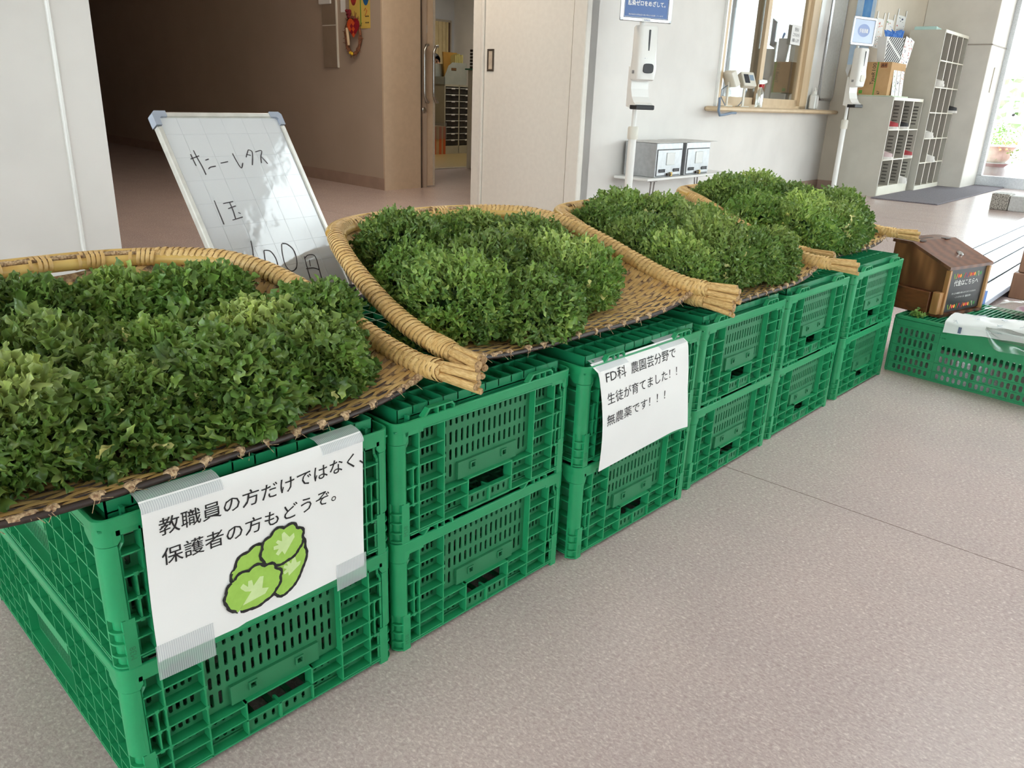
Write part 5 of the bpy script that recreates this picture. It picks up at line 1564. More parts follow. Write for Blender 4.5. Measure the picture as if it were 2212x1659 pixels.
MB().lathe([(0.032, 0.0), (0.034, 0.01), (0.034, 0.11), (0.028, 0.14), (0.014, 0.165), (0.013, 0.18)], 16).obj('bottle_body', clear_mat('bottle_clear', (0.86, 0.9, 0.9), 0.05, 0.25, 0.8), sp, smooth=True)
MB().lathe([(0.017, 0.175), (0.018, 0.178), (0.018, 0.198), (0.014, 0.20)], 14).obj('collar', mat('red_plastic', S(206, 36, 40), 0.35, noise=(10, 2), col2=S(196, 30, 34)), sp, smooth=True)
MB().prism([(-0.03, 0.20), (0.02, 0.20), (0.055, 0.215), (0.05, 0.235), (0.0, 0.24), (-0.035, 0.232)][::-1], -0.012, 0.012, 'y').obj('spray_head', M_PLW, sp)
MB().prism([(0.028, 0.205), (0.034, 0.207), (0.026, 0.165), (0.020, 0.168)][::-1], -0.006, 0.006, 'y').obj('trigger', MATS['red_plastic'], sp)
pb = empty('pump_bottle', B(3.86, -0.385, 0.8355, 10), 'frosted pump bottle of hand gel at the right end of the ledge', 'bottle')
M_FROST = mat('frosted_plastic', S(226, 228, 226), 0.4, noise=(8, 2), col2=S(220, 222, 220))
MB().cbox(-0.065, 0.065, -0.032, 0.032, 0, 0.145, 0.010).obj('bottle_body', M_FROST, pb, smooth=True)
MB().box(-0.004, 0.058, -0.0335, -0.031, 0.03, 0.125).obj('label_sheet', M_PAPER, pb)
MB().lathe([(0.022, 0.14), (0.022, 0.16), (0.016, 0.175), (0.006, 0.178), (0.006, 0.205)], 14).obj('pump_neck', M_PLW, pb, smooth=True)
MB().tube([(-0.01, 0, 0.205), (0.05, 0, 0.208), (0.075, 0, 0.190)], [0.008, 0.007, 0.004], 8).obj('pump_spout', M_PLW, pb, smooth=True)
cb = MB().tube([(1.73, -0.44, 0.90), (1.70, -0.46, 0.85), (1.69, -0.465, 0.80), (1.72, -0.465, 0.765), (1.82, -0.46, 0.772), (1.95, -0.45, 0.785), (2.05, -0.44, 0.785)], 0.011, 8)
tag(cb.obj('power_cable', MATS['cable_blue_grey'], smooth=True), 'blue grey cable looped around the left end of the ledge', 'cable').matrix_world = B(0, 0)

# grey notice board right of the window
nb = empty('notice_board', B(4.115, -0.31, 0.94), 'grey notice board with rounded metal frame right of the reception window', 'notice board')
MB().box(0.01, 0.375, -0.018, -0.004, 0.01, 1.2).obj('board_face', mat('board_felt', S(196, 193, 186), 0.8, noise=(40, 3), col2=S(188, 185, 178)), nb)
MB().tube([(0.37, -0.012, 1.2), (0.37, -0.012, 0.03), (0.345, -0.012, 0.0), (0.03, -0.012, 0.0), (0.005, -0.012, 0.03), (0.005, -0.012, 1.2)], 0.014, 8).obj('board_frame', M_ALU, nb, smooth=True)

# ------------------------------------------------------------------ hand sanitizer stands
def sanitizer_stand(u, v, rz, label, blue):
    t = empty('sanitizer_stand', B(u, v, 0, rz), label, 'sanitizer stand', 'hand sanitizer stands')
    MB().lathe([(0.165, 0.0), (0.165, 0.008), (0.155, 0.014), (0.03, 0.02)], 28).obj('base_disc', M_PLW, t, smooth=True)
    MB().tube([(0, 0, 0.015), (0, 0, 0.66)], 0.026, 14).obj('lower_pole', M_PLW, t, smooth=True)
    MB().lathe([(0.032, 0.63), (0.034, 0.64), (0.034, 0.705), (0.028, 0.715)], 14).obj('height_clamp', M_PLWG, t, smooth=True)
    MB().tube([(0, 0, 0.66), (0, 0, 1.42)], 0.015, 10).obj('upper_pole', M_PLW, t, smooth=True)
    # bracket with drip tray: side profile
    br = [(-0.0, 0.845), (-0.022, 0.84), (-0.105, 0.835), (-0.11, 0.862), (-0.085, 0.875), (-0.055, 0.91), (-0.038, 0.96), (-0.034, 1.02), (0.0, 1.10), (0.012, 1.10), (0.012, 0.845)]
    MB().prism(br[::-1], -0.06, 0.06, 'x').obj('drip_bracket', M_PLW, t)
    MB().cbox(-0.062, 0.062, -0.135, -0.040, 0.828, 0.858, 0.004).obj('drip_tray', M_BLACK, t)
    body = MB(); n = 20
    prof = [(0.0, 1.015), (0.0, 1.03)]
    def ring(z, w, d, y0):
        pts = []
        for k in range(n):
            a = 2 * PI * k / n; c, s = math.cos(a), math.sin(a)
            pts.append((w * math.copysign(abs(c) ** 0.45, c), y0 + d * math.copysign(abs(s) ** 0.45, s), z))
        return pts
    rs = [ring(1.012, 0.058, 0.045, -0.055), ring(1.02, 0.066, 0.054, -0.058), ring(1.10, 0.070, 0.060, -0.062), ring(1.16, 0.066, 0.054, -0.058), ring(1.34, 0.066, 0.050, -0.055), ring(1.352, 0.058, 0.044, -0.055)]
    vs = [p for r in rs for p in r]; fs = []
    for i in range(len(rs) - 1):
        for k in range(n):
            k2 = (k + 1) % n; fs.append((i * n + k, i * n + k2, (i + 1) * n + k2, (i + 1) * n + k))
    fs += [tuple(range(n - 1, -1, -1)), tuple(range((len(rs) - 1) * n, len(rs) * n))]
    body.add(vs, fs)
    bd = body.obj('dispenser_body', M_PLW, t, smooth=True)
    MB().cbox(-0.006, 0.006, -0.1105, -0.104, 1.18, 1.325, 0.002).obj('level_window', M_BLACK, bd)
    pts = [(0.034 * math.copysign(abs(math.cos(a)) ** 0.55, math.cos(a)), 1.088 + 0.030 * math.copysign(abs(math.sin(a)) ** 0.55, math.sin(a))) for a in np.linspace(0, 2 * PI, 20, endpoint=False)]
    MB().prism(pts, -0.1265, -0.112, 'y').obj('sensor_window', M_BLACK if blue else M_PLWG, bd)
    text_part('lettering', 'Sellenc', 0.016, lambda x, y: (x, -0.1135, 1.140 + y), mat('print_blue', S(70, 96, 150), 0.6, noise=(50, 2), col2=S(60, 86, 140)), bd, width=0.05, center=True)
    MB().box(-0.071, -0.0695, -0.075, -0.05, 1.055, 1.075).obj('rating_label', mat('label_grey', S(170, 170, 172), 0.7, noise=(300, 2), col2=S(110, 110, 114)), bd)
    # snap frame poster
    fw, fz0, fz1 = 0.175, 1.375, 1.62
    fr_ = MB()
    for q in ((-fw, fw, fz0, fz0 + 0.024), (-fw, fw, fz1 - 0.024, fz1), (-fw, -fw + 0.024, fz0, fz1), (fw - 0.024, fw, fz0, fz1)):
        fr_.cbox(q[0], q[1], -0.045, -0.030, q[2], q[3], 0.004)
    f_ = fr_.obj('poster_frame', M_ALU, t, smooth=True, angle=30)
    if blue:
        ps = MB().box(-fw + 0.02, fw - 0.02, -0.038, -0.034, fz0 + 0.018, fz1 - 0.018).obj('poster', mat('poster_blue', S(40, 84, 150), 0.3, noise=(6, 2), col2=S(48, 92, 158)), f_)
        text_part('lettering', '感染ゼロをめざして。', 0.034, lambda x, y: (x, -0.0386, fz0 + 0.098 + y), M_PAPER, ps, bold=0.02, width=0.255, center=True)
        text_part('lettering', '株式会社は感染症の拡大防止を応援しています', 0.010, lambda x, y: (x, -0.0386, fz0 + 0.038 + y), M_PAPER, ps, width=0.235, center=True)
        mb = MB()
        for q in ((-0.148, 0.148, fz0 + 0.026, fz0 + 0.0275), (-0.148, -0.1465, fz0 + 0.026, fz1 - 0.026), (0.1465, 0.148, fz0 + 0.026, fz1 - 0.026)): mb.box(q[0], q[1], -0.0388, -0.038, q[2], q[3])
        mb.obj('printed_border', M_PAPER, ps)
        MB().box(-0.03, 0.03, -0.0462, -0.045, fz0 + 0.001, fz0 + 0.023).obj('brand_label', M_PAPER, f_)
        text_part('lettering', 'Sellenc', 0.014, lambda x, y: (0.006 + x, -0.0468, fz0 + 0.007 + y), MATS['print_blue'], f_, width=0.042, center=True)
    else:
        ps = MB().box(-fw + 0.02, fw - 0.02, -0.038, -0.034, fz0 + 0.018, fz1 - 0.018).obj('poster', mat('poster_pale_blue', S(188, 204, 230), 0.3, noise=(6, 2), col2=S(196, 210, 234)), f_)
        pts = [(0.09 * math.cos(a), fz0 + 0.13 + 0.055 * math.sin(a)) for a in np.linspace(0, 2 * PI, 24, endpoint=False)]
        MB().add([(p[0], -0.0386, p[1]) for p in pts], [tuple(range(24))]).obj('printed_figure', mat('poster_violet', S(130, 150, 200), 0.3, noise=(6, 2), col2=S(122, 142, 192)), ps)
        text_part('lettering', '手指消毒', 0.04, lambda x, y: (x, -0.0390, fz0 + 0.112 + y), M_PAPER, ps, width=0.13, center=True, bold=0.02)
    return t
s1 = sanitizer_stand(0.06, -0.71, -28, 'white hand sanitizer stand with a blue poster beside the pocket door', True)
s1.matrix_world = B(0.06, -0.71, 0, -28) @ Matrix.Diagonal((1.06, 1.06, 0.965, 1))
s2 = sanitizer_stand(3.93, -0.71, 22, 'white hand sanitizer stand with a pale poster before the shoe cabinets', False)
s2.matrix_world = B(3.93, -0.71, 0, -18) @ Matrix.Diagonal((1.0, 1.0, 1.05, 1))
cb = MB().tube([(4.15, -0.62, 0.98), (4.14, -0.63, 0.75), (4.11, -0.64, 0.5), (4.08, -0.65, 0.28), (4.09, -0.66, 0.1), (4.06, -0.67, 0.03)], 0.008, 7).tube([(3.96, -0.71, 0.30), (4.02, -0.67, 0.30), (4.05, -0.66, 0.26), (4.04, -0.67, 0.1), (4.03, -0.68, 0.03)], 0.006, 6)
tag(cb.obj('extension_cable', M_PLW, smooth=True), 'white power cord hanging behind the farther sanitizer stand', 'cord').matrix_world = B(0, 0)

# ------------------------------------------------------------------ letter boxes on a small folding table
tb = empty('folding_table', B(0.95, -0.535, 0), 'small white folding table carrying two grey letter boxes', 'table')
MB().cbox(-0.53, 0.75, -0.10, 0.20, 0.302, 0.322, 0.004).obj('table_top', M_PLW, tb)
for x, s in ((-0.40, -1), (0.60, 1)):
    for y in (-0.05, 0.15):
        MB().tube([(x, y, 0.303), (x + s * 0.035, y - 0.012, 0.0)], 0.006, 6).tube([(x + 0.05, y, 0.303), (x + 0.05 * 0.4 + s * 0.035, y - 0.012, 0.0)], 0.006, 6).obj('leg', mat('leg_grey', S(130, 122, 118), 0.4, 0.4, noise=(10, 2), col2=S(120, 112, 108)), tb, smooth=True)
    MB().box(x - 0.02, x + 0.07, -0.06, 0.16, 0.290, 0.303).obj('leg_bracket', MATS['leg_grey'], tb)
M_LB = mat('letterbox_steel', S(186, 188, 190), 0.32, 0.55, noise=(30, 2), col2=S(176, 178, 180))
def letter_box(u, label):
    t = empty('letter_box', B(u, -0.335, 0.3225), label, 'letter box', 'grey letter boxes on the folding table')
    MB().cbox(0, 0.375, -0.275, 0.0, 0, 0.245, 0.004).obj('box_body', M_LB, t)
    dr = MB().cbox(0.018, 0.357, -0.281, -0.275, 0.012, 0.195, 0.002).obj('front_door', M_LB, t)
    MB().box(0.012, 0.363, -0.2765, -0.2748, 0.006, 0.201).obj('door_gap', mat('gap_dark', S(90, 90, 92), 0.6, noise=(10, 2), col2=S(80, 80, 82)), t)
    MB().cbox(0.14, 0.255, -0.285, -0.281, 0.085, 0.175, 0.003).obj('name_window', M_FROST, dr)
    for x in (0.045, 0.25): MB().cbox(x, x + 0.08, -0.284, -0.281, 0.035, 0.058, 0.006).obj('vent_slot', MATS['gap_dark'], dr)
    MB().tube([(0.155, -0.286, 0.018), (0.20, -0.292, 0.020)], [0.010, 0.008], 8).obj('latch', mat('latch_dark', S(84, 74, 62), 0.4, 0.6, noise=(10, 2), col2=S(74, 64, 52)), dr, smooth=True)
    MB().cbox(0.195, 0.222, -0.296, -0.283, 0.004, 0.034, 0.003).obj('padlock', mat('brass', S(190, 160, 90), 0.3, 0.9, noise=(10, 2), col2=S(180, 150, 80)), dr)
    return t
letter_box(0.545, 'grey steel letter box on the left of the small table')
letter_box(0.975, 'grey steel letter box on the right of the small table')
for i, (u, w_, lab) in enumerate(((0.535, 0.40, 'printed paper sheet lying on the left letter box'), (0.985, 0.43, 'printed paper sheet overhanging the right letter box'))):
    o = MB().cbox(0, w_, -0.300, 0.0, 0, 0.004, 0.0015).obj('paper_sheet', mat('paper_grey', S(220, 219, 216), 0.7, noise=(5, 2), col2=S(212, 211, 208)))
    o.matrix_world = B(u, -0.335, 0.568)
    tag(o, lab, 'paper')
    for k in range(4):
        MB().box(0.09, 0.09 + (0.2, 0.16, 0.22, 0.12)[k], -0.25 + 0.05 * k, -0.235 + 0.05 * k, 0.004, 0.0043).obj('printed_line', mat('print_faint', S(180, 180, 180), 0.8, noise=(200, 2), col2=S(200, 200, 200)), o)

# ------------------------------------------------------------------ shoe cabinets
def cabinet(u, v, w, d, h, cols, rows_z, plinth, label):
    t = empty('shoe_cabinet', B(u, v), label, 'cabinet', 'shoe cabinets by the entrance')
    th = 0.018
    for x in (0, w - th): MB().box(x, x + th, 0, d, 0.0, h).obj('side_panel', M_GREYCAB, t)
    MB().box(th, w - th, d - 0.01, d, 0, h).obj('back_panel', M_GREYCABD, t)
    MB().box(th, w - th, -0.002, d - 0.01, h - 0.03, h).obj('top_panel', M_CREAM, t)
    MB().box(th, w - th, -0.002, d - 0.01, 0, plinth).obj('plinth', M_CREAM, t)
    cw = (w - th) / cols
    for i in range(1, cols):
        p = MB().box(i * cw - 0.002, i * cw + th - 0.002, -0.002, d - 0.01, plinth, h - 0.03).obj('divider', M_GREYCABD, t)
        MB().box(i * cw - 0.003, i * cw + th - 0.001, -0.004, -0.002, plinth, h - 0.03).obj('divider_edge', M_CREAM, p)
    for z in rows_z:
        for i in range(cols):
            MB().box(i * cw + th, (i + 1) * cw - 0.002, -0.004, d - 0.01, z - 0.012, z).obj('shelf', M_CREAM, t)
    return t, cw
cab1, cw1 = cabinet(4.20, -1.06, 1.02, 0.42, 0.985, 3, (0.375, 0.675), 0.10, 'low grey steel shoe cabinet with nine pigeonholes')
MSL = mat('slot_dark', S(92, 88, 82), 0.7, noise=(10, 2), col2=S(84, 80, 74))
for i in range(3):
    for zb in (0.13, 0.42, 0.72):
        mb = MB()
        for k in range(6):
            mb.box((i + 1) * cw1 - 0.0045, (i + 1) * cw1 - 0.002, 0.030, 0.080, zb + 0.035 * k, zb + 0.035 * k + 0.012)
        mb.obj('vent_slots', MSL, cab1)
cab2, cw2 = cabinet(5.26, -1.13, 0.97, 0.36, 1.69, 4, (0.315, 0.58, 0.855, 1.12, 1.39), 0.06, 'tall grey steel shoe cabinet with twenty-four pigeonholes by the pillar')
M_SHW = mat('shoe_canvas_white', S(232, 228, 222), 0.8, noise=(20, 2), col2=S(224, 220, 214))
M_SHR = mat('shoe_red', S(176, 60, 66), 0.6, noise=(20, 2), col2=S(166, 52, 58))
M_SHK = mat('shoe_black', S(38, 34, 36), 0.5, noise=(20, 2), col2=S(30, 27, 29))
M_SHP = mat('shoe_pink', S(214, 190, 190), 0.7, noise=(20, 2), col2=S(206, 182, 182))
def shoe(u, v, z, upper, label, rz=0):
    t = empty('indoor_shoe', B(u + 0.03, v - 0.05, z, rz) @ Matrix.Scale(1.2, 4), label, 'shoe', 'shoes in the pigeonholes')
    sole = [(0.04 * math.cos(a) * (1.0 if math.sin(a) < 0 else 0.85), 0.12 * math.sin(a)) for a in np.linspace(0, 2 * PI, 16, endpoint=False)]
    MB().prism(sole, 0, 0.022).obj('sole', M_SHW, t)
    mb = MB(); n = 16; vs = []; fs = []
    for (k, zz, sc) in ((0, 0.022, 0.95), (1, 0.05, 0.92), (2, 0.075, 0.7)):
        for a in np.linspace(0, 2 * PI, n, endpoint=False):
            y = 0.12 * math.sin(a) * sc
            if k == 2: y = y * 0.6 + 0.04
            vs.append((0.038 * math.cos(a) * sc, y, zz + (0.035 * max(0, math.sin(a)) if k == 2 else 0)))
    for i in range(2):
        for k in range(n):
            k2 = (k + 1) % n; fs.append((i * n + k, i * n + k2, (i + 1) * n + k2, (i + 1) * n + k))
    fs.append(tuple(range(2 * n, 3 * n)))
    mb.add(vs, fs); mb.obj('upper', upper, t, smooth=True)
SH = [(4.20 + 0.09, 0.675, M_SHR, 'dark red shoe in the upper left pigeonhole of the low cabinet'), (4.20 + 0.43, 0.675, M_SHK, 'black and white shoe in the upper middle pigeonhole of the low cabinet'),
      (4.20 + 0.10, 0.375, M_SHP, 'pale pink shoe in the middle left pigeonhole of the low cabinet'), (4.20 + 0.77, 0.375, M_SHR, 'red and white shoe in the middle right pigeonhole of the low cabinet'),
      (4.20 + 0.76, 0.10, M_SHW, 'white shoe in the bottom right pigeonhole of the low cabinet')]
for u, z, m_, lab in SH: shoe(u, -0.93, z + 0.0005, m_, lab)
shoe(5.26 + 0.10, -1.0, 1.1205, M_SHW, 'white and grey shoe in the left column of the tall cabinet, upper half')
shoe(5.26 + 0.36, -1.0, 0.3155, M_SHW, 'white shoe low in the second column of the tall cabinet')
shoe(5.26 + 0.10, -1.0, 0.5805, M_SHW, 'white shoe low in the left column of the tall cabinet')
shoe(5.26 + 0.86, -1.0, 0.8555, M_SHK, 'black shoe in the right column of the tall cabinet')
o = MB().cbox(0, 0.34, 0, 0.22, 0, 0.035, 0.004).obj('thin_box', mat('mint_card', S(190, 222, 216), 0.7, noise=(10, 2), col2=S(180, 212, 206))); o.matrix_world = B(5.30, -1.02, 1.6905, 6)
tag(o, 'thin pale mint box lying on top of the tall shoe cabinet', 'box')
o = MB().cbox(0, 0.5, 0, 0.34, 0, 0.012, 0.003).obj('green_edged_mat', mat('pale_green_sheet', S(206, 218, 196), 0.7, noise=(10, 2), col2=S(196, 208, 186))); o.matrix_world = B(4.215, -1.04, 0.9855)
tag(o, 'pale green sheet on top of the low shoe cabinet under the carton', 'sheet')
# copy-paper carton
bxc = empty('paper_carton', B(4.26, -0.96, 0.9985), 'brown copy paper carton with a green stripe on the low shoe cabinet', 'carton')
cbd = MB().box(0, 0.46, 0, 0.30, 0, 0.315).obj('carton_body', M_CARD, bxc)
MB().box(-0.0012, 0, 0.125, 0.138, 0.0, 0.315).obj('printed_stripe', mat('print_green', S(96, 160, 60), 0.7, noise=(40, 2), col2=S(86, 150, 52)), cbd)
fL = lambda y0, z0: (lambda x, y: (-0.0013, y0 - y, z0 + x))
text_part('lettering', 'TypeR', 0.05, lambda x, y: (-0.0014, 0.148 + y, 0.10 + x), M_INK, cbd, width=0.12)
text_part('lettering', '100', 0.05, lambda x, y: (-0.0014, 0.148 + y, 0.235 + x), M_INK, cbd, width=0.07)
MB().box(-0.0012, 0, 0.04, 0.105, 0.262, 0.306).obj('printed_block', mat('print_brown', S(150, 96, 56), 0.7, noise=(40, 2), col2=S(142, 88, 50)), cbd)
text_part('lettering', 'A4', 0.045, lambda x, y: (-0.0022, 0.098 - x, 0.270 + y), M_INK, cbd, width=0.05)
text_part('lettering', '67', 0.04, lambda x, y: (-0.0014, 0.07 + y, 0.01 + x), M_INK, cbd, width=0.03)
MB().cbox(-0.0012, 0, 0.245, 0.28, 0.012, 0.045, 0.0002).obj('printed_leaf_mark', MATS['print_green'], cbd)
# flyers: helper with coloured marks
def flyer(name, mw, w, h, label, cols, seed, pattern=None, pins=0, group='printed flyers by the shoe cabinets'):
    o = MB().box(0, w, -0.002, 0, 0, h).obj(name, M_PAPER); o.matrix_world = mw
    tag(o, label, 'flyer', group)
    r = random.Random(seed)
    for k in range(26):
        c = r.choice(cols)
        x = r.uniform(0.05, 0.85) * w; z = r.uniform(0.05, 0.93) * h
        ww = r.uniform(0.04, 0.16) * w; hh = r.uniform(0.008, 0.03) * h * (2 if k % 3 == 0 else 1)
        MB().box(x, min(x + ww, w * 0.97), -0.0026, -0.002, z, min(z + hh, h * 0.98)).obj('printed_mark', mat('flyer_%d_%d_%d' % c, S(*c), 0.8, noise=(20, 2), col2=S(*[int(q * .92) for q in c])), o)
    for k in range(pins):
        MB().box((0.0, w - 0.03)[k], (0.03, w)[k], -0.004, -0.002, h - 0.01, h + 0.06).obj('paper_tab', M_PAPER, o)
    return o
RED = (206, 70, 60); ORG = (232, 150, 70); GRN = (96, 160, 90); GRY = (150, 150, 156); NVY = (70, 80, 110); PNK = (200, 60, 120); SKY = (150, 180, 210)
flyer('flyer', B(4.63, -0.603, 1.475), 0.24, 0.29, 'flyer with red and orange drawings on the beige wall, leftmost of three', [RED, ORG, GRY, RED], 1, pins=2)
flyer('flyer', B(4.95, -0.603, 1.49), 0.24, 0.29, 'flyer with a green tick and grey text on the beige wall, middle of three', [GRN, ORG, GRY, SKY, PNK], 2, pins=2)
flyer('flyer', B(5.26, -0.603, 1.56), 0.30, 0.29, 'flyer with navy dots and a red line on the beige wall, rightmost of three', [NVY, RED, GRY, NVY], 3, pins=2)
for k, (x, cc, lab) in enumerate(((0.10, [GRN, SKY], 'folded leaflet with a green picture leaning on the carton, left'), (0.22, [GRY, NVY], 'folded white leaflet leaning on the carton, middle'), (0.34, [RED, ORG, NVY, GRY], 'leaflet with a red and orange drawing leaning on the carton, right'))):
    flyer('leaflet', B(4.26 + x, -0.975, 1.0, 0, 0) @ Matrix.Rotation(math.radians(-4), 4, 'X'), 0.105, 0.29, lab, cc, 20 + k)
# striped gift bag and printed bundle on the carton
gb = empty('gift_bag', B(4.42, -0.90, 1.3140, -22), 'black and white striped gift bag with blue tissue on the carton', 'gift bag')
gbody = MB().add([(-0.11, 0, 0), (0.11, 0, 0), (0.13, 0, 0.24), (-0.13, 0, 0.24), (-0.11, 0.09, 0), (0.11, 0.09, 0), (0.13, 0.11, 0.24), (-0.13, 0.11, 0.24)], [(0, 1, 2, 3), (5, 4, 7, 6), (4, 0, 3, 7), (1, 5, 6, 2), (0, 4, 5, 1)]).obj('bag_body', M_PAPER, gb)
for k in range(-4, 12):
    a = -0.13 + k * 0.030
    pts = []
    for (x, z) in ((a, 0.0), (a + 0.017, 0.0), (a + 0.017 + 0.17, 0.24), (a + 0.17, 0.24)):
        pts.append([x, z])
    lim = lambda z: 0.11 + 0.02 * z / 0.24
    P = []
    for i in range(2):
        x0_, x1_ = (a, a + 0.17) if i == 0 else (a + 0.017, a + 0.187)
        za, zb = 0.0, 0.24
        if x0_ < -0.11: za = (-0.11 - x0_) / 0.17 * 0.24; x0_ = -0.11
        if x1_ > 0.128: zb = 0.24 - (x1_ - 0.128) / 0.17 * 0.24; x1_ = 0.128
        P.append(((x0_, za), (x1_, zb)))
    (p1, p2), (p3, p4) = P
    if p1[1] < 0.235 and p2[1] > 0.0 and p3[1] < 0.235 and p4[1] > 0.005 and p2[0] > p1[0] and p4[0] > p3[0]:
        MB().add([(p1[0], -0.0012, p1[1]), (p3[0], -0.0012, p3[1]), (p4[0], -0.0012, p4[1]), (p2[0], -0.0012, p2[1])], [(0, 1, 2, 3)]).obj('printed_stripe', M_SHK, gbody)
MB().add([(-0.12, -0.002, 0.21), (-0.12, -0.002, 0.235), (0.115, -0.002, 0.06), (0.115, -0.002, 0.035)], [(0, 3, 2, 1)]).obj('ribbon', M_PAPER, gbody)
tis = MB(); r = random.Random(3)
for k in range(7):
    x = -0.11 + 0.034 * k
    tis.add([(x, 0.02, 0.20), (x + 0.06, 0.05, 0.20), (x + 0.05, 0.03, 0.29 + r.uniform(-0.02, 0.03)), (x - 0.01, 0.06, 0.30 + r.uniform(-0.02, 0.03))], [(0, 1, 2, 3)])
tis.obj('tissue_paper', mat('tissue_blue', S(48, 104, 190), 0.7, noise=(30, 3), col2=S(90, 140, 210)), gb)
for k, (x, lab) in enumerate(((0.30, 'printed roll packet with red lettering leaning beside the gift bag, left'), (0.40, 'printed roll packet with red lettering leaning beside the gift bag, right'))):
    flyer('printed_packet', B(4.26 + x, -0.93, 1.3140, -8) @ Matrix.Rotation(math.radians(12 + 4 * k), 4, 'Y'), 0.12, 0.27, lab, [RED, RED, GRY, NVY], 40 + k)
# blue plastic-wrapped posters hanging on the wall above
hp = empty('hanging_plastic_sleeve', B(4.497, -0.44, 1.30, -90) @ Matrix.Diagonal((0.6, 1, 1, 1)), 'blue and white plastic sleeve hanging on the wall corner behind the sanitizer stand', 'plastic sleeve')
MB().box(-0.02, 0.30, -0.006, 0, 0, 1.05).obj('sleeve_sheet', mat('sleeve_pale', S(206, 224, 240), 0.25, noise=(7, 3), col2=S(176, 204, 232)), hp)
MB().box(0.10, 0.24, -0.010, -0.006, 0.42, 1.05).obj('blue_sheet', mat('sleeve_blue', S(84, 150, 220), 0.25, noise=(7, 3), col2=S(120, 176, 230)), hp)
MB().add([(-0.02, -0.003, 0.0), (0.06, -0.003, 0.0), (0.02, -0.006, -0.12), (-0.03, -0.004, -0.06)], [(0, 1, 2, 3)]).obj('torn_flap', M_PAPER, hp)

# ------------------------------------------------------------------ things on the right: stone block, duckboards, brown cabinet
o = MB().cbox(0, 0.24, -0.60, -0.155, 0, 0.14, 0.006).obj('stone_step', mat('pale_stone', S(206, 206, 204), 0.6, noise=(60, 3), col2=S(190, 190, 188))); o.matrix_world = B(4.18, -2.13, 0.0); tag(o, 'pale stone step beside the speckled granite block', 'stone step')
o = MB().cbox(0, 0.24, -0.15, 0.0, 0, 0.15, 0.006).obj('granite_block', mat('granite_speckled', S(182, 176, 166), 0.6, noise=(90, 4, 0.45, 0.6), col2=S(104, 98, 92)))
o.matrix_world = B(4.18, -2.13, 0.0)
tag(o, 'speckled grey granite block on the floor by the entrance', 'stone block')
dk = empty('duckboard', B(-0.75, -3.118, 0), 'wooden slatted duckboard, reflection in its colour, on the floor behind the money box', 'duckboard')
M_DK = mat('duckboard_blue_sheen', S(176, 186, 200), 0.25, 0, 0.5, noise=(9, 4), col2=S(160, 170, 186), stretch=(0.3, 4, 1))  # wooden slats; their bluish reflection is put into the base colour
for j in range(5):
    y = 0.0 + j * 0.106
    MB().cbox(0.0, 4.6, y + 0.003, y + 0.100, 0.035, 0.060, 0.003).obj('slat', M_DK, dk)
for x in (0.15, 1.2, 2.3, 3.4, 4.4): MB().box(x, x + 0.05, 0.0, 0.52, 0, 0.035).obj('bearer', M_DK, dk)
M_BRW = mat('brown_laminate', S(150, 112, 88), 0.45, noise=(8, 4), col2=S(136, 100, 78), stretch=(6, 6, 0.4))
bc = empty('brown_cabinet', Wd(4.285, -0.62, 0.0, 2.1), 'brown wood-grain cabinet at the right edge', 'cabinet')
MB().cbox(0, 0.9, 0, 0.62, 0.13, 0.95, 0.004).obj('cabinet_body', M_BRW, bc)
MB().cbox(-0.012, 0.9, 0, 0.635, 0.0, 0.128, 0.004).obj('plinth', M_BRW, bc)

# ------------------------------------------------------------------ corridor wall: blank panel, switch, card, wreath
pn = MB().box(0.128, 0.137, 2.62, 2.83, 1.04, 1.72)
o = pn.obj('wall_panel', mat('panel_taupe', S(150, 132, 114), 0.6, noise=(8, 2), col2=S(144, 126, 108))); o.matrix_world = B(-0.005, 0); tag(o, 'taupe wall panel with white edge on the corridor wall', 'wall panel')
MB().box(0.124, 0.140, 2.607, 2.62, 1.04, 1.72).obj('panel_edge', M_PLWG, o); MB().box(0.126, 0.1285, 2.62, 2.83, 1.395, 1.402).obj('panel_joint', M_PLWG, o)
o = MB().cbox(0.110, 0.132, 2.68, 2.86, 1.575, 1.72, 0.004).obj('wall_switch', M_PLW); o.matrix_world = B(0, 0); tag(o, 'white switch plate above the taupe wall panel', 'switch')
hw = 0.112
wc = MB().box(hw - 0.004, hw, 2.11, 2.40, 1.36, 1.72).obj('greeting_card', mat('card_yellow', S(226, 194, 96), 0.7, noise=(14, 2), col2=S(218, 186, 88))); wc.matrix_world = B(0, 0)
tag(wc, 'yellow handmade greeting board behind the heart wreath', 'card')
def oval(cy, cz, ry, rz_, m_, nm, par, x=hw - 0.006):
    pts = [(x, cy + ry * math.cos(a), cz + rz_ * math.sin(a)) for a in np.linspace(0, 2 * PI, 20, endpoint=False)]
    MB().add(pts, [tuple(range(19, -1, -1))]).obj(nm, m_, par)
oval(2.165, 1.63, 0.045, 0.09, mat('paint_blue', S(24, 86, 140), 0.7, noise=(30, 3), col2=S(30, 96, 150)), 'painted_oval', wc)
oval(2.335, 1.63, 0.045, 0.085, mat('paint_red', S(190, 60, 50), 0.7, noise=(30, 3), col2=S(120, 40, 40)), 'painted_oval', wc)
for k in range(6): MB().box(hw - 0.0055, hw - 0.004, 2.13 + 0.018 * (k % 3), 2.14 + 0.018 * (k % 3), 1.40 + 0.05 * (k // 3), 1.41 + 0.05 * (k // 3)).obj('painted_dot', M_SHK, wc)
MB().box(hw - 0.0056, hw - 0.004, 2.235, 2.245, 1.38, 1.72).obj('painted_line', MATS['print_green'], wc)
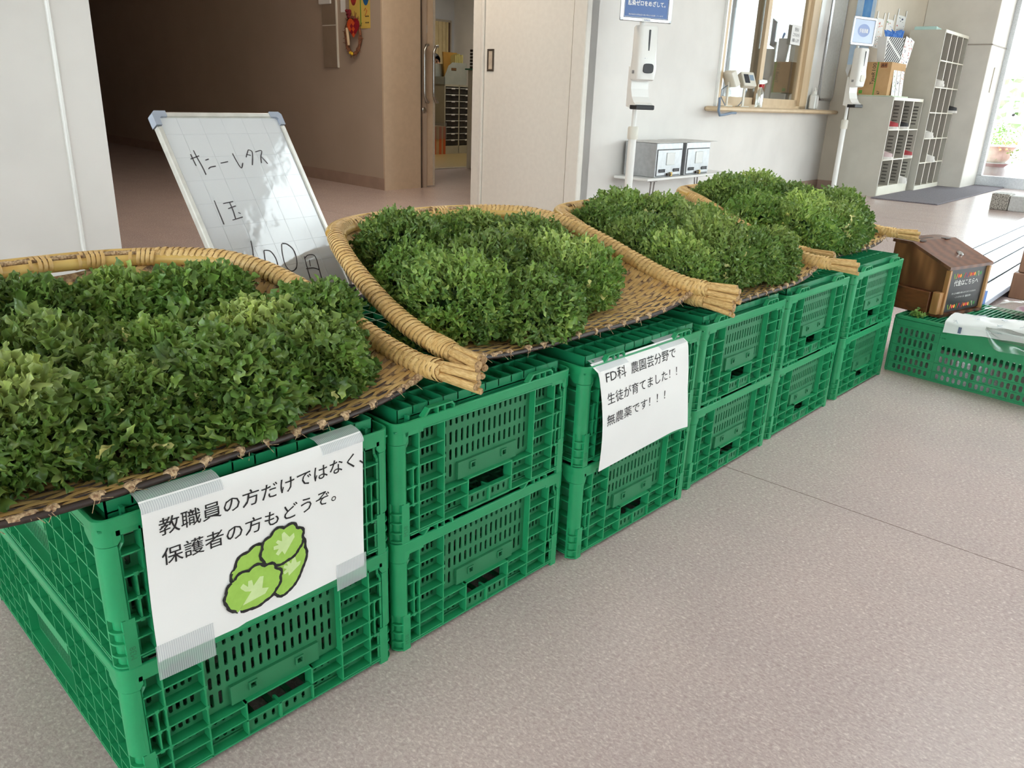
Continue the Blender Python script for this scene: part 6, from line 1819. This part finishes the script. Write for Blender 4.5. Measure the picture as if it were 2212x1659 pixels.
MB().tube([(hw - 0.006, 2.19, 1.50), (hw - 0.006, 2.17, 1.52), (hw - 0.006, 2.15, 1.50), (hw - 0.006, 2.18, 1.46)], 0.003, 4).obj('painted_bow', mat('paint_orange', S(200, 90, 50), 0.7, noise=(30, 2), col2=S(190, 80, 44)), wc)
wrt = empty('heart_wreath', B(hw - 0.022, 2.335, 1.30) @ Matrix.Scale(1.18, 4), 'straw wreath with an orange and red woven paper heart', 'wreath')
R_ = random.Random(8)
ringp = [(0.0, 0.085 * math.cos(a), 0.125 * math.sin(a)) for a in np.linspace(0, 2 * PI, 36, endpoint=False)]
MB().tube(ringp, [0.013 + R_.uniform(-0.003, 0.004) for _ in ringp], 7, closed=True).obj('straw_ring', mat('wreath_straw', S(150, 96, 66), 0.9, noise=(60, 4), col2=S(92, 56, 40)), wrt, smooth=True)
mb = MB()
for k in range(60):
    a = R_.uniform(0, 6.28); p = Vector((0, 0.085 * math.cos(a), 0.125 * math.sin(a)))
    mb.tube([p, p * R_.uniform(1.1, 1.28) + Vector((R_.uniform(-.012, .004), R_.uniform(-.02, .02), R_.uniform(-.02, .02)))], 0.0018, 3)
mb.obj('straw_ends', MATS['wreath_straw'], wrt)
mb = MB()
for k in range(9): mb.ball((-0.008 + R_.uniform(-.006, .006), 0.045 + R_.uniform(-.03, .02), 0.15 + R_.uniform(-.045, .03)), R_.uniform(0.010, 0.020), 8, 6)
mb.obj('red_flowers', mat('flower_crimson', S(130, 20, 34), 0.8, noise=(60, 3), col2=S(90, 12, 26)), wrt, smooth=True)
MB().tube([(-0.014, 0.05, 0.055), (-0.016, 0.035, -0.065)], [0.013, 0.010], 8).obj('paper_scroll', mat('scroll_cream', S(222, 196, 160), 0.7, noise=(20, 2), col2=S(212, 186, 150)), wrt, smooth=True)
MB().ball((-0.014, 0.02, -0.118), 0.012, 8, 6).ball((-0.014, 0.0, -0.124), 0.012, 8, 6).obj('yellow_knot', mat('knot_yellow', S(226, 186, 40), 0.6, noise=(20, 2), col2=S(214, 172, 34)), wrt, smooth=True)
# heart of woven strips
M_HO = mat('paper_orange', S(226, 92, 36), 0.7, noise=(20, 2), col2=S(216, 84, 32)); M_HR = mat('paper_red', S(150, 14, 34), 0.7, noise=(20, 2), col2=S(140, 10, 30))
hc = Vector((-0.022, -0.035, 0.075))
def HP(a, b, x=0.0): return (hc.x - x, hc.y - a * 0.7071 * 1 + b * 0.7071, hc.z + (a + b) * 0.7071 - 0.09)
sd = 0.085
ht = MB().add([HP(0, 0), HP(sd, 0), HP(sd, sd), HP(0, sd)], [(0, 1, 2, 3)]).obj('heart_weave', M_HO, wrt)
for i in range(3):
    for j in range(3):
        if (i + j) % 2 == 1 or (i == 2 and j == 0):
            a, b = i * sd / 3, j * sd / 3
            MB().add([HP(a, b, .001), HP(a + sd / 3, b, .001), HP(a + sd / 3, b + sd / 3, .001), HP(a, b + sd / 3, .001)], [(0, 1, 2, 3)]).obj('woven_square', M_HR, ht)
for (edge, m_) in ((0, M_HR), (1, M_HO)):
    c2 = (sd, sd / 2) if edge == 0 else (sd / 2, sd)
    pts = []
    for a in np.linspace(-PI / 2, PI / 2, 12):
        da, db = math.cos(a) * sd / 2, math.sin(a) * sd / 2
        pts.append(HP(c2[0] + da, c2[1] + db, .0012) if edge == 0 else HP(c2[0] + db, c2[1] + da, .0012))
    MB().add(pts, [tuple(range(12))]).obj('heart_lobe', m_, ht)
card('wall_card', 0, 0, 0, 0.10, 0.20, 'small white vertical card left of the greeting board', 'card', [], material=M_PAPER).matrix_world = B(0.128, 2.55, 1.50, -90)

# ------------------------------------------------------------------ office seen through the open door
du = empty('drawer_unit', B(3.80, 5.05), 'grey document drawer unit with clear drawers inside the office', 'drawer unit')
M_DU = mat('drawer_unit_grey', S(186, 180, 160), 0.5, noise=(8, 2), col2=S(178, 172, 152))
MB().box(0, 0.02, 0, 0.34, 0, 0.98).box(0.29, 0.31, 0, 0.34, 0, 0.98).box(0.58, 0.60, 0, 0.34, 0, 0.98).box(0, 0.60, 0, 0.34, 0.95, 0.98).box(0, 0.6, 0, 0.34, 0, 0.12).box(0, 0.6, 0.33, 0.34, 0, 0.98).obj('cabinet_shell', M_DU, du)
M_DRW = mat('drawer_smoke', S(44, 40, 38), 0.25, noise=(12, 2), col2=S(62, 56, 50)); M_TABW = mat('drawer_pull_clear', S(206, 206, 200), 0.3, noise=(12, 2), col2=S(190, 190, 184))
for c in (0, 1):
    for k in range(9):
        z = 0.13 + k * 0.0905
        d_ = MB().box(0.022 + c * 0.29, 0.288 + c * 0.29, 0.006, 0.32, z, z + 0.075).obj('drawer', M_DRW, du)
        MB().box(0.022 + c * 0.29, 0.288 + c * 0.29, -0.012, 0.006, z + 0.068, z + 0.080).obj('drawer_lip', M_TABW, d_)
        MB().box(0.13 + c * 0.29, 0.20 + c * 0.29, -0.016, -0.011, z + 0.060, z + 0.080).obj('drawer_tab', M_PAPER, d_)
fb = empty('file_box', B(3.83, 5.08, 0.9805), 'grey folder box with a finger hole on the drawer unit', 'file box')
M_FB = mat('file_box_grey', S(178, 182, 172), 0.5, noise=(8, 2), col2=S(170, 174, 164))
MB().prism([(0, 0), (0.45, 0), (0.45, 0.30), (0.16, 0.30), (0.08, 0.25), (0.0, 0.10)][::-1], 0.0, 0.01, 'y').obj('box_front', M_FB, fb)
MB().box(0.0, 0.45, 0.24, 0.25, 0, 0.28).box(0, 0.01, 0, 0.25, 0, 0.1).box(0.44, 0.45, 0, 0.25, 0, 0.30).obj('box_walls', M_FB, fb)
MB().cbox(0.13, 0.23, -0.004, 0.0, 0.19, 0.225, 0.003).obj('finger_hole', mat('hole_brown', S(120, 86, 50), 0.7, noise=(8, 2), col2=S(110, 78, 44)), fb)
o = MB().prism([(0, 0), (0.28, 0), (0.24, 0.44), (-0.04, 0.44)][::-1], 0, 0.02, 'y').obj('brown_folder', mat('folder_ochre', S(186, 140, 64), 0.8, noise=(8, 2), col2=S(176, 130, 56))); o.matrix_world = B(3.97, 5.22, 0.9805); tag(o, 'ochre folder standing in the grey folder box', 'folder')
for k in range(5):
    o = MB().box(0, 0.022, 0, 0.18, 0, 0.40 + 0.012 * (k % 3)).obj('paper_folder', mat('folder_yellow', S(214, 202, 132), 0.8, noise=(8, 2), col2=S(204, 192, 122))); o.matrix_world = B(4.08 + 0.034 * k, 5.12, 0.9810); tag(o, 'yellow paper folder in the grey folder box, %s from left' % ['first', 'second', 'third', 'fourth', 'fifth'][k], 'folder', 'yellow folders in the box')
pt = MB().cbox(2.45, 3.26, 2.93, 3.24, 0, 1.12, 0.004)
o = pt.obj('office_partition', mat('partition_grey', S(206, 202, 186), 0.5, noise=(8, 2), col2=S(198, 194, 178))); o.matrix_world = B(0, 0); tag(o, 'grey low cabinet edge at the right of the office doorway', 'partition')
o = MB().cbox(2.42, 3.28, 2.90, 3.26, 1.1205, 1.138, 0.003).obj('green_cutting_mat', mat('mat_green', S(70, 130, 110), 0.6, noise=(8, 2), col2=S(62, 120, 100))); o.matrix_world = B(0, 0); tag(o, 'green mat lying on the low office cabinet', 'mat')
for k in range(6):
    o = MB().cbox(2.47, 2.75, 2.95, 3.23, 0, 0.026, 0.003).obj('letter_tray', M_DRW); o.matrix_world = B(0, 0, 1.1385 + 0.036 * k); tag(o, 'dark letter tray in the pile on the green mat, %s' % ['lowest', 'second from below', 'third from below', 'third from the top', 'second from the top', 'topmost'][k], 'letter tray', 'letter trays on the office cabinet')
    MB().box(2.47, 2.75, 2.948, 2.951, 0.026, 0.034).box(2.469, 2.472, 2.95, 3.23, 0.026, 0.0355).obj('paper_stack', M_PAPER, o)
cbx = empty('wrapped_carton', B(3.54, 5.02), 'brown and orange carton wrapped in film on the office floor', 'carton')
MB().box(0, 0.26, 0, 0.2, 0, 0.40).obj('carton_body', M_CARD, cbx)
for x in (0.02, 0.13, 0.21): MB().box(x, x + 0.045, -0.002, 0, 0.0, 0.39).obj('printed_band', mat('print_orange', S(206, 100, 50), 0.7, noise=(8, 2), col2=S(196, 92, 44)), cbx)
MB().box(-0.01, 0.27, -0.012, 0.21, 0.22, 0.45).obj('film_wrap', M_FILM, cbx)
dsk = empty('office_desk', B(3.50, 5.62), 'office desk behind the drawer unit', 'desk')
MB().cbox(0, 1.6, 0, 0.75, 0.77, 0.80, 0.004).obj('desk_top', mat('desk_top_pale', S(214, 210, 196), 0.5, noise=(8, 2), col2=S(206, 202, 188)), dsk)
MB().box(0.79, 1.25, 0.03, 0.72, 0.0, 0.77).obj('desk_drawers', M_DU, dsk); MB().box(0, 0.03, 0.03, 0.72, 0, 0.77).obj('desk_side', M_DU, dsk); MB().box(1.57, 1.6, 0.03, 0.72, 0, 0.77).obj('desk_side', M_DU, dsk)
for k, (x, y, w_, hh, c, lab) in enumerate(((3.92, 5.66, 0.18, 0.24, (196, 222, 204), 'pale green document pouch on the office desk'), (3.84, 5.75, 0.05, 0.36, (90, 90, 96), 'dark file on the office desk'), (4.02, 5.80, 0.06, 0.40, (222, 226, 230), 'white file on the office desk'), (4.14, 5.80, 0.05, 0.40, (70, 110, 170), 'blue file on the office desk'), (4.24, 5.78, 0.12, 0.36, (200, 150, 100), 'tan file on the office desk'), (3.90, 5.85, 0.05, 0.42, (196, 80, 70), 'red file on the office desk'))):
    o = MB().cbox(0, w_, 0, 0.05 if k == 0 else 0.2, 0, hh, 0.004).obj('desk_file', mat('file_%d_%d_%d' % c, S(*c), 0.7, noise=(8, 2), col2=S(*[int(q * .93) for q in c]))); o.matrix_world = B(x + 0.22, y, 0.8005); tag(o, lab, 'file', 'files on the office desk')
# curtained window on the office back wall
wc_ = struct('window_4', MB().box(6.15, 6.84, 8.06, 8.10, 0.95, 0.98).box(6.15, 6.84, 8.06, 8.10, 2.12, 2.16).box(6.80, 6.84, 8.06, 8.10, 0.95, 2.16), M_ALUP, BM)
cu = MB(); vs = []; fs = []; n = 60
for i in range(n + 1):
    x = 5.9 + 0.82 * i / n
    for z in (0.98, 2.12): vs.append((x, 8.03 + 0.018 * math.sin(i * 0.9), z))
for i in range(n): fs.append((2 * i, 2 * i + 2, 2 * i + 3, 2 * i + 1))
cu.add(vs, fs)
struct('curtain', cu, mat('curtain_cream', S(226, 208, 164), 0.85, noise=(8, 2), col2=S(216, 198, 152)), smooth=True, parent=wc_)
struct('dark_jamb', MB().box(6.72, 6.80, 8.05, 8.08, 0.98, 2.12), M_SHB, parent=wc_)

# seated person at the desk, only the head shows
ps = empty('person', B(5.04, 6.62), 'dark-haired person seated behind the office desk', 'person')
sk = bpy.data.meshes.new('body')
J = [((0, 0, 0.50), 0.15), ((0, 0.0, 0.70), 0.14), ((0, 0.0, 0.95), 0.155), ((0, -0.005, 1.08), 0.13), ((0, -0.01, 1.17), 0.055), ((0, -0.02, 1.25), 0.07), ((0, -0.025, 1.33), 0.085), ((0, -0.02, 1.40), 0.07),
     ((0.17, 0, 1.06), 0.055), ((0.22, -0.05, 0.85), 0.045), ((0.16, -0.28, 0.78), 0.036), ((0.12, -0.36, 0.77), 0.03), ((-0.17, 0, 1.06), 0.055), ((-0.22, -0.05, 0.85), 0.045), ((-0.16, -0.28, 0.78), 0.036), ((-0.12, -0.36, 0.77), 0.03),
     ((0.10, -0.08, 0.49), 0.085), ((0.11, -0.42, 0.50), 0.065), ((0.11, -0.42, 0.10), 0.045), ((0.11, -0.52, 0.04), 0.035), ((-0.10, -0.08, 0.49), 0.085), ((-0.11, -0.42, 0.50), 0.065), ((-0.11, -0.42, 0.10), 0.045), ((-0.11, -0.52, 0.04), 0.035)]
Ed = [(0, 1), (1, 2), (2, 3), (3, 4), (4, 5), (5, 6), (6, 7), (3, 8), (8, 9), (9, 10), (10, 11), (3, 12), (12, 13), (13, 14), (14, 15), (0, 16), (16, 17), (17, 18), (18, 19), (0, 20), (20, 21), (21, 22), (22, 23)]
sk.from_pydata([j[0] for j in J], Ed, []); sk.update()
bo = link(sk, 'body', ps)
md = bo.modifiers.new('skin', 'SKIN')
for i, j in enumerate(J):
    sk.skin_vertices[0].data[i].radius = (j[1], j[1] * (0.8 if i < 4 else 1))
sk.skin_vertices[0].data[0].use_root = True
sd_ = bo.modifiers.new('subdivision', 'SUBSURF'); sd_.levels = 2; sd_.render_levels = 2
sk.materials.append(mat('skin_tone', S(206, 160, 132), 0.6, noise=(12, 2), col2=S(198, 150, 122)))
mb = MB().ball((0, 0.006, 1.375), 0.104, 18, 12, (0.95, 1.0, 0.98))
M_HAIR = mat('hair_black', S(34, 30, 30), 0.5, noise=(60, 3), col2=S(22, 19, 20))
# hair cap: cut away the face
mbh = MB()
nu, nv = 24, 12; vs = []; fs = []
for i in range(nv + 1):
    t_ = PI * i / nv * 0.72
    for k in range(nu):
        a = 2 * PI * k / nu
        front = max(0, -math.sin(a))
        tt_ = min(t_, 0.95 + (1 - front) * 1.6)
        vs.append((0.098 * math.sin(tt_) * math.cos(a), -0.015 + 0.108 * math.sin(tt_) * math.sin(a), 1.365 + 0.112 * math.cos(tt_)))
for i in range(nv):
    for k in range(nu):
        k2 = (k + 1) % nu; fs.append((i * nu + k, i * nu + k2, (i + 1) * nu + k2, (i + 1) * nu + k))
mbh.add(vs, fs); mbh.obj('hair', M_HAIR, ps, smooth=True)
MB().ball((-0.035, -0.112, 1.345), 0.012, 8, 6).ball((0.035, -0.112, 1.345), 0.012, 8, 6).obj('eyes', M_SHK, ps, smooth=True)
MB().ball((0, -0.125, 1.315), 0.014, 8, 6, (0.8, 1, 1.4)).ball((-0.09, -0.02, 1.335), 0.020, 8, 6, (0.5, 0.8, 1.3)).ball((0.09, -0.02, 1.335), 0.020, 8, 6, (0.5, 0.8, 1.3)).obj('nose_and_ears', MATS['skin_tone'], ps, smooth=True)
MB().ball((0, -0.108, 1.278), 0.022, 8, 6, (1, 0.4, 0.3)).obj('mouth', mat('lip_tone', S(170, 100, 90), 0.6, noise=(12, 2), col2=S(160, 92, 82)), ps, smooth=True)
mb = MB(); rings = [(0.155, 0.115, 0.52), (0.165, 0.120, 0.75), (0.185, 0.125, 0.98), (0.17, 0.105, 1.09), (0.075, 0.07, 1.15)]
vs = []; fs = []; n = 20
for (a_, b_, z) in rings:
    for k in range(n): vs.append((a_ * 1.06 * math.cos(2 * PI * k / n), b_ * 1.12 * math.sin(2 * PI * k / n), z))
for i in range(4):
    for k in range(n):
        k2 = (k + 1) % n; fs.append((i * n + k, i * n + k2, (i + 1) * n + k2, (i + 1) * n + k))
mb.add(vs, fs); mb.obj('shirt', mat('shirt_pale', S(222, 222, 224), 0.8, noise=(12, 2), col2=S(212, 212, 214)), ps, smooth=True)
ch = empty('office_chair', B(5.04, 6.67), 'dark blue office chair under the seated person', 'chair')
M_NVY = mat('chair_navy', S(32, 36, 62), 0.8, noise=(40, 2), col2=S(26, 30, 54))
MB().cbox(-0.24, 0.24, -0.26, 0.22, 0.36, 0.43, 0.02).obj('seat', M_NVY, ch, smooth=True); MB().cbox(-0.22, 0.22, 0.20, 0.26, 0.55, 1.0, 0.02).obj('backrest', M_NVY, ch, smooth=True)
MB().tube([(0, 0, 0.08), (0, 0, 0.37)], 0.03, 10).obj('gas_column', M_BLACK, ch, smooth=True)
for k in range(5):
    a = 2 * PI * k / 5
    MB().tube([(0, 0, 0.10), (0.28 * math.cos(a), 0.28 * math.sin(a), 0.06), (0.30 * math.cos(a), 0.30 * math.sin(a), 0.0)], 0.02, 6).obj('base_leg', M_BLACK, ch, smooth=True)

# ceiling lamps of the office (lit)
for (u, v) in ((3.6, 4.0), (4.8, 6.6), (2.9, 0.9)):
    l = empty('office_ceiling_lamp', B(u, v, CH), 'office ceiling lamp at %s' % {4.0: 'the doorway side', 6.6: 'the back', 0.9: 'the reception window'}[v], 'lamp')
    MB().cbox(-0.62, 0.62, -0.12, 0.12, -0.06, 0.0, 0.006).obj('lamp_housing', M_PLW, l)
    MB().cbox(-0.60, 0.60, -0.10, 0.10, -0.075, -0.06, 0.004).obj('diffuser', mat('lamp_diffuser', S(250, 250, 245), 0.6, emit=(S(255, 250, 238), 14.0)), l)

# ------------------------------------------------------------------ outside the glass: planter, sticker
pl_ = empty('planter_pot', B(8.6, -1.23, 0.0), 'pale urn planter with leafy flowers outside the entrance glass', 'planter')
MB().lathe([(0.15, 0.0), (0.16, 0.10), (0.13, 0.16), (0.17, 0.20), (0.20, 0.21), (0.17, 0.22)], 24).obj('pot_stand', mat('pot_grey', S(150, 148, 146), 0.7, noise=(12, 3), col2=S(138, 136, 134)), pl_, smooth=True)
MB().lathe([(0.12, 0.21), (0.17, 0.28), (0.18, 0.36), (0.21, 0.42), (0.24, 0.44), (0.22, 0.45)], 24).obj('pot_bowl', mat('pot_pale', S(206, 200, 190), 0.7, noise=(7, 3), col2=S(176, 164, 150)), pl_, smooth=True)
lf = MB(); r = random.Random(21)
for k in range(420):
    a = r.uniform(0, 6.28); rr = r.uniform(0, 0.26); z = 0.46 + r.uniform(0, 0.34) * (1 - rr * 1.8)
    if k > 330: rr = r.uniform(0.2, 0.34); z = r.uniform(0.25, 0.5)
    p = Vector((rr * math.cos(a), rr * math.sin(a), z)); d = Vector((r.gauss(0, 1), r.gauss(0, 1), r.gauss(0.4, 0.7))).normalized() * r.uniform(0.025, 0.05); s = d.cross(Vector((r.gauss(0, 1), r.gauss(0, 1), r.gauss(0, 1)))).normalized() * 0.012
    lf.add([p, p + d * 0.5 + s, p + d, p + d * 0.5 - s], [(0, 1, 2, 3)])
fo_ = lf.obj('foliage', mat('planter_leaf', S(120, 170, 84), 0.6, noise=(20, 2), col2=S(160, 196, 120)), pl_); fo_['kind'] = 'stuff'
fl = MB()
for k in range(26):
    a = r.uniform(0, 6.28); fl.ball((0.30 * math.cos(a) * r.uniform(.5, 1), 0.30 * math.sin(a) * r.uniform(.5, 1), r.uniform(0.40, 0.58)), 0.016, 6, 4)
fl_ = fl.obj('blossoms', mat('blossom_orange', S(240, 170, 110), 0.6, noise=(20, 2), col2=S(250, 210, 170)), pl_, smooth=True); fl_['kind'] = 'stuff'
o = MB().box(6.995, 7.0, -2.12, -1.80, 0.86, 1.10).obj('glass_sticker', mat('sticker_grey_blue', S(150, 156, 176), 0.6, noise=(10, 2), col2=S(142, 148, 168))); o.matrix_world = B(0, 0); tag(o, 'grey blue square sticker on the entrance glass', 'sticker')
for k, (y, z) in enumerate(((-1.70, 1.10), (-1.62, 0.86), (-1.88, 0.98))):
    mb = MB(Matrix.Translation((6.992, y, z)) @ Matrix.Rotation(PI / 2, 4, 'Y')); mb.lathe([(0.018, 0), (0.018, 0.002)], 14)
    o = mb.obj('safety_dot', mat('dot_grey', S(120, 118, 122), 0.6, noise=(10, 2), col2=S(110, 108, 112))); o.matrix_world = B(0, 0); tag(o, ['round grey dot on the entrance glass above the planter', 'lowest round grey dot on the entrance glass', 'round grey dot on the blue sticker'][k], 'safety dot', 'safety dots on the glass')
hg = MB(); r = random.Random(5)
for k in range(1400):
    p = Vector((24 + r.uniform(-0.6, 0.6), r.uniform(-6, 14), r.uniform(0.4, 2.6) * r.uniform(0.6, 1))); d = Vector((r.gauss(0, 1), r.gauss(0, 1), r.gauss(0.3, 0.7))).normalized() * 0.28; s = d.cross(Vector((r.gauss(0, 1), r.gauss(0, 1), r.gauss(0, 1)))).normalized() * 0.12
    hg.add([p, p + d * 0.5 + s, p + d, p + d * 0.5 - s], [(0, 1, 2, 3)])
o = hg.obj('hedge', mat('hedge_leaf', S(140, 164, 120), 0.7, noise=(2, 3), col2=S(170, 190, 150))); o.matrix_world = B(0, 0); tag(o, 'pale green hedge far beyond the fence outside', 'hedge', kind='stuff')

# ------------------------------------------------------------------ tidy
bpy.data.objects.remove(_fo); bpy.data.curves.remove(_fc)
for o in COL.objects:
    if o.parent is not None and 'category' in o: del o['category']
